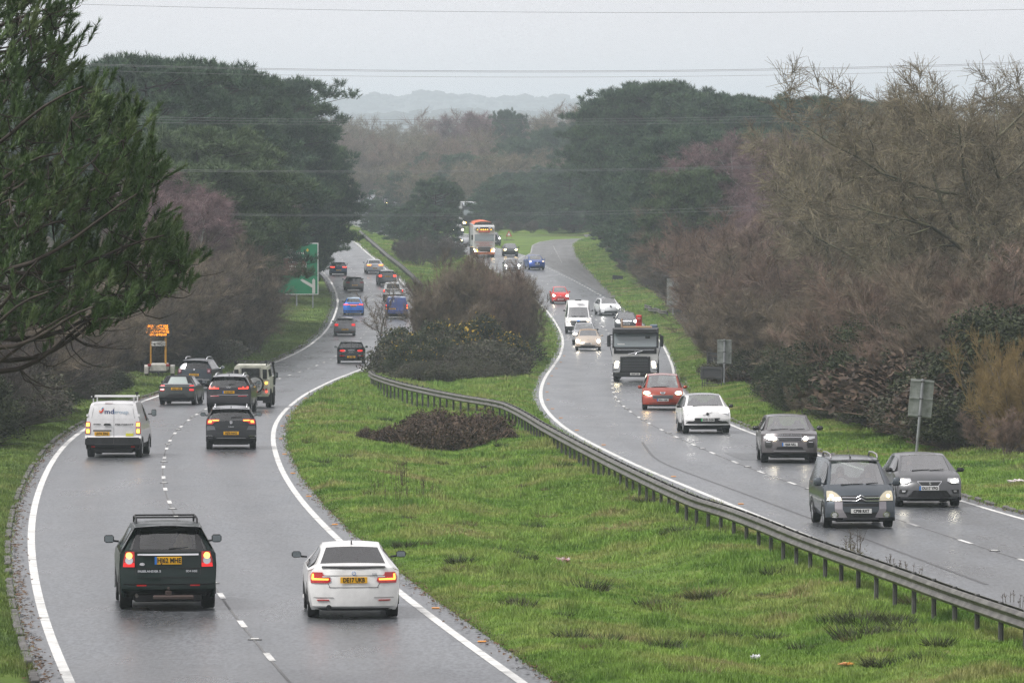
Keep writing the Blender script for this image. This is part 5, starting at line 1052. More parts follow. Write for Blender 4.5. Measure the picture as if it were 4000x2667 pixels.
def paint(name, c=(.05, .056, .062), flake=.25, rough=.34, dirt=.0):
    if name in MATS: return MATS[name]
    a = tuple(min(1, v * (1 - .05 - dirt)) for v in c); b = tuple(min(1, v * 1.05) for v in c)
    m = noisy(name, [a, c, b], 1.6, (rough - .05, rough + .1), 5, spec=.3 if sum(c) < .15 else .5, coat=.25 if sum(c) < .15 else .5, metal=flake, fine=(7, .96 - dirt, 1.04)); return m
K = {
 # x/L, z/H, half width / (W/2), bow, crown      windows are the spans named below
 'hatch': ([(.02,.19,.84,.08,0),(.0,.26,.93,.12,0),(.0,.42,.97,.14,0),(.012,.48,.965,.14,0),(.018,.62,.93,.13,0),(.03,.675,.88,.10,0),(.10,.905,.71,.07,.02),(.075,.945,.69,.05,.03),(.2,.985,.70,.02,.045),(.42,1.0,.70,0,.045),(.58,.965,.69,.06,.04),(.76,.69,.83,.14,.03),(.86,.635,.85,.16,.04),(.955,.545,.83,.22,.04),(.985,.45,.90,.26,0),(1.0,.33,.93,.26,0),(1.0,.2,.93,.24,0),(.97,.13,.9,.2,0)], (5, 6), (10, 11), .64),
 'suv': ([(.02,.20,.84,.08,0),(.0,.26,.94,.12,0),(.0,.40,.98,.14,0),(.012,.46,.975,.14,0),(.018,.60,.95,.13,0),(.03,.665,.90,.10,0),(.085,.905,.74,.08,.02),(.06,.945,.72,.06,.03),(.2,.985,.72,.02,.05),(.42,1.0,.72,0,.05),(.60,.965,.71,.06,.045),(.755,.70,.85,.13,.03),(.86,.665,.86,.15,.04),(.955,.60,.85,.20,.04),(.985,.50,.93,.24,0),(1.0,.36,.96,.24,0),(1.0,.22,.95,.22,0),(.97,.14,.92,.2,0)], (5, 6), (10, 11), .655),
 'mpv': ([(.02,.17,.84,.06,0),(.0,.22,.94,.08,0),(.0,.34,.98,.09,0),(.008,.40,.975,.09,0),(.012,.55,.95,.08,0),(.02,.62,.92,.07,0),(.055,.90,.80,.06,.02),(.05,.95,.78,.05,.03),(.2,.99,.76,.02,.05),(.45,1.0,.75,0,.05),(.66,.965,.72,.08,.05),(.835,.625,.86,.20,.03),(.90,.565,.86,.20,.04),(.965,.475,.84,.24,.04),(.99,.39,.92,.28,0),(1.0,.28,.96,.28,0),(1.0,.16,.95,.26,0),(.97,.11,.92,.22,0)], (5, 6), (10, 11), .60),
 'coupe': ([(.02,.135,.80,.10,0),(.0,.18,.90,.16,0),(.0,.42,.965,.19,0),(.006,.50,.965,.19,0),(.016,.665,.90,.17,0),(.03,.705,.84,.10,.015),(.135,.745,.78,.06,.02),(.28,.945,.62,.05,.025),(.38,.99,.62,.02,.035),(.46,1.0,.62,.0,.035),(.57,.965,.62,.06,.03),(.735,.705,.80,.14,.03),(.85,.655,.84,.18,.04),(.95,.56,.84,.24,.04),(.985,.46,.90,.28,0),(1.0,.33,.94,.28,0),(1.0,.2,.93,.26,0),(.97,.13,.9,.2,0)], (6, 7), (10, 11), .66),
 'saloon': ([(.02,.17,.80,.10,0),(.0,.22,.92,.14,0),(.0,.40,.965,.16,0),(.006,.50,.965,.16,0),(.012,.66,.90,.14,0),(.025,.70,.85,.10,.015),(.13,.73,.80,.06,.02),(.26,.95,.66,.05,.025),(.36,.99,.66,.02,.035),(.46,1.0,.66,.0,.035),(.57,.965,.65,.06,.03),(.735,.705,.82,.14,.03),(.85,.655,.85,.18,.04),(.95,.56,.84,.24,.04),(.985,.46,.90,.28,0),(1.0,.33,.94,.28,0),(1.0,.2,.93,.26,0),(.97,.13,.9,.2,0)], (6, 7), (10, 11), .66),
 'van': ([(.015,.19,.90,.03,0),(.0,.24,.97,.05,0),(.0,.37,.985,.05,0),(.008,.40,.97,.05,0),(.010,.60,.955,.05,0),(.014,.66,.94,.05,0),(.028,.93,.83,.05,.01),(.04,.975,.80,.05,.02),(.10,1.0,.78,.02,.03),(.5,1.0,.78,0,.03),(.70,.965,.76,.08,.04),(.86,.62,.88,.2,.03),(.91,.57,.88,.2,.04),(.965,.50,.86,.24,.04),(.99,.40,.92,.26,0),(1.0,.28,.96,.26,0),(1.0,.17,.95,.24,0),(.97,.12,.92,.2,0)], None, (10, 11), .62),
 'hivan': ([(.015,.15,.94,.03,0),(.0,.20,.97,.05,0),(.0,.3,.98,.05,0),(.004,.40,.97,.05,0),(.006,.55,.95,.05,0),(.010,.62,.94,.05,0),(.02,.93,.86,.05,.01),(.03,.985,.82,.05,.02),(.10,1.0,.80,.02,.03),(.6,1.0,.80,0,.03),(.735,.80,.76,.08,.03),(.855,.49,.86,.18,.02),(.90,.455,.86,.18,.03),(.965,.38,.85,.22,.03),(.985,.31,.92,.24,0),(1.0,.22,.96,.24,0),(1.0,.13,.95,.22,0),(.97,.10,.92,.2,0)], None, (10, 11), .5),
 'beetle': ([(.03,.17,.80,.10,0),(.0,.24,.88,.2,0),(.0,.40,.90,.24,0),(.02,.52,.88,.22,0),(.06,.62,.82,.2,.03),(.12,.70,.74,.16,.03),(.24,.91,.64,.08,.03),(.3,.96,.64,.05,.04),(.4,.99,.64,.02,.045),(.48,1.0,.64,0,.045),(.58,.96,.64,.07,.04),(.715,.70,.76,.16,.03),(.82,.655,.68,.22,.06),(.93,.54,.60,.30,.08),(.975,.43,.80,.36,.02),(1.0,.31,.90,.34,0),(1.0,.2,.90,.3,0),(.97,.14,.87,.24,0)], (5, 6), (10, 11), .62),
}
TG = [-1, -.97, -.91, -.6, -.3, 0, .3, .6, .91, .97, 1]
class Car:
    def __init__(s, name, label, cat, kind, L, W, H, px, py, body, front=False, rz=0.0, group=None, clad=None, roofm=None, axle=None, wr=.32, tw=.205, glass_r=None, glass_f=None, tweak=None, sidewin=True, cladm=None):
        prof, rw, fw_, belt = K[kind]; s.L, s.W, s.H = L, W, H; s.front = front
        pr = [list(q) for q in prof]
        if tweak:
            for k, v in tweak.items(): pr[k] = [a if b is None else b for a, b in zip(pr[k], v)]
        s.ra, s.fa = axle or (L * .19, L * .80); s.x0 = s.fa if front else s.ra
        s.pr = [(q[0] * L - s.x0, q[1] * H, q[2] * W / 2, q[3], q[4]) for q in pr]; n = len(s.pr); s.n = n; s.rw, s.fw = rw, fw_; s.belt = belt * H
        p = P(px, py); D = p[1]; f = (C2 if px > 1600 else C1); hd = math.atan2(4.0, float(f(D + 2) - f(D - 2)))
        if front: hd = hd + math.pi
        s.root = empty(name, (p[0], p[1], HC - float(drop(D)) + .005), hd + rz); tag(s.root, label, cat, group)
        sl = (float(drop(D + 2)) - float(drop(D - 2))) / 4; s.root.rotation_euler = (0, sl * (-1 if front else 1), hd + rz)
        s.t = [q for q in TG]; nt_ = len(TG)
        V = []; idx = {}
        for k in range(n):
            for j, t in enumerate(s.t): idx[k, j] = len(V); V.append(s.S(k, t))
        F = []
        for k in range(n - 1):
            for j in range(nt_ - 1):
                if rw and k == rw[0] and 2 <= j < nt_ - 3: continue
                if k == fw_[0] and 2 <= j < nt_ - 3: continue
                F.append((idx[k, j], idx[k, j + 1], idx[k + 1, j + 1], idx[k + 1, j]))
        zs = [s.belt, s.belt * .80, H * .40, max(.26 * H, .30) * .95, H * .155]; s.wl = [.985, 1.0, .995, .97, .90]
        for sg, j0 in ((-1, 0), (1, nt_ - 1)):
            cols = []
            for k in range(n):
                e = Vector(V[idx[k, j0]]); c = [idx[k, j0]]
                xe = min(e.x - s.pr[0][0], s.pr[-1][0] - e.x)
                for lv, z in enumerate(zs):
                    zz = min(z, e.z - .002 * (lv + 1)); bl = max(0, min(1, (min(e.x - s.pr[1][0], s.pr[-2][0] - e.x) - .02) / .3)) if (k < 6 or k > n - 6) else 1
                    if e.z > s.belt: w_ = s.wl[lv] * W / 2
                    else: w_ = abs(e.y) + (s.wl[lv] * W / 2 - abs(e.y)) * bl
                    w_ = max(w_, abs(e.y)) if lv < 4 else w_ * .98
                    c.append(len(V)); V.append((e.x, sg * w_, zz))
                cols.append(c)
            for k in range(n - 1):
                for l in range(len(zs)):
                    q = (cols[k][l], cols[k + 1][l], cols[k + 1][l + 1], cols[k][l + 1]); F.append(q if sg > 0 else q[::-1])
        def cz(f): return sum(V[i][2] for i in f) / 4
        def part(nm, fs, mt):
            u = sorted({i for f in fs for i in f}); mp = {a: b for b, a in enumerate(u)}
            o = obj(nm, [V[i] for i in u], [tuple(mp[i] for i in f) for f in fs], mt, s.root, True)
            try: o.data.set_sharp_from_angle(angle=R(32))
            except Exception: pass
            return o
        if roofm:
            a, b = (rw[1] if rw else 7), fw_[0]; rf = [f for f in F if cz(f) > s.pr[b][1] * .985 - .05 and all(abs(V[i][2]) > s.belt for i in f)]; F = [f for f in F if f not in set(rf)]; part('roof', rf, roofm)
        if clad:
            lo = [f for f in F if cz(f) < clad]; F = [f for f in F if cz(f) >= clad]; part('bumper', lo, cladm or PLAS)
        s.body = part('body', F, body)
        # glass
        def pane(nm, k, mt):
            V2 = []; m = 8
            for a in range(4):
                for b in range(m + 1): V2.append(s.S(k + a / 3, -.92 + 1.84 * b / m, -.012))
            return obj(nm, V2, [(a * (m + 1) + b, (a + 1) * (m + 1) + b, (a + 1) * (m + 1) + b + 1, a * (m + 1) + b + 1) for a in range(3) for b in range(m)], mt, s.root, True)
        if rw: pane('rear_window', rw[0], glass_r or GRW)
        pane('windscreen', fw_[0], glass_f or GW)
        # side windows: between roof edge and belt
        if sidewin:
            ka = rw[0] if rw else 9; kb = fw_[1]; E = [Vector(V[idx[k, nt_ - 1]]) for k in range(n)]
            xa, xb = (E[rw[0]].x + .16 * L * .3 if rw else E[10].x - .85), E[kb].x - .12
            top = [(E[k].x, E[k].z, E[k].y) for k in range(ka, kb + 1)]
            for sg in (-1, 1):
                Vs = []; Fs = []; m = 16; pill = (xa + xb) / 2
                for i in range(m + 1):
                    x = xa + (xb - xa) * i / m; tz = np.interp(x, [q[0] for q in top], [q[1] for q in top]) ; ty = np.interp(x, [q[0] for q in top], [q[2] for q in top])
                    b_ = s.belt + .02; tt_ = max(b_ + .01, tz - .07)
                    for h in (0, 1):
                        z = b_ if h == 0 else tt_; u = (z - s.belt) / max(.05, tz - s.belt); y = (s.wl[0] * W / 2) * (1 - u) + ty * u; Vs.append((x, sg * (y + .008), z))
                for i in range(m):
                    if abs(xa + (xb - xa) * (i + .5) / m - pill) < .05: continue
                    Fs.append((2 * i, 2 * i + 2, 2 * i + 3, 2 * i + 1))
                obj('side_window', Vs, Fs, GSIDE, s.root)
        # cabin, seats, under tray
        zc = s.belt - .10; xr = s.pr[5][0] + .15; xf = s.pr[fw_[1]][0] + .05
        MB().box(((xr + xf) / 2, 0, (zc + .25) / 2 + .02), (xf - xr, W * .80, zc - .25), .02).build('cabin_floor', SEAT, s.root)
        if kind not in ('van', 'hivan') or front:
            st = s.pr[fw_[0]][0] - .15
            for y in (-.36, .36):
                MB().box((st, y, zc + .12), (.14, .46, .42), .06).box((st, y, zc + .36), (.10, .24, .16), .04).build('seat', SEAT, s.root)
            if rw and kind != 'coupe': MB().box((st - .85, 0, zc + .08), (.14, 1.2, .30), .05).box((st - .85, -.38, zc + .27), (.09, .22, .14), .03).box((st - .85, .38, zc + .27), (.09, .22, .14), .03).build('rear_seat', SEAT, s.root)
            w_ = MB(); c_ = Vector((xf - .62, -.36, zc + .12)); w_.tube([c_ + Vector((.05 * math.sin(a), .18 * math.cos(a), .18 * math.sin(a))) for a in [i * math.pi / 8 for i in range(17)]], .014, 5, False); w_.build('steering_wheel', PLAS, s.root)
        MB().box((L / 2 - s.x0, 0, .25), (L * .93, W * .70, .16), .03).box((s.ra - s.x0, 0, .22), (.12, W * .75, .1), .02).build('under_tray', PLAS, s.root)
        for ax in (s.ra, s.fa):
            for sg in (-1, 1):
                y = sg * (W / 2 - .015)
                t_ = MB().lathe([(-tw * sg, wr * .62), (-tw * sg, wr * .93), (-tw * sg * .88, wr), (-.02 * sg, wr), (0, wr * .93), (0, wr * .66), (-.03 * sg, wr * .60)], 'y', (ax - s.x0, y, wr), 24).build('wheel', TYRE, s.root, True)
                r_ = MB().lathe([(.0, .04), (-.002 * sg, wr * .2)], 'y', (ax - s.x0, y, wr), 10)
                for q in range(10):
                    a = q * math.pi / 5; r_.tube([(ax - s.x0, y - .015 * sg, wr), (ax - s.x0 + math.cos(a) * wr * .62, y - .01 * sg, wr + math.sin(a) * wr * .62)], [.022, .014], 4)
                r_.lathe([(-.012 * sg, wr * .60), (-.003 * sg, wr * .66), (-.02 * sg, wr * .66)], 'y', (ax - s.x0, y, wr), 24, close=False); r_.build('rim', RIM, t_)
                MB().lathe([(-.26 * sg, wr + .05), (.012 * sg, wr + .05), (.012 * sg, wr + .0), (-.02 * sg, wr - .03)], 'y', (ax - s.x0, sg * W / 2 * .985, wr), 20, -.15, math.pi + .15, False).build('wheel_arch', PLAS, s.root, True)
    def pp(s, u):
        i = max(0, min(int(u), s.n - 2)); f = u - i; a, b = s.pr[i], s.pr[i + 1]; return [a[q] * (1 - f) + b[q] * f for q in range(5)]
    def S(s, u, t, off=0.0):
        x, z, w_, bow, cr = s.pp(u); d = 1 if u < s.n * .47 else -1; a = abs(t) ** 2.6
        x += d * bow * a; z -= cr * t * t
        return (x - d * off * (.9 if u < 7 or u > 10 else .3), w_ * t, z + off * (.35 if (6.2 > u > 4.8 or u > 9.8) else (1 if u < 10.5 and u > 7 else 0)))
    def X(s, v, z, off=.0, rear=True):
        """x of the rear / front face at sideways v, height z"""
        rng = range(1, 7) if rear else range(s.n - 2, s.fw[0], -1)
        lst = list(range(0, 9)) if rear else list(range(s.n - 1, s.fw[0] - 1, -1)); best = None
        for a, b in zip(lst, lst[1:]):
            za, zb = s.pr[a][1], s.pr[b][1]
            if (za <= z <= zb) or (a == lst[0] and z < za):
                f = 0 if zb == za else max(0, (z - za) / (zb - za)); q = [s.pr[a][c] * (1 - f) + s.pr[b][c] * f for c in range(5)]; best = q; break
        if best is None: best = list(s.pr[lst[-1]])
        x, _, w_, bow, cr = best; d = 1 if rear else -1; t = min(1.0, abs(v) / w_)
        return x + d * bow * t ** 2.6 - d * off
    def panel(s, name, rows, mt, both=False, off=.012, n=6, rear=None, deep=.05, parent=None, label=None):
        """rows: (z, v0, v1) seen from behind (or from the front); v grows to the viewer's right"""
        rear = (not s.front) if rear is None else rear; out = []
        for sg in ((1, -1) if both else (1,)):
            V = []; F = []; m = n + 1; R_ = []
            for a, b in zip(rows, rows[1:]):
                st = max(1, int(abs(a[0] - b[0]) / .12))
                for q in range(st): R_.append(tuple(a[c] + (b[c] - a[c]) * q / st for c in range(3)))
            R_.append(rows[-1])
            for of in (off, off - deep):
                for (z, v0, v1) in R_:
                    for i in range(m):
                        v = (v0 + (v1 - v0) * i / n) * sg; y = -v if rear else v; V.append((s.X(v, z, of, rear), y, z))
            r = len(R_)
            for a in range(r - 1):
                for i in range(n): F.append((a * m + i, a * m + i + 1, (a + 1) * m + i + 1, (a + 1) * m + i))
            o_ = r * m; rim = [a * m for a in range(r)] + [(r - 1) * m + i for i in range(1, m)] + [a * m + n for a in range(r - 2, -1, -1)] + [i for i in range(n - 1, 0, -1)]
            for a, b in zip(rim, rim[1:] + rim[:1]): F.append((a, b, b + o_, a + o_))
            o = obj(name, V, F, mt, parent or s.root)
            if label: o['label'] = label
            out.append(o)
        return out if both else out[0]
    def ell(s, name, v, z, rv_, rz_, mt, both=False, off=.02, **k):
        rows = [(z + rz_ * math.cos(a), v - rv_ * math.sin(a) - .0005, v + rv_ * math.sin(a) + .0005) for a in [i * math.pi / 8 for i in range(9)]]
        return s.panel(name, rows, mt, both, off, 4, **k)
    def plate(s, txt, z, v=0.0, yellow=True, band=None, wd=.52, ht=.112, size=None, x=None, off=.03):
        rear = not s.front; xx = s.X(v, z, off, rear) if x is None else x; y = -v if rear else v
        p = MB().box((0, 0, 0), (.012, wd, ht), .003).build('number_plate', PY if yellow else PW, s.root); p.location = (xx, y, z); p.rotation_euler = (0, 0, 0)
        rt = (math.pi / 2, 0, -math.pi / 2) if rear else (math.pi / 2, 0, math.pi / 2)
        dx = -.008 if rear else .008
        if band: MB().box((dx, (wd / 2 - .022) * (1 if rear else -1), 0), (.004, .044, ht), .0).build('plate_band', band, p)
        t_ = text('plate_text', txt, size or ht * .98, PTX, p, (dx, (-.02 if band and rear else (.02 if band else 0)), -.002), rt, bold=.004, sx=.80 * wd / .52); return p
    def mirrors(s, v, z, mt=None, w_=.20, h=.14, x=None):
        xm = s.pr[s.fw[1]][0] - .22 if x is None else x
        for sg in (-1, 1):
            y = sg * v
            m = MB().box((xm, y, z), (.11, w_, h), .035).tube([(xm, sg * (s.W / 2 * .93), z - .05), (xm, y, z - .03)], .022, 5).build('door_mirror', mt or PLAS, s.root, True)
            MB().box((xm - .057, y, z), (.006, w_ * .84, h * .80), .003).build('mirror_glass', mat('mirror_glass', (.30, .34, .35), .08, 1.0), m)
    def aerial(s, x=.22):
        X = s.pr[7][0] + x; z = np.interp(X, [q[0] for q in s.pr[7:11]], [q[1] for q in s.pr[7:11]]); MB().prism([(X - .08, z - .02), (X + .10, z - .02), (X - .05, z + .07)], -.012, .012, 'y').build('roof_aerial', PLAS, s.root)
    def rails(s, v=.56, mt=None, h=.06):
        for sg in (-1, 1):
            a, b = s.pr[8][0], s.pr[10][0] - .1; z = s.H; MB().tube([(a - .1, sg * v, z - .06), (a + .08, sg * v, z + h * .8), ((a + b) / 2, sg * v, z + h), (b - .1, sg * v, z + h * .6), (b + .08, sg * v, z - .06)], [.02, .022, .022, .022, .02], 6).build('roof_rail', mt or PLAS, s.root, True)
    def wiper(s, v0, v1, z, rear=None):
        rear = (not s.front) if rear is None else rear; sy = -1 if rear else 1
        a = (s.X(v0, z, .03, rear), sy * v0, z); b = (s.X(v1, z + .02, .035, rear), sy * v1, z + .025); MB().tube([a, b], [.016, .01], 4).build('wiper', PLAS, s.root)
    def badge(s, txt, z, v, size, mt=None, sx=1.0, off=.02):
        rear = not s.front; rt = (math.pi / 2, 0, -math.pi / 2) if rear else (math.pi / 2, 0, math.pi / 2)
        return text('badge_lettering', txt, size, mt or CHROME, s.root, (s.X(v, z, off, rear), -v if rear else v, z), rt, bold=.003, sx=sx)
    def lamp(s, v, z, w_, h, mt, off=.03, nm='lit_lamp', both=True): return s.ell(nm, v, z, w_, h, mt, both, off)
def ringlogo(s, z, v=0., r=.05, bars=None, mt=None):
    """round chrome emblem with simple strokes"""
    mb = MB(); rear = not s.front; x = s.X(v, z, .03, rear); y = -v if rear else v
    mb.tube([(x, y + r * math.cos(a), z + r * math.sin(a)) for a in [i * math.pi / 10 for i in range(21)]], r * .13, 4, False)
    for (a, b) in (bars or []): mb.tube([(x, y + a[0] * r, z + a[1] * r), (x, y + b[0] * r, z + b[1] * r)], r * .12, 4)
    mb.build('emblem', mt or CHROME, s.root)
VW = [((-.45, .8), (0, -.8)), ((0, -.8), (.45, .8)), ((-.85, .3), (-.4, -.75)), ((-.4, -.75), (0, .1)), ((0, .1), (.4, -.75)), ((.4, -.75), (.85, .3))]
# ------------------------------------------------------------------ left carriageway, seen from behind
GRN = paint('dark_green_paint', (.005, .016, .014), .3, .3, .15)
c = Car('car', 'dark green SUV with roof bars, nearest vehicle in the left lane', 'car', 'suv', 4.5, 1.91, 1.70, 652, 2375, GRN, clad=None, wr=.365, tw=.25, glass_r=GRW,
        tweak={0: (None, .21, None, None, None), 1: (None, .25, None, None, None), 4: (None, .62, .93, None, None), 5: (.028, .70, .88, .09, None), 6: (.08, .955, .67, None, None), 7: (.045, .975, .68, None, None), 8: (.2, 1.0, .68, None, None), 10: (None, .97, .67, None, None)})
c.panel('window_surround', [(1.60, -.60, -.54), (1.20, -.70, -.56)], GLOSSB, True, .004); c.panel('window_surround', [(1.205, -.70, .70), (1.15, -.72, .72)], GLOSSB, False, .006, 10); c.panel('spoiler', [(1.685, -.62, .62), (1.62, -.64, .64)], GRN, False, .03, 8); c.panel('brake_light', [(1.66, -.17, .17), (1.615, -.16, .16)], PLAS, off=.05)
tl = c.panel('tail_light', [(1.16, .66, .83), (1.0, .655, .875), (.855, .66, .885)], RED, True, .02)
for sg, o in zip((1, -1), tl):
    for nm, z, r_, m_ in (('brake_lamp', 1.08, .062, YEL_L), ('reverse_lamp', .985, .075, CLEAR)): c.ell(nm, sg * .765, z, r_, r_, m_, off=.035, parent=o)
    q = c.panel('reflector', [(.935, sg * .66, sg * .87), (.862, sg * .66, sg * .88)], REDL if False else mat('bright_red_lens', (.55, .01, .01), .3, emis=(1, .02, .02), estr=.5), off=.032, parent=o)
c.panel('trim_strip', [(1.118, -.60, .60), (1.085, -.60, .60)], CHROME, off=.03, n=10); c.panel('tailgate_crease', [(.84, -.64, .64), (.825, -.64, .64)], PLAS, off=.006, n=10)
c.panel('tailgate_gap', [(.66, -.60, .60), (.648, -.60, .60)], PLAS, off=.006, n=10); c.panel('tailgate_gap', [(.84, .635, .645), (.70, .62, .632)], PLAS, True, .006)
c.plate('HJ62 MHE', .985, 0, True, PB, .53, .15, .135)
c.badge('FREELANDER 2', .775, -.37, .055, sx=1.25); c.badge('SD4 HSE', .775, .46, .055, sx=1.1); c.ell('emblem', -.51, .915, .05, .03, CHROME, off=.025)
c.panel('bumper', [(.53, -.88, .88), (.36, -.80, .80)], PLAS, off=.012, n=10); c.panel('bumper_reflector', [(.515, .43, .62), (.487, .43, .62)], RED, True, .03); c.wiper(.02, .40, 1.215)
c.mirrors(1.085, 1.265, PLAS, .20, .16); c.rails(.60, PLAS, .085)
for x in (c.pr[8][0] + .15, c.pr[9][0] + .2): MB().tube([(x, -.6, c.H + .09), (x, .6, c.H + .09)], .02, 6).build('cross_bar', PLAS, c.root)
MB().box((-.95, 0, .34), (.12, .12, .12), .01).lathe([(-.03, .02), (0, .03), (.03, .02)], 'z', (-1.0, 0, .45), 10).box((-.92, -.1, .27), (.3, .8, .08), .02).build('tow_bar', mat('rusty_steel', (.07, .05, .045), .7, .5), c.root)
MB().tube([(-.6, .62, .30), (-.93, .62, .30)], .035, 8).build('exhaust', mat('exhaust_steel', (.12, .11, .10), .4, .8), c.root)
gd = MB()
for k in range(7): gd.box((c.pr[8][0] - .12, -.48 + k * .16, c.H + .012), (.05, .10, .015))
gd.build('roof_trim', CHROME, c.root)
# patterned luggage seen through the rear glass
BAG = noisy('patterned_cloth', [(.12, .05, .03), (.35, .25, .12), (.5, .5, .3)], 7, (.7, .8)); MB().lathe([(0, .05), (.1, .17), (.25, .16), (.36, .08)], 'z', (.1, -.34, 1.12), 10).box((.05, -.30, 1.2), (.15, .35, .2), .05).build('luggage', BAG, c.root)

WH = paint('white_paint', (.70, .70, .69), .0, .3, .04)
c = Car('car', 'white coupe with black mirrors, nearest vehicle in the right lane', 'car', 'coupe', 4.43, 1.77, 1.42, 1377, 2409, WH, wr=.325, tw=.225, rz=-.035)
c.panel('spoiler', [(1.015, -.60, .60), (1.0, -.62, .62), (.985, -.2, .2)], PLAS, off=.05, n=12)
for o, sg in zip(c.panel('tail_light', [(.905, .60, .79), (.86, .59, .82), (.80, .46, .83), (.74, .44, .83), (.70, .50, .82)], RED, True, .018), (1, -1)):
    c.panel('light_bar', [(.875, sg * .765, sg * .80), (.79, sg * .765, sg * .81), (.785, sg * .48, sg * .81), (.755, sg * .49, sg * .80)], ORL, off=.03, parent=o); c.panel('reverse_lamp', [(.835, sg * .46, sg * .60), (.81, sg * .46, sg * .60)], CLEAR, off=.03, parent=o)
c.plate('DE17 UKB', .757, 0, True, None, .52, .12); ringlogo(c, .885, 0, .034, None, PB); c.ell('emblem_centre', 0, .885, .024, .024, PW, off=.028); c.badge('218i', .865, .40, .045, sx=1.2)
c.panel('boot_gap', [(.845, -.58, .58), (.838, -.58, .58)], PLAS, off=.004, n=10); c.panel('boot_gap', [(.62, -.48, .48), (.612, -.46, .46)], PLAS, off=.005, n=10); c.panel('boot_gap', [(.71, .50, .508), (.615, .45, .46)], PLAS, True, .005)
c.panel('bumper_shadow_strip', [(.43, .40, .76), (.415, .38, .78)], mat('painted_shadow_grey', (.3, .3, .3), .5), True, .004); c.panel('bumper_reflector', [(.382, .48, .71), (.363, .47, .70)], RED, True, .02); c.panel('diffuser', [(.215, -.70, .70), (.17, -.60, .60)], PLAS, off=.01, n=10)  # thin grey strips paint the shadow under the bumper moulding
MB().tube([(-.55, .48, .235), (-.86, .48, .235)], .05, 12).build('exhaust', PLAS, c.root); c.mirrors(1.03, 1.10, PLAS, .19, .125); c.aerial(.25)

c = Car('van', 'white panel van with roof bars and company logo on its rear doors', 'van', 'van', 4.95, 1.92, 1.92, 450, 1785, paint('van_white', (.62, .62, .63), .0, .35, .03), wr=.34, tw=.23, clad=.60, rz=-.07)
S_ = 1 / 585.; vx = lambda X: (X - 700) * S_; vz = lambda Y: (1385 - Y) * S_
for o, sg in zip(c.panel('tail_light', [(1.245, .80, .93), (1.18, .785, .94), (.83, .79, .955)], RED, True, .02), (1, -1)):
    for z0_, z1_ in ((1.21, 1.09), (.99, .86)): c.panel('lamp', [(z0_, sg * .815, sg * .915), (z1_, sg * .81, sg * .92)], YEL_L, off=.035, parent=o)
    c.panel('reverse_lamp', [(1.06, sg * .80, sg * .93), (1.02, sg * .80, sg * .93)], CLEAR, off=.03, parent=o)
GAP = mat('door_gap', (.09, .09, .09), .7)
c.panel('door_gap', [(1.85, vx(715), vx(720)), (.47, vx(715), vx(720))], GAP, off=.004, n=1)
for a, b in (((1.845, -.66, .66), (1.838, -.66, .66)), ((1.345, -.75, .75), (1.335, -.75, .75)), ((.475, -.62, .70), (.465, -.62, .70))): c.panel('door_seam', [a, b], GAP if a[0] != 1.345 else mat('white_seam', (.75, .75, .75), .4), off=.004, n=8)
c.panel('door_seam', [(1.83, .655, .663), (1.36, .735, .743)], GAP, True, .004); c.plate('LR74 ZRG', vz(897), vx(480), True, None, .52, .125, off=.02)
c.panel('plate_recess', [(vz(820), vx(300), vx(665)), (vz(850), vx(300), vx(665))], GAP, off=.006); c.panel('handle', [(vz(690), vx(540), vx(625)), (vz(705), vx(515), vx(660)), (vz(725), vx(520), vx(655))], PLAS, off=.04)
c.panel('brake_light', [(vz(280), vx(535), vx(690)), (vz(296), vx(535), vx(690))], mat('dark_red_lens', (.12, .01, .01), .3), off=.015); c.badge('PEUGEOT', vz(712), vx(930), .05, PLAS, 2.9); c.badge('EXPERT', vz(709), vx(380), .042, PLAS, 1.75)
NAVY = mat('logo_navy', (.01, .03, .16), .4); PALE = mat('logo_pale_blue', (.42, .52, .62), .4)
c.badge('md', vz(455), vx(622), .24, NAVY, 1.12, .012); c.badge('group', vz(462), vx(862), .19, PALE, 1.15, .010)
c.panel('logo', [(vz(370), vx(480), vx(505)), (vz(400), vx(462), vx(500)), (vz(425), vx(475), vx(490))], mat('logo_teal', (.02, .25, .4), .4), off=.012); c.panel('logo', [(vz(385), vx(495), vx(510)), (vz(430), vx(468), vx(505)), (vz(462), vx(440), vx(485)), (vz(478), vx(420), vx(465))], mat('logo_red', (.6, .06, .04), .4), off=.016); c.panel('logo', [(vz(430), vx(418), vx(440)), (vz(455), vx(416), vx(452))], mat('logo_orange', (.8, .25, .03), .4), off=.014)
st = c.panel('sticker', [(vz(858), vx(960), vx(1112)), (vz(945), vx(960), vx(1112))], mat('sticker_yellow', (.62, .60, .05), .5), off=.010); c.panel('sticker_top', [(vz(860), vx(963), vx(1108)), (vz(888), vx(963), vx(1108))], PW, off=.014, parent=st)
c.panel('hinge', [(vz(505), .86, .92), (vz(550), .86, .92)], WH, True, .03); c.panel('hinge', [(vz(940), .90, .965), (vz(985), .90, .965)], WH, True, .03); c.panel('bumper_corner', [(.65, .80, .96), (.55, .76, .965), (.46, .70, .965)], PLAS, True, .014)
c.panel('bumper_reflector', [(.41, .62, .75), (.36, .62, .75)], RED, True, .018); c.mirrors(1.10, 1.45, PLAS, .17, .24)
for x, z in ((-.6, 2.10), (.9, 2.10)):
    rb = MB().tube([(x, -.78, z), (x, .78, z)], .025, 6)
    for y in (-.7, .7): rb.box((x, y, 2.0), (.05, .04, .2))
    rb.build('roof_bar', mat('roof_bar_alloy', (.6, .6, .6), .35, .4), c.root)
MB().tube([(.9, -.68, 2.1), (.9, -.68, 2.22)], .03, 6).box((.9, -.68, 2.2), (.05, .12, .06)).box((-.6, .7, 2.1), (.07, .07, .1)).build('bar_clamp', PLAS, c.root)

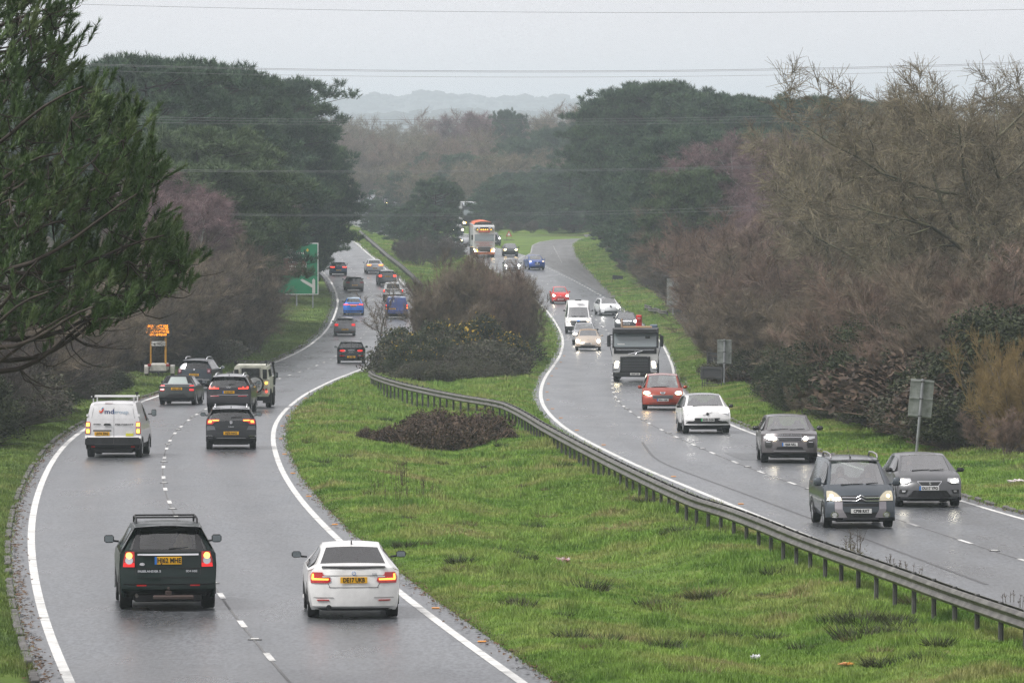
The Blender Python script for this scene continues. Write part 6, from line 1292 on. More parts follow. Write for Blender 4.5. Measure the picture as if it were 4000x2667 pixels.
GY = paint('dark_grey_paint', (.026, .028, .031), .5, .3, .1)
c = Car('car', 'dark grey crossover with silver roof edges behind the white van, right lane', 'car', 'suv', 4.23, 1.82, 1.55, 903, 1753, GY, clad=.48, wr=.34, tw=.225, roofm=paint('silver_roof', (.22, .23, .25), .5, .3))
S_ = 1 / 400.; vx = lambda X: (X - 1133) * S_; vz = lambda Y: (1468 - Y) * S_
for o, sg in zip(c.panel('tail_light', [(1.085, .43, .85), (1.02, .42, .865), (.98, .60, .87), (.90, .68, .875)], RED, True, .02), (1, -1)):
    c.panel('lamp', [(1.065, sg * .43, sg * .68), (1.03, sg * .45, sg * .66)], ORL, off=.035, parent=o); c.panel('lamp', [(1.05, sg * .69, sg * .80), (.96, sg * .71, sg * .83)], ORL, off=.035, parent=o)
c.plate('HJ70 HAO', vz(1232), 0, True, None, .55, .115, off=.03); ringlogo(c, vz(1080), 0, .05, VW); c.badge('T-ROC', vz(1141), 0, .04, sx=1.7); c.panel('spoiler', [(1.50, -.58, .58), (1.42, -.64, .64)], GLOSSB, off=.02, n=8)
c.panel('bumper_trim', [(.50, .64, .90), (.488, .60, .90)], CHROME, True, .03); c.panel('bumper_trim', [(.425, .66, .86), (.41, .68, .84)], CHROME, True, .03); c.panel('exhaust_trim', [(.48, .62, .86), (.43, .68, .84)], GLOSSB, True, .022); c.panel('lower_trim', [(.42, -.5, .5), (.405, -.55, .55)], mat('satin_trim', (.3, .3, .31), .4, .5), off=.03, n=8)
c.panel('upper_bumper', [(.86, -.58, .58), (.73, -.55, .55)], mat('tailgate_dark', (.03, .032, .035), .35, .3), off=.008, n=8); c.panel('bumper_wing', [(.85, .62, .87), (.70, .55, .89)], paint('grey_wing', (.09, .095, .105), .5), True, .010)
c.mirrors(1.02, vz(992), PLAS, .19, .14); c.rails(.57, CHROME, .04); c.aerial(); c.wiper(0, .42, 1.155)

c = Car('car', 'large dark estate SUV with branched red tail lights, directly ahead of the dark grey crossover', 'car', 'suv', 5.05, 1.97, 1.74, 898, 1614, paint('brown_black_paint', (.030, .028, .032), .5, .3, .1), wr=.37, tw=.25, rz=-.03, roofm=paint('silver_roof'))
for o, sg in zip(c.panel('tail_light', [(1.20, .44, .87), (1.08, .42, .88)], mat('dark_red_lens', (.12, .01, .01), .3), True, .02), (1, -1)):
    c.panel('light_bar', [(1.13, sg * .43, sg * .86), (1.10, sg * .43, sg * .86)], REDL, off=.035, parent=o); c.panel('light_bar', [(1.20, sg * .80, sg * .86), (1.13, sg * .80, sg * .86)], REDL, off=.035, parent=o); c.panel('light_bar', [(1.19, sg * .62, sg * .66), (1.13, sg * .62, sg * .66)], REDL, off=.035, parent=o)
c.plate('OU52 FFY', .95, 0, True, PB, .52, .112)
mb = MB()
for k in range(4): y = -.066 + .044 * k; x = c.X(y, 1.15, .03); mb.tube([(x, y + .034 * math.cos(a), 1.15 + .034 * math.sin(a)) for a in [i * math.pi / 8 for i in range(17)]], .006, 4, False)
mb.build('emblem', CHROME, c.root); c.panel('bumper_reflector', [(.80, .42, .80), (.765, .42, .80)], mat('dim_red_lens', (.3, .02, .03), .3), True, .016); c.panel('bumper_line', [(.84, -.86, .86), (.83, -.86, .86)], CHROME, off=.01, n=10); c.mirrors(1.10, 1.30, PLAS, .19, .17); c.rails(.6, CHROME, .03); c.aerial(); c.wiper(0, .3, 1.30)

# boxy old off-roader
CRM = noisy('cream_paint', [(.42, .42, .35), (.56, .56, .48), (.60, .60, .52)], 2.5, (.4, .6), fine=(7, .9, 1.03)); p = P(983, 1592); D = p[1]
hd = math.atan2(4.0, float(C1(D + 2) - C1(D - 2))); e = empty('off_roader', (p[0], p[1], HC - float(drop(D)) + .005), hd - .02); tag(e, 'boxy cream off-roader with a spare wheel and snorkel, right of the dark estate', 'off-roader')
W = 1.72
bod = MB().prism([(-.86, .62), (.86, .62), (.86, 1.32), (-.86, 1.32)], -.75, 3.2, 'x').prism([(-.84, 1.32), (.84, 1.32), (.74, 1.88), (-.74, 1.88)], -.72, 1.9, 'x').prism([(-.74, 1.88), (.74, 1.88), (.66, 1.97), (-.66, 1.97)], -.70, 1.8, 'x'); bod.build('body', CRM, e)
MB().box((-.735, 0, 1.60), (.03, .84, .46), .05).build('rear_window', GTINT, e)
for y in (-.70, .70): MB().box((-.735, y * .93, 1.56), (.03, .20, .44), .05).build('rear_quarter_window', GSIDE, e)
for y in (-1, 1): MB().box((.6, y * .80, 1.58), (1.5, .03, .34), .03, Matrix.Rotation(y * .16, 3, 'X')).build('side_window', GSIDE, e)
fr = MB()
for y in (-.47, .47): fr.box((-.765, y, 1.26), (.02, .02, 1.22))
fr.box((-.765, 0, .66), (.02, .94, .02)).box((-.765, 0, 1.87), (.02, .94, .02)).box((-.765, 0, 1.30), (.02, 1.72, .02)).build('door_edge', GAP, e)
sw = MB().lathe([(-.20, .10), (-.22, .30), (-.20, .40), (.0, .40), (.02, .3)], 'x', (-.82, -.22, 1.10), 26).build('spare_wheel', TYRE, e)
MB().lathe([(-.232, .0), (-.232, .33)], 'x', (-.82, -.22, 1.10), 26).build('wheel_cover', mat('cover_white', (.6, .6, .6), .5), sw); text('cover_text', 'MADE BY', .09, PTX, sw, (-1.06, -.24, 1.18), (math.pi / 2, 0, -math.pi / 2)); text('cover_text', 'LISTER', .17, PTX, sw, (-1.06, -.22, 1.02), (math.pi / 2, 0, -math.pi / 2), sx=.95)
for y, z, m_ in ((-.72, 1.16, AMB), (-.60, .86, RED), (-.72, .86, RED), (-.72, .77, REDL), (.72, .80, REDL), (.72, .90, RED)): MB().lathe([(-.025, .02), (-.03, .045), (.02, .05)], 'x', (-.76, y, z), 10).build('tail_lamp', m_, e)
MB().box((-.78, 0, .60), (.12, 1.66, .12), .01).build('rear_bumper', noisy('mossy_paint', [(.22, .25, .15), (.4, .42, .33)], 5), e); MB().box((1.4, 0, .5), (3.6, .8, .22), .02).box((0, 0, .40), (.16, 1.3, .16), .05).build('chassis', PLAS, e)
for y in (-1, 1):
    MB().box((-.62, y * .72, .45), (.03, .34, .42), .01).build('mud_flap', PLAS, e)
    for x in (0, 2.36): t_ = MB().lathe([(-.24 * y, .22), (-.24 * y, .37), (-.2 * y, .40), (-.03 * y, .40), (0, .37), (0, .24)], 'y', (x, y * .90, .40), 22).build('wheel', TYRE, e, True); MB().lathe([(-.02 * y, .03), (-.03 * y, .24)], 'y', (x, y * .90, .40), 14).build('rim', RIM, t_)
    MB().lathe([(-.2 * y, .46), (.05 * y, .46), (.05 * y, .42)], 'y', (0, y * .86, .42), 14, 0, math.pi, False).lathe([(-.2 * y, .46), (.05 * y, .46), (.05 * y, .42)], 'y', (2.36, y * .86, .42), 14, 0, math.pi, False).build('wheel_arch', PLAS, e)
    m_ = MB().box((1.75, y * 1.02, 1.42), (.08, .17, .26), .03).tube([(1.75, y * .8, 1.3), (1.75, y * .98, 1.38)], .02, 4).build('door_mirror', PLAS, e); MB().box((1.705, y * 1.02, 1.42), (.01, .14, .22), .005).build('mirror_glass', mat('mirror_glass'), m_)
    MB().box((-.55, y * .70, 2.12), (.12, .12, .16), .02).build('work_lamp', PLAS, e)
rk = MB().tube([(-.55, -.74, 2.06), (-.55, .74, 2.06)], .025, 5).tube([(1.7, -.74, 2.06), (1.7, .74, 2.06)], .025, 5)
for y in (-.74, -.37, 0, .37, .74): rk.tube([(-.55, y, 2.05), (1.7, y, 2.05)], .018, 4)
for x in (-.5, .6, 1.6): rk.box((x, -.72, 2.0), (.04, .04, .12)).box((x, .72, 2.0), (.04, .04, .12))
rk.build('roof_rack', PLAS, e); MB().tube([(2.3, -.90, .95), (2.2, -.93, 1.4), (1.75, -.88, 1.85), (1.7, -.88, 1.95)], .05, 8).box((1.66, -.88, 1.98), (.16, .14, .14), .03).build('snorkel', PLAS, e)

GG = paint('grey_green_paint', (.045, .052, .050), .4, .35, .12)
c = Car('car', 'small grey green convertible with a black fabric hood, left lane ahead of the van', 'car', 'hatch', 3.86, 1.727, 1.38, 697, 1581, GG, wr=.31, tw=.21, rz=-.06, roofm=mat('fabric_hood', (.012, .012, .015), .9), clad=.40, glass_r=mat('pvc_window', (.35, .40, .39), .25), tweak={5: (.10, .72, .84, None, None), 6: (.17, .955, .62, None, None), 7: (.19, .975, .64, None, None)})
c.panel('hood_side', [(1.31, .36, .52), (1.02, .48, .69)], mat('fabric_hood'), True, .01); c.panel('belt_trim', [(.985, -.66, .66), (.965, -.66, .66)], CHROME, off=.03, n=8)
for o in c.panel('tail_light', [(.93, .60, .77), (.90, .58, .78), (.70, .59, .79), (.67, .61, .78)], mat('lit_dull_red', (.5, .02, .02), .25, emis=(1, .03, .03), estr=.5), True, .025): pass
c.plate('HG21 GZE', .765, 0, True, None, .52, .112); c.panel('diffuser', [(.52, -.35, .35), (.38, -.55, .55)], PLAS, off=.012); c.mirrors(.97, 1.02, PLAS, .17, .12)

c = Car('car', 'grey blue SUV with roof rails partly hidden behind the convertible', 'car', 'suv', 4.34, 1.80, 1.63, 767, 1523, paint('slate_paint', (.035, .045, .055), .5, .3), wr=.35, tw=.22, rz=-.09, clad=.40, glass_r=GTINT)
c.panel('tail_light', [(1.12, .66, .84), (1.10, .65, .86), (.86, .67, .87)], mat('smoked_lens', (.10, .02, .03), .2), True, .02); c.ell('reverse_lamp', .76, .99, .06, .06, mat('pink_lens', (.45, .25, .28), .2), True, .035); c.plate('HY19 OXU', .80, 0, True, None, .5, .115); c.badge('DUSTER', .95, 0, .05, sx=1.3); c.panel('emblem', [(1.10, -.05, .05), (1.04, -.02, .02)], CHROME, off=.02)
c.panel('skid_plate', [(.58, .50, .78), (.52, .42, .80), (.34, .60, .74)], mat('satin_trim'), True, .03); c.panel('skid_plate', [(.60, -.5, .5), (.54, -.45, .45)], mat('satin_trim'), off=.03, n=8); c.mirrors(1.02, 1.12, CHROME, .20, .16); c.rails(.55, CHROME, .08)

c = Car('car', 'black estate with chrome ringed tail lights, left of the median thicket', 'car', 'hatch', 4.25, 1.80, 1.44, 1372, 1419, paint('black_paint', (.012, .014, .018), .3, .25), wr=.32, tw=.21, rz=.05, tweak={5: (.02, .70, .87, .08, None), 6: (.075, .93, .72, None, None), 7: (.06, .96, .72, None, None)}, roofm=paint('dark_roof', (.05, .05, .06)))
for o, sg in zip(c.ell('tail_light', .56, .82, .20, .085, CHROME, True, .02), (1, -1)): c.ell('lamp', sg * .56, .82, .175, .062, mat('bright_red_lens', (.55, .01, .01), .3, emis=(1, .02, .02), estr=.5), off=.035, parent=o)
c.plate('J21 LMX', .42, 0, True, None, .52, .115); c.panel('handle_trim', [(.855, -.20, .20), (.835, -.20, .20)], CHROME, off=.03); c.badge('CLUBMAN', .715, 0, .04, sx=1.7); c.panel('fog_light', [(.52, .40, .74), (.475, .40, .74)], RED, True, .016); c.mirrors(1.0, 1.01, PLAS, .16, .13); c.aerial(); c.panel('door_split', [(1.35, -.015, .015), (.60, -.012, .012)], GLOSSB, off=.014, n=1)
def rear_car(label, kind, L, W, H, px, py, pt, tz, tv, tm, plate, pz, **k):
    extra = k.pop('extra', None); mz = k.pop('mz', .74); c = Car('car', label, 'car', kind, L, W, H, px, py, pt, **k)
    c.panel('tail_light', [(tz[1], tv[0], tv[1]), (tz[0], tv[0], tv[1] + .01)], tm, True, .025); c.plate(plate, pz, 0, True); c.mirrors(W / 2 + .09, H * mz, None, .16, .12)
    if extra: extra(c)
    return c
def ex(c): c.badge('POLO', .70, 0, .04, sx=1.5); ringlogo(c, .84, 0, .05, VW); c.panel('bumper_crease', [(.57, -.78, .78), (.555, -.78, .78)], GAP, off=.006, n=8); c.panel('bumper_reflector', [(.33, .45, .70), (.31, .45, .70)], RED, True, .02); c.aerial(); c.wiper(-.2, .2, 1.0)
rear_car('mid grey hatchback with red square tail lights, left lane beyond the bend', 'hatch', 3.97, 1.68, 1.46, 1347, 1311, paint('mid_grey_paint', (.16, .16, .17), .5), (.77, .95), (.52, .79), mat('lit_dull_red'), 'GL17 YWN', .49, rz=.04, extra=ex, wr=.31)
def ex(c): c.panel('light_bar', [(.93, -.52, .52), (.895, -.52, .52)], mat('pink_light_bar', (.6, .2, .2), .3, emis=(1, .15, .12), estr=1.5), off=.02, n=8); c.panel('bumper', [(.42, -.84, .84), (.25, -.78, .78)], PLAS, off=.012, n=8); c.panel('spoiler_lip', [(1.0, -.6, .6), (.97, -.6, .6)], PLAS, off=.04, n=8)
rear_car('bright blue coupe-backed hatchback with a full width light bar', 'coupe', 4.5, 1.80, 1.50, 1381, 1230, paint('bright_blue_paint', (.015, .16, .62), .4), (.88, .97), (.50, .83), REDL, 'HN22 OWR', .80, extra=ex, wr=.34, roofm=paint('pale_blue_roof', (.35, .5, .65)))
def ex(c): ringlogo(c, .86, 0, .045, VW); c.panel('bumper_line', [(.56, -.8, .8), (.545, -.8, .8)], CHROME, off=.01, n=8); c.aerial()
rear_car('brown grey hatchback with dull tail lights behind the blue coupe', 'hatch', 4.28, 1.79, 1.47, 1384, 1137, paint('brown_grey_paint', (.11, .105, .10), .5), (.80, .93), (.50, .84), mat('dim_red_lens'), 'BJ68 XAM', .60, rz=.05, extra=ex)
rear_car('dark blue hatchback with wide lit tail lights under the pine branches', 'hatch', 4.28, 1.80, 1.46, 1322, 1075, paint('navy_paint', (.02, .045, .10), .5), (.83, .93), (.42, .84), REDL, 'HV65 KZD', .56)
def ex(c): c.panel('bumper_shade', [(.40, -.80, .80), (.28, -.75, .75)], mat('painted_shade_silver', (.3, .32, .35), .4), off=.01, n=8); c.aerial()  # darker panel paints the shade low on the silver bumper
rear_car('silver white saloon with orange lit tail lights, top of the right lane', 'saloon', 4.77, 1.83, 1.48, 1463, 1068, paint('silver_white_paint', (.58, .60, .64), .3), (.86, .97), (.42, .84), ORL, 'WR18 NTE', .58, extra=ex, rz=.03)
rear_car('grey green hatchback braking behind the silver saloon', 'suv', 4.15, 1.79, 1.55, 1512, 1115, paint('pewter_paint', (.13, .14, .15), .4), (.90, 1.06), (.58, .85), REDL, 'HF16 UTC', .93, rz=.05)
# pickup
c = Car('pickup', 'white pickup with a dark tail panel ahead of the blue van', 'pickup', 'suv', 5.2, 1.88, 1.78, 1536, 1178, paint('pickup_white', (.55, .56, .57), .0), wr=.38, tw=.24, glass_r=GTINT, clad=.62, tweak={5: (.02, .62, .93, .03, 0), 6: (.05, .65, .93, .02, 0), 7: (.30, .66, .92, .02, 0), 8: (.33, .97, .76, .02, .03)})
c.panel('cab_rear_window', [(1.62, -.55, .55), (1.20, -.62, .62)], GSIDE, off=.01); c.panel('tail_light', [(1.12, .78, .93), (.86, .78, .93)], RED, True, .03); c.ell('brake_lamp', .86, 1.03, .06, .08, REDL, True, .045); c.plate('HG14 VFB', .56, 0); c.mirrors(1.05, 1.25); c.panel('tailgate_line', [(1.0, -.7, .7), (.985, -.7, .7)], GAP, off=.01)
BLU = paint('van_blue', (.018, .045, .20), .1, .3)
c = Car('van', 'dark blue panel van behind the bare saplings at the median', 'van', 'van', 4.6, 1.90, 1.90, 1549, 1244, BLU, wr=.33, rz=.02)
for o, sg in zip(c.panel('tail_light', [(1.24, .84, .95), (.82, .85, .96)], RED, True, .02), (1, -1)): c.ell('lamp', sg * .90, 1.15, .04, .07, REDL, off=.04, parent=o); c.ell('lamp', sg * .90, .94, .04, .07, ORL, off=.04, parent=o)
c.badge('A-1', 1.55, -.42, .34, PW, 1.0, .02); c.plate('WG59 ZVB', .86, -.35); c.panel('door_gap', [(1.8, -.01, .01), (.5, -.01, .01)], GLOSSB, off=.005, n=1); c.panel('roof_edge', [(1.86, -.7, .7), (1.82, -.72, .72)], PALE, off=.02, n=8); c.mirrors(1.08, 1.4); c.panel('bumper', [(.46, -.92, .92), (.33, -.9, .9)], PLAS, off=.015, n=8)
# ------------------------------------------------------------------ right carriageway, seen from the front
c = Car('car', 'grey blue high roofed family car with silver bumper, nearest oncoming vehicle', 'car', 'mpv', 4.38, 1.81, 1.80, 3349, 2059, paint('blue_grey_paint', (.055, .068, .082), .5, .3), True, wr=.33, tw=.21, clad=.34, rz=-.02,
        tweak={1: (None, None, None, None, None), 9: (.45, .985, .74, None, None), 10: (.64, .955, .70, .08, .05)})
S_ = 1 / 483.; vx = lambda X: (X - 960) * S_; vz = lambda Y: (1205 - Y) * S_
for o, sg in zip(c.panel('headlight', [(.955, .70, .83), (.90, .60, .845), (.80, .50, .85), (.71, .48, .85), (.72, .70, .84)], DIMH, True, .025), (1, -1)): c.ell('bulb', sg * .73, .83, .05, .05, mat('lit_side_lamp', (.9, .8, .5), .3, emis=(1, .75, .4), estr=1.8), off=.04, parent=o)
c.panel('upper_grille', [(.84, -.50, .47), (.70, -.49, .46)], PLAS, off=.02, n=8)
mb = MB()
for zz_ in (.79, .715):
    for sg in (-1, 1): mb.tube([(c.X(.47, zz_, .055, False), sg * .48, zz_), (c.X(.12, zz_, .06, False), sg * .12, zz_), (c.X(0, zz_, .06, False), 0, zz_ + .065)], .014, 5)
mb.build('chevron_emblem', CHROME, c.root)
c.panel('middle_grille', [(.645, -.45, .45), (.575, -.45, .45)], mat('grille_black', (.006, .006, .007), .6), off=.02, n=8); c.panel('bumper_panel', [(.69, .47, .66), (.50, .47, .66), (.40, .42, .64), (.28, .30, .62)], mat('satin_silver', (.30, .28, .30), .35, .4), True, .022); c.panel('bumper_panel', [(.29, -.44, .44), (.23, -.46, .46)], mat('satin_silver'), off=.024, n=8)
c.panel('lower_grille', [(.42, -.42, .42), (.295, -.36, .36)], mat('grille_black'), off=.02, n=8); c.panel('bumper_bar', [(.555, -.50, .50), (.43, -.46, .46)], mat('bumper_dark', (.045, .055, .065), .4), off=.018, n=8)
c.plate('CP08 RXT', vz(985), 0, False, None, .53, .115, off=.05)
for o, sg in zip(c.ell('fog_light', .67, .355, .095, .08, CHROME, True, .03), (1, -1)): c.ell('lens', sg * .67, .355, .06, .05, CLEAR, off=.045, parent=o); 
c.mirrors(1.02, 1.17, paint('mirror_blue_grey', (.07, .085, .10)), .20, .22); c.rails(.60, mat('satin_silver'), .07); c.wiper(-.45, .12, 1.10); c.wiper(.2, .52, 1.12)
MB().tube([(c.pr[10][0] - .25, -.08, c.H - .05), (c.pr[10][0] - .60, -.16, c.H + .42)], [.006, .003], 4).lathe([(0, .03), (.05, .012)], 'z', (c.pr[10][0] - .25, -.08, c.H - .06), 8).build('roof_aerial', PLAS, c.root)
c.panel('windscreen_frame', [(1.70, -.66, .66), (1.67, -.66, .66)], PLAS, off=.01, n=8)

CN1 = c
def grille(c, rows, m_=None, slats=0, name='grille'):
    o = c.panel(name, rows, m_ or mat('grille_black', (.006, .006, .007), .6), off=.018, n=8)
    for k in range(slats):
        f = (k + 1) / (slats + 1); z = rows[0][0] + (rows[-1][0] - rows[0][0]) * f; a = rows[0][1] + (rows[-1][1] - rows[0][1]) * f; b = rows[0][2] + (rows[-1][2] - rows[0][2]) * f
        c.panel('slat', [(z + .006, a, b), (z - .006, a, b)], mat('slat_grey', (.10, .10, .11), .4), off=.026, n=8, parent=o)
    return o
c = Car('car', 'grey hatchback with a chrome framed grille beside the high roofed car', 'car', 'hatch', 4.26, 1.816, 1.46, 3619, 1977, paint('warm_grey_paint', (.085, .087, .092), .5, .3), True, wr=.32, tw=.22, rz=-.02)
for o, sg in zip(c.panel('headlight', [(.80, .52, .84), (.72, .50, .85), (.66, .62, .84)], CLEAR, True, .022), (1, -1)): c.ell('lamp', sg * .71, .73, .10, .045, mat('soft_headlamp', (.9, .9, .8), .2, emis=(1, .93, .72), estr=14.0), off=.035, parent=o)
c.panel('grille_frame', [(.725, -.345, .345), (.71, -.34, .34), (.60, -.24, .24), (.59, -.23, .23)], CHROME, off=.02, n=8); grille(c, [(.71, -.32, .32), (.605, -.225, .225)]).location.x = .012; c.badge('S', .66, 0, .11, sx=1.3, off=.05)
c.plate('OU17 YPO', .535, -.03, False, PB, .55, .115, off=.05); c.panel('lower_grille', [(.47, -.46, .46), (.28, -.62, .62)], mat('grille_black'), off=.016, n=8); c.panel('fog_pocket', [(.49, .62, .82), (.38, .68, .84)], mat('grille_black'), True, .016); c.panel('fog_light', [(.47, .66, .76), (.425, .68, .76)], CLEAR, True, .026); c.panel('splitter', [(.275, -.80, .80), (.255, -.80, .80)], mat('satin_trim'), off=.03, n=8)
c.panel('lower_bumper', [(.25, -.78, .78), (.18, -.7, .7)], PLAS, off=.014, n=8); c.mirrors(1.0, 1.0, PLAS, .2, .12); c.wiper(-.4, .1, .99); c.wiper(.1, .5, .99)

CN2 = c
c = Car('car', 'grey brown luxury SUV with lettering along its bonnet, behind the high roofed car', 'car', 'suv', 4.37, 1.90, 1.60, 3080, 1806, paint('bronze_grey_paint', (.10, .092, .095), .5, .3), True, wr=.37, tw=.25, clad=.44, rz=-.05, tweak={10: (.60, .97, .70, None, None), 12: (.86, .68, .86, None, None), 13: (.955, .63, .85, None, None)}, roofm=paint('dark_roof', (.05, .05, .06)))
for o, sg in zip(c.panel('headlight', [(.90, .46, .86), (.84, .44, .86), (.79, .42, .70)], CLEAR, True, .022), (1, -1)): c.ell('lamp', sg * .53, .835, .075, .055, HLW if False else mat('cream_headlamp', (.9, .85, .7), .2, emis=(1, .88, .66), estr=24.0), off=.04, parent=o)
c.panel('grille_frame', [(.885, -.42, .42), (.76, -.40, .40)], CHROME, off=.018, n=8); grille(c, [(.87, -.40, .40), (.775, -.385, .385)], slats=2).location.x = .012; c.badge('RANGE ROVER', .945, 0, .07, sx=1.75, off=.03)
c.plate('HJ68 NKL', .635, 0, False, PB, .52, .115, off=.05); c.panel('bumper_slot', [(.55, -.42, .42), (.47, -.46, .46)], mat('grille_black'), off=.016, n=8); c.panel('fog_pocket', [(.73, .60, .82), (.62, .58, .83), (.52, .62, .80)], mat('grille_black'), True, .018); c.panel('daylight', [(.715, .64, .79), (.70, .64, .79)], CHROME, True, .03)
c.panel('skid_plate', [(.42, -.52, .52), (.395, -.56, .56)], mat('satin_trim'), off=.03, n=8); c.mirrors(1.08, 1.145, GLOSSB, .21, .15); c.wiper(-.6, .0, 1.10); c.wiper(.05, .55, 1.10)

CN3 = c
c = Car('car', 'white electric crossover with a black roof following the red car', 'car', 'suv', 4.23, 1.84, 1.55, 2757, 1692, paint('pearl_white', (.78, .78, .78), .0, .25), True, wr=.36, tw=.23, clad=.42, rz=.02, roofm=GLOSSB)
for o, sg in zip(c.panel('headlight', [(.92, .42, .83), (.83, .44, .86), (.74, .80, .86)], CLEAR, True, .02), (1, -1)): c.panel('light_bar', [(.885, sg * .46, sg * .84), (.84, sg * .46, sg * .85)], mat('lit_strip', (.9, .9, .85), .2, emis=(1, .95, .85), estr=12.0), off=.035, parent=o)
c.panel('lower_grille', [(.62, -.46, .46), (.46, -.80, .80), (.40, -.86, .86)], PLAS, off=.015, n=10); c.panel('bumper_blade', [(.60, .52, .88), (.54, .50, .88), (.50, .56, .84)], paint('pearl_white'), True, .03); c.plate('KH53 DGH', .55, 0, False, PG, .52, .115, off=.05); c.ell('emblem', 0, .78, .055, .055, PLAS, off=.03); MB().tube([(c.X(-.2, .73, .03, False), -.19, .73), (c.X(.2, .83, .03, False), .19, .84)], .008, 4).build('emblem_bar', PLAS, c.root)
c.mirrors(1.03, 1.06, GLOSSB, .18, .13); c.wiper(-.5, .5, 1.07)

c = Car('car', 'red family car with bright orange glowing headlights in front of the truck', 'car', 'mpv', 4.37, 1.84, 1.62, 2588, 1600, paint('dull_red_paint', (.30, .036, .014), .2, .3, .05), True, wr=.33, tw=.22, clad=.33, rz=-.03)
for o, sg in zip(c.panel('headlight', [(.86, .60, .85), (.78, .52, .88), (.70, .56, .86)], CLEAR, True, .022), (1, -1)): c.ell('lamp', sg * .72, .77, .12, .06, mat('orange_headlamp', (.9, .7, .4), .2, emis=(1, .66, .26), estr=34.0), off=.04, parent=o)
grille(c, [(.68, -.48, .48), (.52, -.44, .44)], mat('grille_grey', (.10, .09, .09), .5), 3); c.panel('emblem', [(.82, -.12, .12), (.76, -.11, .11), (.73, -.06, .06)], CHROME, off=.03); c.panel('emblem_field', [(.81, -.09, .09), (.75, -.06, .06)], PLAS, off=.036); c.plate('WN11 RBU', .46, 0, False, PB, .52, .112, off=.05)
c.panel('lower_grille', [(.32, -.6, .6), (.20, -.6, .6)], PLAS, off=.015, n=8); c.mirrors(1.03, 1.02, paint('dull_red_paint'), .17, .15); c.wiper(-.5, .3, 1.03)

# tipper truck
p = P(2483, 1490); D = p[1]; hd = math.atan2(4.0, float(C2(D + 2) - C2(D - 2))) + math.pi; e = empty('truck', (p[0], p[1], HC - float(drop(D)) + .005), hd - .02); tag(e, 'large black and white truck with lit headlights, ahead of the red car', 'truck')
TW = noisy('truck_white', [(.52, .52, .51), (.64, .64, .63)], 2, (.35, .5)); TB = noisy('truck_black', [(.014, .014, .016), (.03, .03, .033)], 3, (.35, .5)); GB = mat('grille_black')
fx = 1.38; S_ = 1 / 154.; vy = lambda X: (X - 1082) * S_; vz = lambda Y: (985 - Y) * S_
cab = MB().prism([(fx, 1.05), (fx + .02, 1.75), (fx - .02, 1.98), (fx - .28, 2.72), (fx - .55, 2.93), (-.85, 2.93), (-.85, 1.0)], -1.25, 1.25, 'y'); cab.build('cab', TW, e); MB().prism([(fx + .008, 1.96), (fx - .270, 2.73), (fx - .54, 2.945), (-.86, 2.945), (-.86, 2.0), (.9, 2.0), (.9, 1.9), (fx + .012, 1.9)], -1.258, 1.258, 'y').build('cab_upper', TB, e)
MB().prism([(fx + .02, 1.99), (fx - .27, 2.74), (fx - .29, 2.70), (fx, 1.95)], -1.16, 1.16, 'y').prism([(fx + .035, 1.96), (fx - .245, 2.70), (fx - .255, 2.70), (fx + .02, 1.96)], -1.12, 1.12, 'y').build('windscreen', mat('truck_glass', (.17, .20, .21), .08, spec=.8), e)
MB().prism([(fx - .10, 2.68), (fx + .10, 2.74), (fx + .10, 2.92), (fx - .45, 2.98)], -1.18, 1.18, 'y').build('sun_visor', TB, e)
MB().prism([(fx + .03, 1.58), (fx + .05, 1.80), (fx + .02, 1.97), (fx - .02, 1.97), (fx - .02, 1.58)], -1.17, 1.17, 'y').build('wiper_panel', TB, e)
MB().box((fx + .045, 0, 1.80), (.03, 2.1, .035)).tube([(fx + .08, -.40, 1.55), (fx + .09, .40, 1.74)], .02, 5).tube([(fx + .08, .075 * math.cos(a), 1.65 + .075 * math.sin(a)) for a in [i * math.pi / 8 for i in range(17)]], .014, 5, False).build('emblem', CHROME, e)
g_ = MB().prism([(fx + .01, .56), (fx + .09, .6), (fx + .07, 1.42), (fx + .01, 1.44)], -.82, .82, 'y').build('grille', GB, e)
sl_ = MB()
for k in range(8): sl_.box((fx + .085, 0, .66 + k * .085), (.03, 1.50 - .02 * k, .022))
sl_.build('slats', mat('slat_grey'), g_); text('badge_lettering', 'VOLVO', .09, CHROME, e, (fx + .09, -.68, 1.40), (math.pi / 2, 0, math.pi / 2), sx=1.3); text('badge_lettering', 'FM', .08, CHROME, e, (fx + .09, .70, 1.40), (math.pi / 2, 0, math.pi / 2))
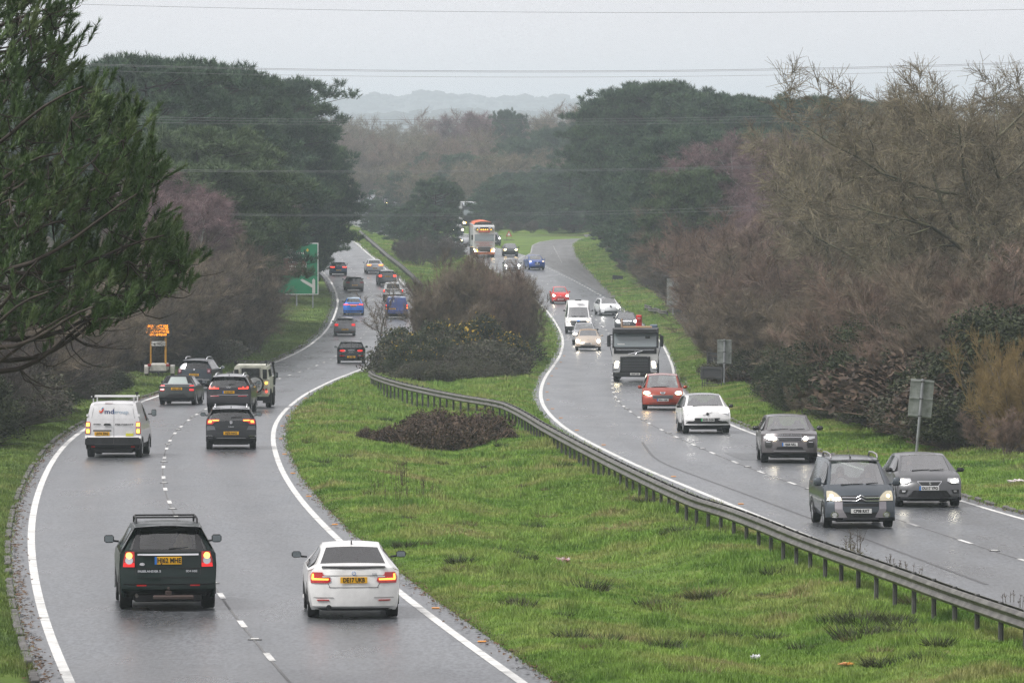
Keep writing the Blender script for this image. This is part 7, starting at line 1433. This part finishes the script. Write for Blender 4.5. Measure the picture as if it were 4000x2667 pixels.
for y in (-1, 1):
    hl = MB().prism([(y * .84, 1.22), (y * 1.18, 1.24), (y * 1.22, .74), (y * .74, .66)], fx - .02, fx + .07, 'x').build('headlight', CLEAR, e); MB().prism([(y * .90, 1.14), (y * 1.08, 1.14), (y * 1.12, .84), (y * .96, .84)], fx + .06, fx + .085, 'x').build('lamp', mat('truck_lamp', (.9, .85, .7), .2, emis=(1, .85, .55), estr=22.0), hl)
    MB().box((fx + .03, y * 1.02, .62), (.06, .36, .10), .01).build('fog_light', CLEAR, e)
    m_ = MB().box((fx - .18, y * 1.45, 2.27), (.12, .20, .62), .03).tube([(fx - .3, y * 1.2, 2.6), (fx - .18, y * 1.42, 2.6)], .03, 5).tube([(fx - .15, y * 1.38, 1.95), (fx - .02, y * 1.26, 1.45)], .02, 5).build('door_mirror', TB, e)
    MB().box((.1, y * 1.256, 2.25), (1.1, .01, .6), .0).build('side_window', GSIDE, e)
    MB().lathe([(-.5 * y, .62), (.01 * y, .62), (.01 * y, .56)], 'y', (0, y * 1.25, .55), 16, 0, math.pi, False).build('wheel_arch', TB, e)
    for x in (0, -3.6, -4.95): t_ = MB().lathe([(-.34 * y, .3), (-.34 * y, .48), (-.3 * y, .52), (-.04 * y, .52), (0, .48), (0, .3)], 'y', (x, y * 1.22, .52), 22).build('wheel', TYRE, e, True); MB().lathe([(-.03 * y, .08), (-.06 * y, .3)], 'y', (x, y * 1.22, .52), 14).build('rim', RIM, t_)
MB().box((fx + .03, 0, .43), (.16, 2.46, .24), .03).build('front_bumper', TB, e); MB().box((-2.5, 0, .75), (6.5, .9, .35), .02).box((0, 0, .42), (.3, 2.0, .2), .05).build('chassis', PLAS, e)
MB().tube([(fx - .02, -.35, 1.99), (fx - .05, .05, 2.08)], .018, 4).build('wiper', PLAS, e); MB().tube([(fx - .02, .45, 1.99), (fx - .05, .85, 2.08)], .018, 4).build('wiper', PLAS, e)
q = MB().box((0, 0, 0), (.015, .54, .12), .003).build('number_plate', PW, e); q.location = (fx + .12, 0, .47); text('plate_text', 'GN67 USH', .115, PTX, q, (.01, 0, 0), (math.pi / 2, 0, math.pi / 2), bold=.003, sx=.8)
MB().box((fx - .15, .68, 2.48), (.05, .26, .14), .03).box((fx - .15, .62, 2.28), (.05, .2, .14), .03).build('blind_spot_mirror', PLAS, e); MB().box((-.0, .1, 3.0), (.25, 1.6, .09), .02).build('beacon_bar', mat('beacon_amber', (.55, .36, .2), .4), e)
MB().box((fx - .02, -.78, 2.06), (.02, .4, .14), .0).build('dashboard_papers', PW, e)
MB().box((-3.9, 0, 1.75), (5.0, 2.35, 1.2), .04).build('tipper_body', mat('tipper_grey', (.07, .08, .10), .5), e)
MB().box((-1.15, .16, 3.25), (.4, .32, .75), .03).box((-1.12, .16, 3.45), (.46, .22, .3), .03).tube([(-1.1, .1, 2.9), (-2.6, .1, 3.3)], .12, 6).build('crane', mat('crane_red', (.55, .02, .02), .4), e); text('crane_text', 'HMF', .11, PW, e, (-.88, .16, 3.45), (math.pi / 2, 0, math.pi / 2))
MB().tube([(-1.1, -.78, 2.6), (-1.1, -.78, 3.42)], .06, 8).build('exhaust_stack', mat('stack_tan', (.4, .3, .22), .5), e); MB().box((-1.2, .98, 2.95), (.5, .42, .3), .04).build('air_intake', mat('intake_blue', (.12, .16, .22), .4), e)

def front_car(label, kind, L, W, H, px, py, pt, hz, hv, hm, plate=None, pz=.5, g1=None, cat='car', name='car', extra=None, mm=None, **k):
    c = Car(name, label, cat, kind, L, W, H, px, py, pt, True, **k)
    for o, sg in zip(c.panel('headlight', [(hz[1], hv[0] + .03, hv[1]), (hz[0], hv[0], hv[1])], CLEAR, True, .02), (1, -1)): c.ell('lamp', sg * (hv[0] + hv[1]) / 2, (hz[0] + hz[1]) / 2, (hv[1] - hv[0]) * .38, (hz[1] - hz[0]) * .46, hm, off=.035, parent=o)
    if g1: grille(c, g1)
    if plate: c.plate(plate, pz, 0, False, off=.05)
    c.mirrors(W / 2 + .09, H * .70, mm, .16, .12)
    if extra: extra(c)
    return c
def ex(c): c.panel('lower_trim', [(.30, -.62, .62), (.22, -.6, .6)], PLAS, off=.014, n=8); c.ell('emblem', 0, .80, .035, .035, CHROME, off=.03); c.panel('chrome_line', [(.40, -.55, .55), (.385, -.55, .55)], CHROME, off=.024, n=8)
front_car('beige rounded retro car with glowing headlights behind the truck', 'beetle', 4.28, 1.81, 1.49, 2297, 1369, paint('champagne_paint', (.52, .44, .36), .35), (.56, .80), (.60, .86), mat('cream_headlamp'), 'EA16 SZD', .50, [(.37, -.55, .55), (.31, -.5, .5)], extra=ex, mm=paint('champagne_paint', (.52, .44, .36), .35), roofm=mat('tan_roof', (.36, .24, .14), .6), clad=.26)
front_car('silver estate almost hidden behind the beige retro car', 'suv', 4.3, 1.78, 1.55, 2282, 1345, paint('silver_paint', (.40, .41, .43), .5), (.72, .84), (.55, .84), mat('cream_headlamp'), None, .5, [(.70, -.4, .4), (.55, -.4, .4)], clad=.40).rails(.55, CHROME)
def ex(c): c.ell('emblem', 0, 1.0, .12, .045, PB, off=.04); c.panel('bonnet_slot', [(1.30, .10, .50), (1.285, .10, .50)], PLAS, True, .01); MB().box((c.pr[9][0] + .6, 0, c.H + .04), (.3, .5, .09), .03).build('roof_vent', PLAS, c.root); c.wiper(-.5, .1, 1.33); c.wiper(.1, .6, 1.33)
front_car('tall white panel van behind the beige car', 'hivan', 5.9, 2.06, 2.55, 2259, 1301, paint('transit_white', (.74, .74, .74), .0), (.90, 1.15), (.60, .93), mat('dim_amber_lamp', (.7, .6, .45), .2, emis=(1, .75, .45), estr=.8), None, .6, [(1.0, -.58, .58), (.93, -.66, .66), (.72, -.6, .6), (.62, -.5, .5)], 'van', 'van', ex, clad=.60, wr=.35)
def ex(c): ringlogo(c, .86, 0, .06, VW); c.panel('light_line', [(.80, -.42, .42), (.77, -.42, .42)], DRL, off=.03, n=8)
front_car('dark grey hatchback half hidden behind the truck', 'hatch', 4.28, 1.79, 1.46, 2447, 1291, paint('charcoal_paint', (.05, .056, .062), .4), (.68, .86), (.56, .86), mat('white_headlamp', (.9, .9, .9), .2, emis=(1, .97, .88), estr=26.0), 'AE73 POH', .55, [(.42, -.6, .6), (.26, -.5, .5)], extra=ex)
def ex(c): c.panel('emblem', [(.90, -.03, .03), (.80, -.10, .10), (.70, -.03, .03)], GLOSSB, off=.035); c.panel('lower_grille', [(.42, -.55, .55), (.30, -.6, .6)], PLAS, off=.02, n=8)
front_car('white hatchback with a black roof in the far lane opposite the white van', 'hatch', 4.2, 1.78, 1.50, 2381, 1232, paint('cool_white', (.72, .74, .76), .0), (.66, .86), (.52, .84), mat('white_headlamp'), None, .5, None, extra=ex, roofm=GLOSSB, rz=.12)
def ex(c): c.panel('emblem', [(.76, -.06, .06), (.71, -.06, .06)], CHROME, off=.03); c.panel('lower_grille', [(.46, -.40, .40), (.26, -.46, .46)], mat('grille_black'), off=.02, n=8); c.plate('WJ58 UFD', .42, 0, False, off=.06); c.ell('fog_light', .62, .34, .06, .05, CLEAR, True)
front_car('small bright red hatchback with warm headlights ahead of the white van', 'hatch', 3.57, 1.60, 1.54, 2188, 1186, paint('bright_red_paint', (.62, .022, .02), .1), (.66, .84), (.50, .76), mat('cream_headlamp'), None, .5, [(.62, -.3, .3), (.58, -.3, .3)], extra=ex, mm=paint('bright_red_paint', (.62, .022, .02), .1), rz=.02)
def ex(c): c.panel('bumper', [(.40, -.7, .7), (.26, -.7, .7)], PLAS, off=.02, n=8); c.ell('emblem', 0, .82, .07, .06, CHROME, off=.035)
front_car('royal blue crossover by the side road junction', 'suv', 4.32, 1.78, 1.60, 2094, 1054, paint('royal_blue_paint', (.02, .07, .32), .4), (.86, 1.0), (.56, .82), mat('dim_amber_lamp'), 'HK11 DZG', .62, [(.84, -.32, .32), (.72, -.24, .24)], extra=ex, mm=paint('royal_blue_paint', (.02, .07, .32), .4), rz=.10)
front_car('silver hatchback with twin headlights glimpsed through the median twigs', 'hatch', 4.2, 1.78, 1.50, 2001, 1066, paint('silver_grey_paint', (.28, .29, .31), .5), (.72, .90), (.56, .82), mat('white_headlamp'), 'RE15 YHK', .5, [(.62, -.4, .4), (.40, -.4, .4)], extra=lambda c: c.ell('fog_light', .68, .50, .06, .05, DRL, True, .03))
front_car('dark hatchback with warm headlights following the silver one past the lorry', 'hatch', 4.2, 1.80, 1.50, 1994, 1001, paint('charcoal_paint', (.05, .056, .062)), (.72, .86), (.50, .80), mat('orange_headlamp'), None, .5, [(.60, -.5, .5), (.36, -.5, .5)])
front_car('pale silver car beside the lorry, nearside', 'suv', 4.3, 1.80, 1.55, 1820, 961, paint('silver_paint', (.40, .41, .43)), (.66, .84), (.56, .82), mat('orange_headlamp'), None)
front_car('dark grey SUV with white headlights showing right of the lorry', 'suv', 4.5, 1.85, 1.75, 1927, 960, paint('charcoal_paint'), (.90, 1.06), (.60, .88), mat('white_headlamp'), 'LF20 WPJ', .55)
front_car('distant dark car with one bright light beside the lone pine', 'suv', 4.3, 1.8, 1.6, 1787, 922, paint('charcoal_paint'), (.80, .98), (.55, .80), mat('cream_headlamp'))
front_car('distant van seen past the lone pine in the oncoming queue', 'hivan', 5.4, 2.0, 2.4, 1495, 812, paint('transit_white', (.74, .74, .74)), (.90, 1.10), (.60, .90), mat('orange_headlamp'), cat='van', name='van')
front_car('distant white car beside the far van left of the lone pine', 'hatch', 4.3, 1.8, 1.5, 1524, 800, paint('cool_white', (.72, .74, .76)), (.70, .88), (.50, .80), mat('cream_headlamp'))
# articulated bulk lorry, and the truck behind it
def lorry(px, py, label, tarp, full=True):
    p = P(px, py); D = p[1]; hd = math.atan2(4.0, float(C2(D + 2) - C2(D - 2))) + math.pi; e = empty('lorry', (p[0], p[1], HC - float(drop(D)) + .005), hd); tag(e, label, 'lorry')
    W1 = TW if full else TB; fx = 1.4
    MB().prism([(fx, .9), (fx + .02, 1.9), (fx - .25, 2.85), (fx - .45, 3.65), (-.9, 3.75), (-.9, .9)], -1.24, 1.24, 'y').build('cab', W1, e)
    MB().prism([(fx + .04, 1.95), (fx - .20, 2.72), (fx - .24, 2.72), (fx, 1.95)], -1.14, 1.14, 'y').build('windscreen', mat('truck_glass'), e)
    MB().prism([(fx - .30, 3.30), (fx - .10, 3.36), (fx - .14, 3.62), (fx - .5, 3.78)], -1.18, 1.18, 'y').build('sun_visor', W1 if full else mat('pale_visor', (.55, .6, .65), .4), e)
    if full:
        t = MB().box((fx - .14, 0, 3.05), (.05, 1.3, .2), .01).build('head_board', mat('board_orange', (.75, .12, .04), .5), e); text('board_text', 'DAJ HOLLAND', .15, PW, t, (fx - .11, 0, 3.05), (math.pi / 2, 0, math.pi / 2), sx=.95)
        MB().box((fx - .05, 0, 3.46), (.06, 1.0, .18)).tube([(fx - .02, -1.0, 3.3), (fx - .02, 1.0, 3.3)], .03, 5).box((fx, -.85, 3.4), (.06, .2, .2), .02).box((fx, .85, 3.4), (.06, .2, .2), .02).build('light_bar', GB, e)
        for y in (-.8, -.36, -.12, .12, .36, .8): MB().box((fx + .02, y, 3.27), (.05, .09, .07), .01).build('marker_lamp', AMB, e)
        RD = mat('stripe_red', (.55, .06, .05), .5)
        for z, w_ in ((1.78, 2.0), (1.40, 1.8), (1.0, 1.7)): MB().box((fx + .03, 0, z), (.03, w_, .04)).build('stripe', RD, e)
        text('cab_lettering', 'VOLVO', .30, RD, e, (fx + .05, 0, 1.58), (math.pi / 2, 0, math.pi / 2), sx=1.2)
    g_ = MB().box((fx + .03, 0, 1.05), (.05, 1.5, .36), .02).build('grille', GB if not full else mat('grille_grey'), e)
    for y in (-1, 1):
        MB().prism([(y * 1.18, 1.0), (y * 1.18, .70), (y * .82, .66), (y * .86, .74), (y * 1.06, .80)], fx, fx + .07, 'x').build('headlight', mat('truck_lamp'), e); MB().box((fx + .07, y * .85, .80), (.03, .14, .20), .02).box((fx + .07, y * .92, .56), (.03, .16, .10), .02).build('indicator', AMB, e)
        m_ = MB().box((fx - .2, y * 1.42, 2.35), (.1, .2, .6), .03).tube([(fx - .3, y * 1.2, 2.6), (fx - .18, y * 1.42, 2.6)], .03, 5).build('door_mirror', GB, e)
        for x in (0, -2.9, -8.4, -9.7, -11.0): t_ = MB().lathe([(-.34 * y, .3), (-.34 * y, .48), (-.3 * y, .52), (-.04 * y, .52), (0, .48), (0, .3)], 'y', (x, y * 1.22, .52), 18).build('wheel', TYRE, e, True)
    MB().box((fx + .02, 0, .48), (.16, 2.46, .30), .03).build('front_bumper', mat('bumper_orange', (.5, .16, .08), .5) if full else TB, e); MB().box((-5.6, 0, .85), (13, .9, .3), .02).build('chassis', PLAS, e)
    MB().box((-7.2, 0, 2.55), (11.6, 2.5, 2.6), .03).build('trailer', noisy('trailer_grey', [(.30, .31, .32), (.40, .41, .42)], 2, (.4, .6)), e)
    if full:
        V = []; n = 24; m = 8
        for i in range(n + 1):
            x = -1.35 - 11.6 * i / n
            for j in range(m + 1): y = -1.27 + 2.54 * j / m; V.append((x, y, 3.86 + (.34 + .05 * math.sin(i * 1.9)) * math.cos(y / 1.27 * math.pi / 2) ** .6 if 0 < j < m else 3.55))
        obj('tarpaulin', V, [(i * (m + 1) + j, i * (m + 1) + j + 1, (i + 1) * (m + 1) + j + 1, (i + 1) * (m + 1) + j) for i in range(n) for j in range(m)], noisy('orange_tarp', [(.62, .13, .06), (.78, .20, .09)], 1.5, (.5, .7)), e, True)
    else: MB().tube([(-1.1, .95, 2.5), (-1.1, .95, 3.9)], .12, 8).build('exhaust_stack', mat('stack_tan'), e)
    return e
lorry(1890, 1005, 'white bulk lorry with an orange sheet over its load', True)
lorry(1838, 890, 'dark truck queuing behind the orange sheeted lorry', False, False)

# drivers and passenger behind the nearest windscreens
def seated(car, side, label, shirt, arms=True):
    M = car.root.matrix_basis; st = car.pr[car.fw[0]][0] - .02; z0 = car.belt - .42; y = side * .36
    import bmesh
    J = [(st, y, z0), (st - .04, y, z0 + .25), (st - .06, y, z0 + .48), (st - .05, y, z0 + .60), (st - .03, y, z0 + .74), (st - .02, y - .20, z0 + .46), (st + .10, y - .25, z0 + .22), (st + .34, y - .15, z0 + .30), (st - .02, y + .20, z0 + .46), (st + .10, y + .25, z0 + .22), (st + .34, y + .15, z0 + .30)]
    E = [(0, 1), (1, 2), (2, 3), (3, 4), (2, 5), (5, 6), (6, 7), (2, 8), (8, 9), (9, 10)]; Rr = [.15, .15, .13, .055, .095, .065, .05, .04, .065, .05, .04]
    me = bpy.data.meshes.new('t'); me.from_pydata(J, E, []); o = bpy.data.objects.new('t', me); COL.objects.link(o); md = o.modifiers.new('s', 'SKIN'); o.modifiers.new('u', 'SUBSURF').levels = 2
    for v, q in zip(me.skin_vertices[0].data, Rr): v.radius = (q, q)
    me.skin_vertices[0].data[0].use_root = True
    dg = bpy.context.evaluated_depsgraph_get(); m2 = bpy.data.meshes.new_from_object(o.evaluated_get(dg)); bpy.data.objects.remove(o)
    SK = mat('skin', (.45, .26, .19), .6); m2.materials.clear(); m2.materials.append(SK); m2.materials.append(shirt)
    for f in m2.polygons: f.material_index = 0 if f.center.z > z0 + .60 else 1; f.use_smooth = True
    p = bpy.data.objects.new('person', m2); COL.objects.link(p); p.location = car.root.location; p.rotation_euler = car.root.rotation_euler; tag(p, label, 'person')
    MB().lathe([(-.02, .10), (.05, .105), (.10, .07), (.13, .01)], 'z', (st - .055, y, z0 + .75), 12).build('hair', mat('dark_hair', (.03, .02, .015), .8), p, True)
seated(CN1, -1, 'driver of the grey blue high roofed car in a light top', mat('pale_shirt', (.35, .32, .36), .8)); seated(CN1, 1, 'passenger of the grey blue high roofed car in a dark top', mat('dark_shirt', (.05, .05, .07), .8))
seated(CN2, -1, 'driver of the grey hatchback beside the high roofed car', mat('dark_shirt')); seated(CN3, -1, 'driver of the grey brown luxury SUV', mat('dark_shirt'))
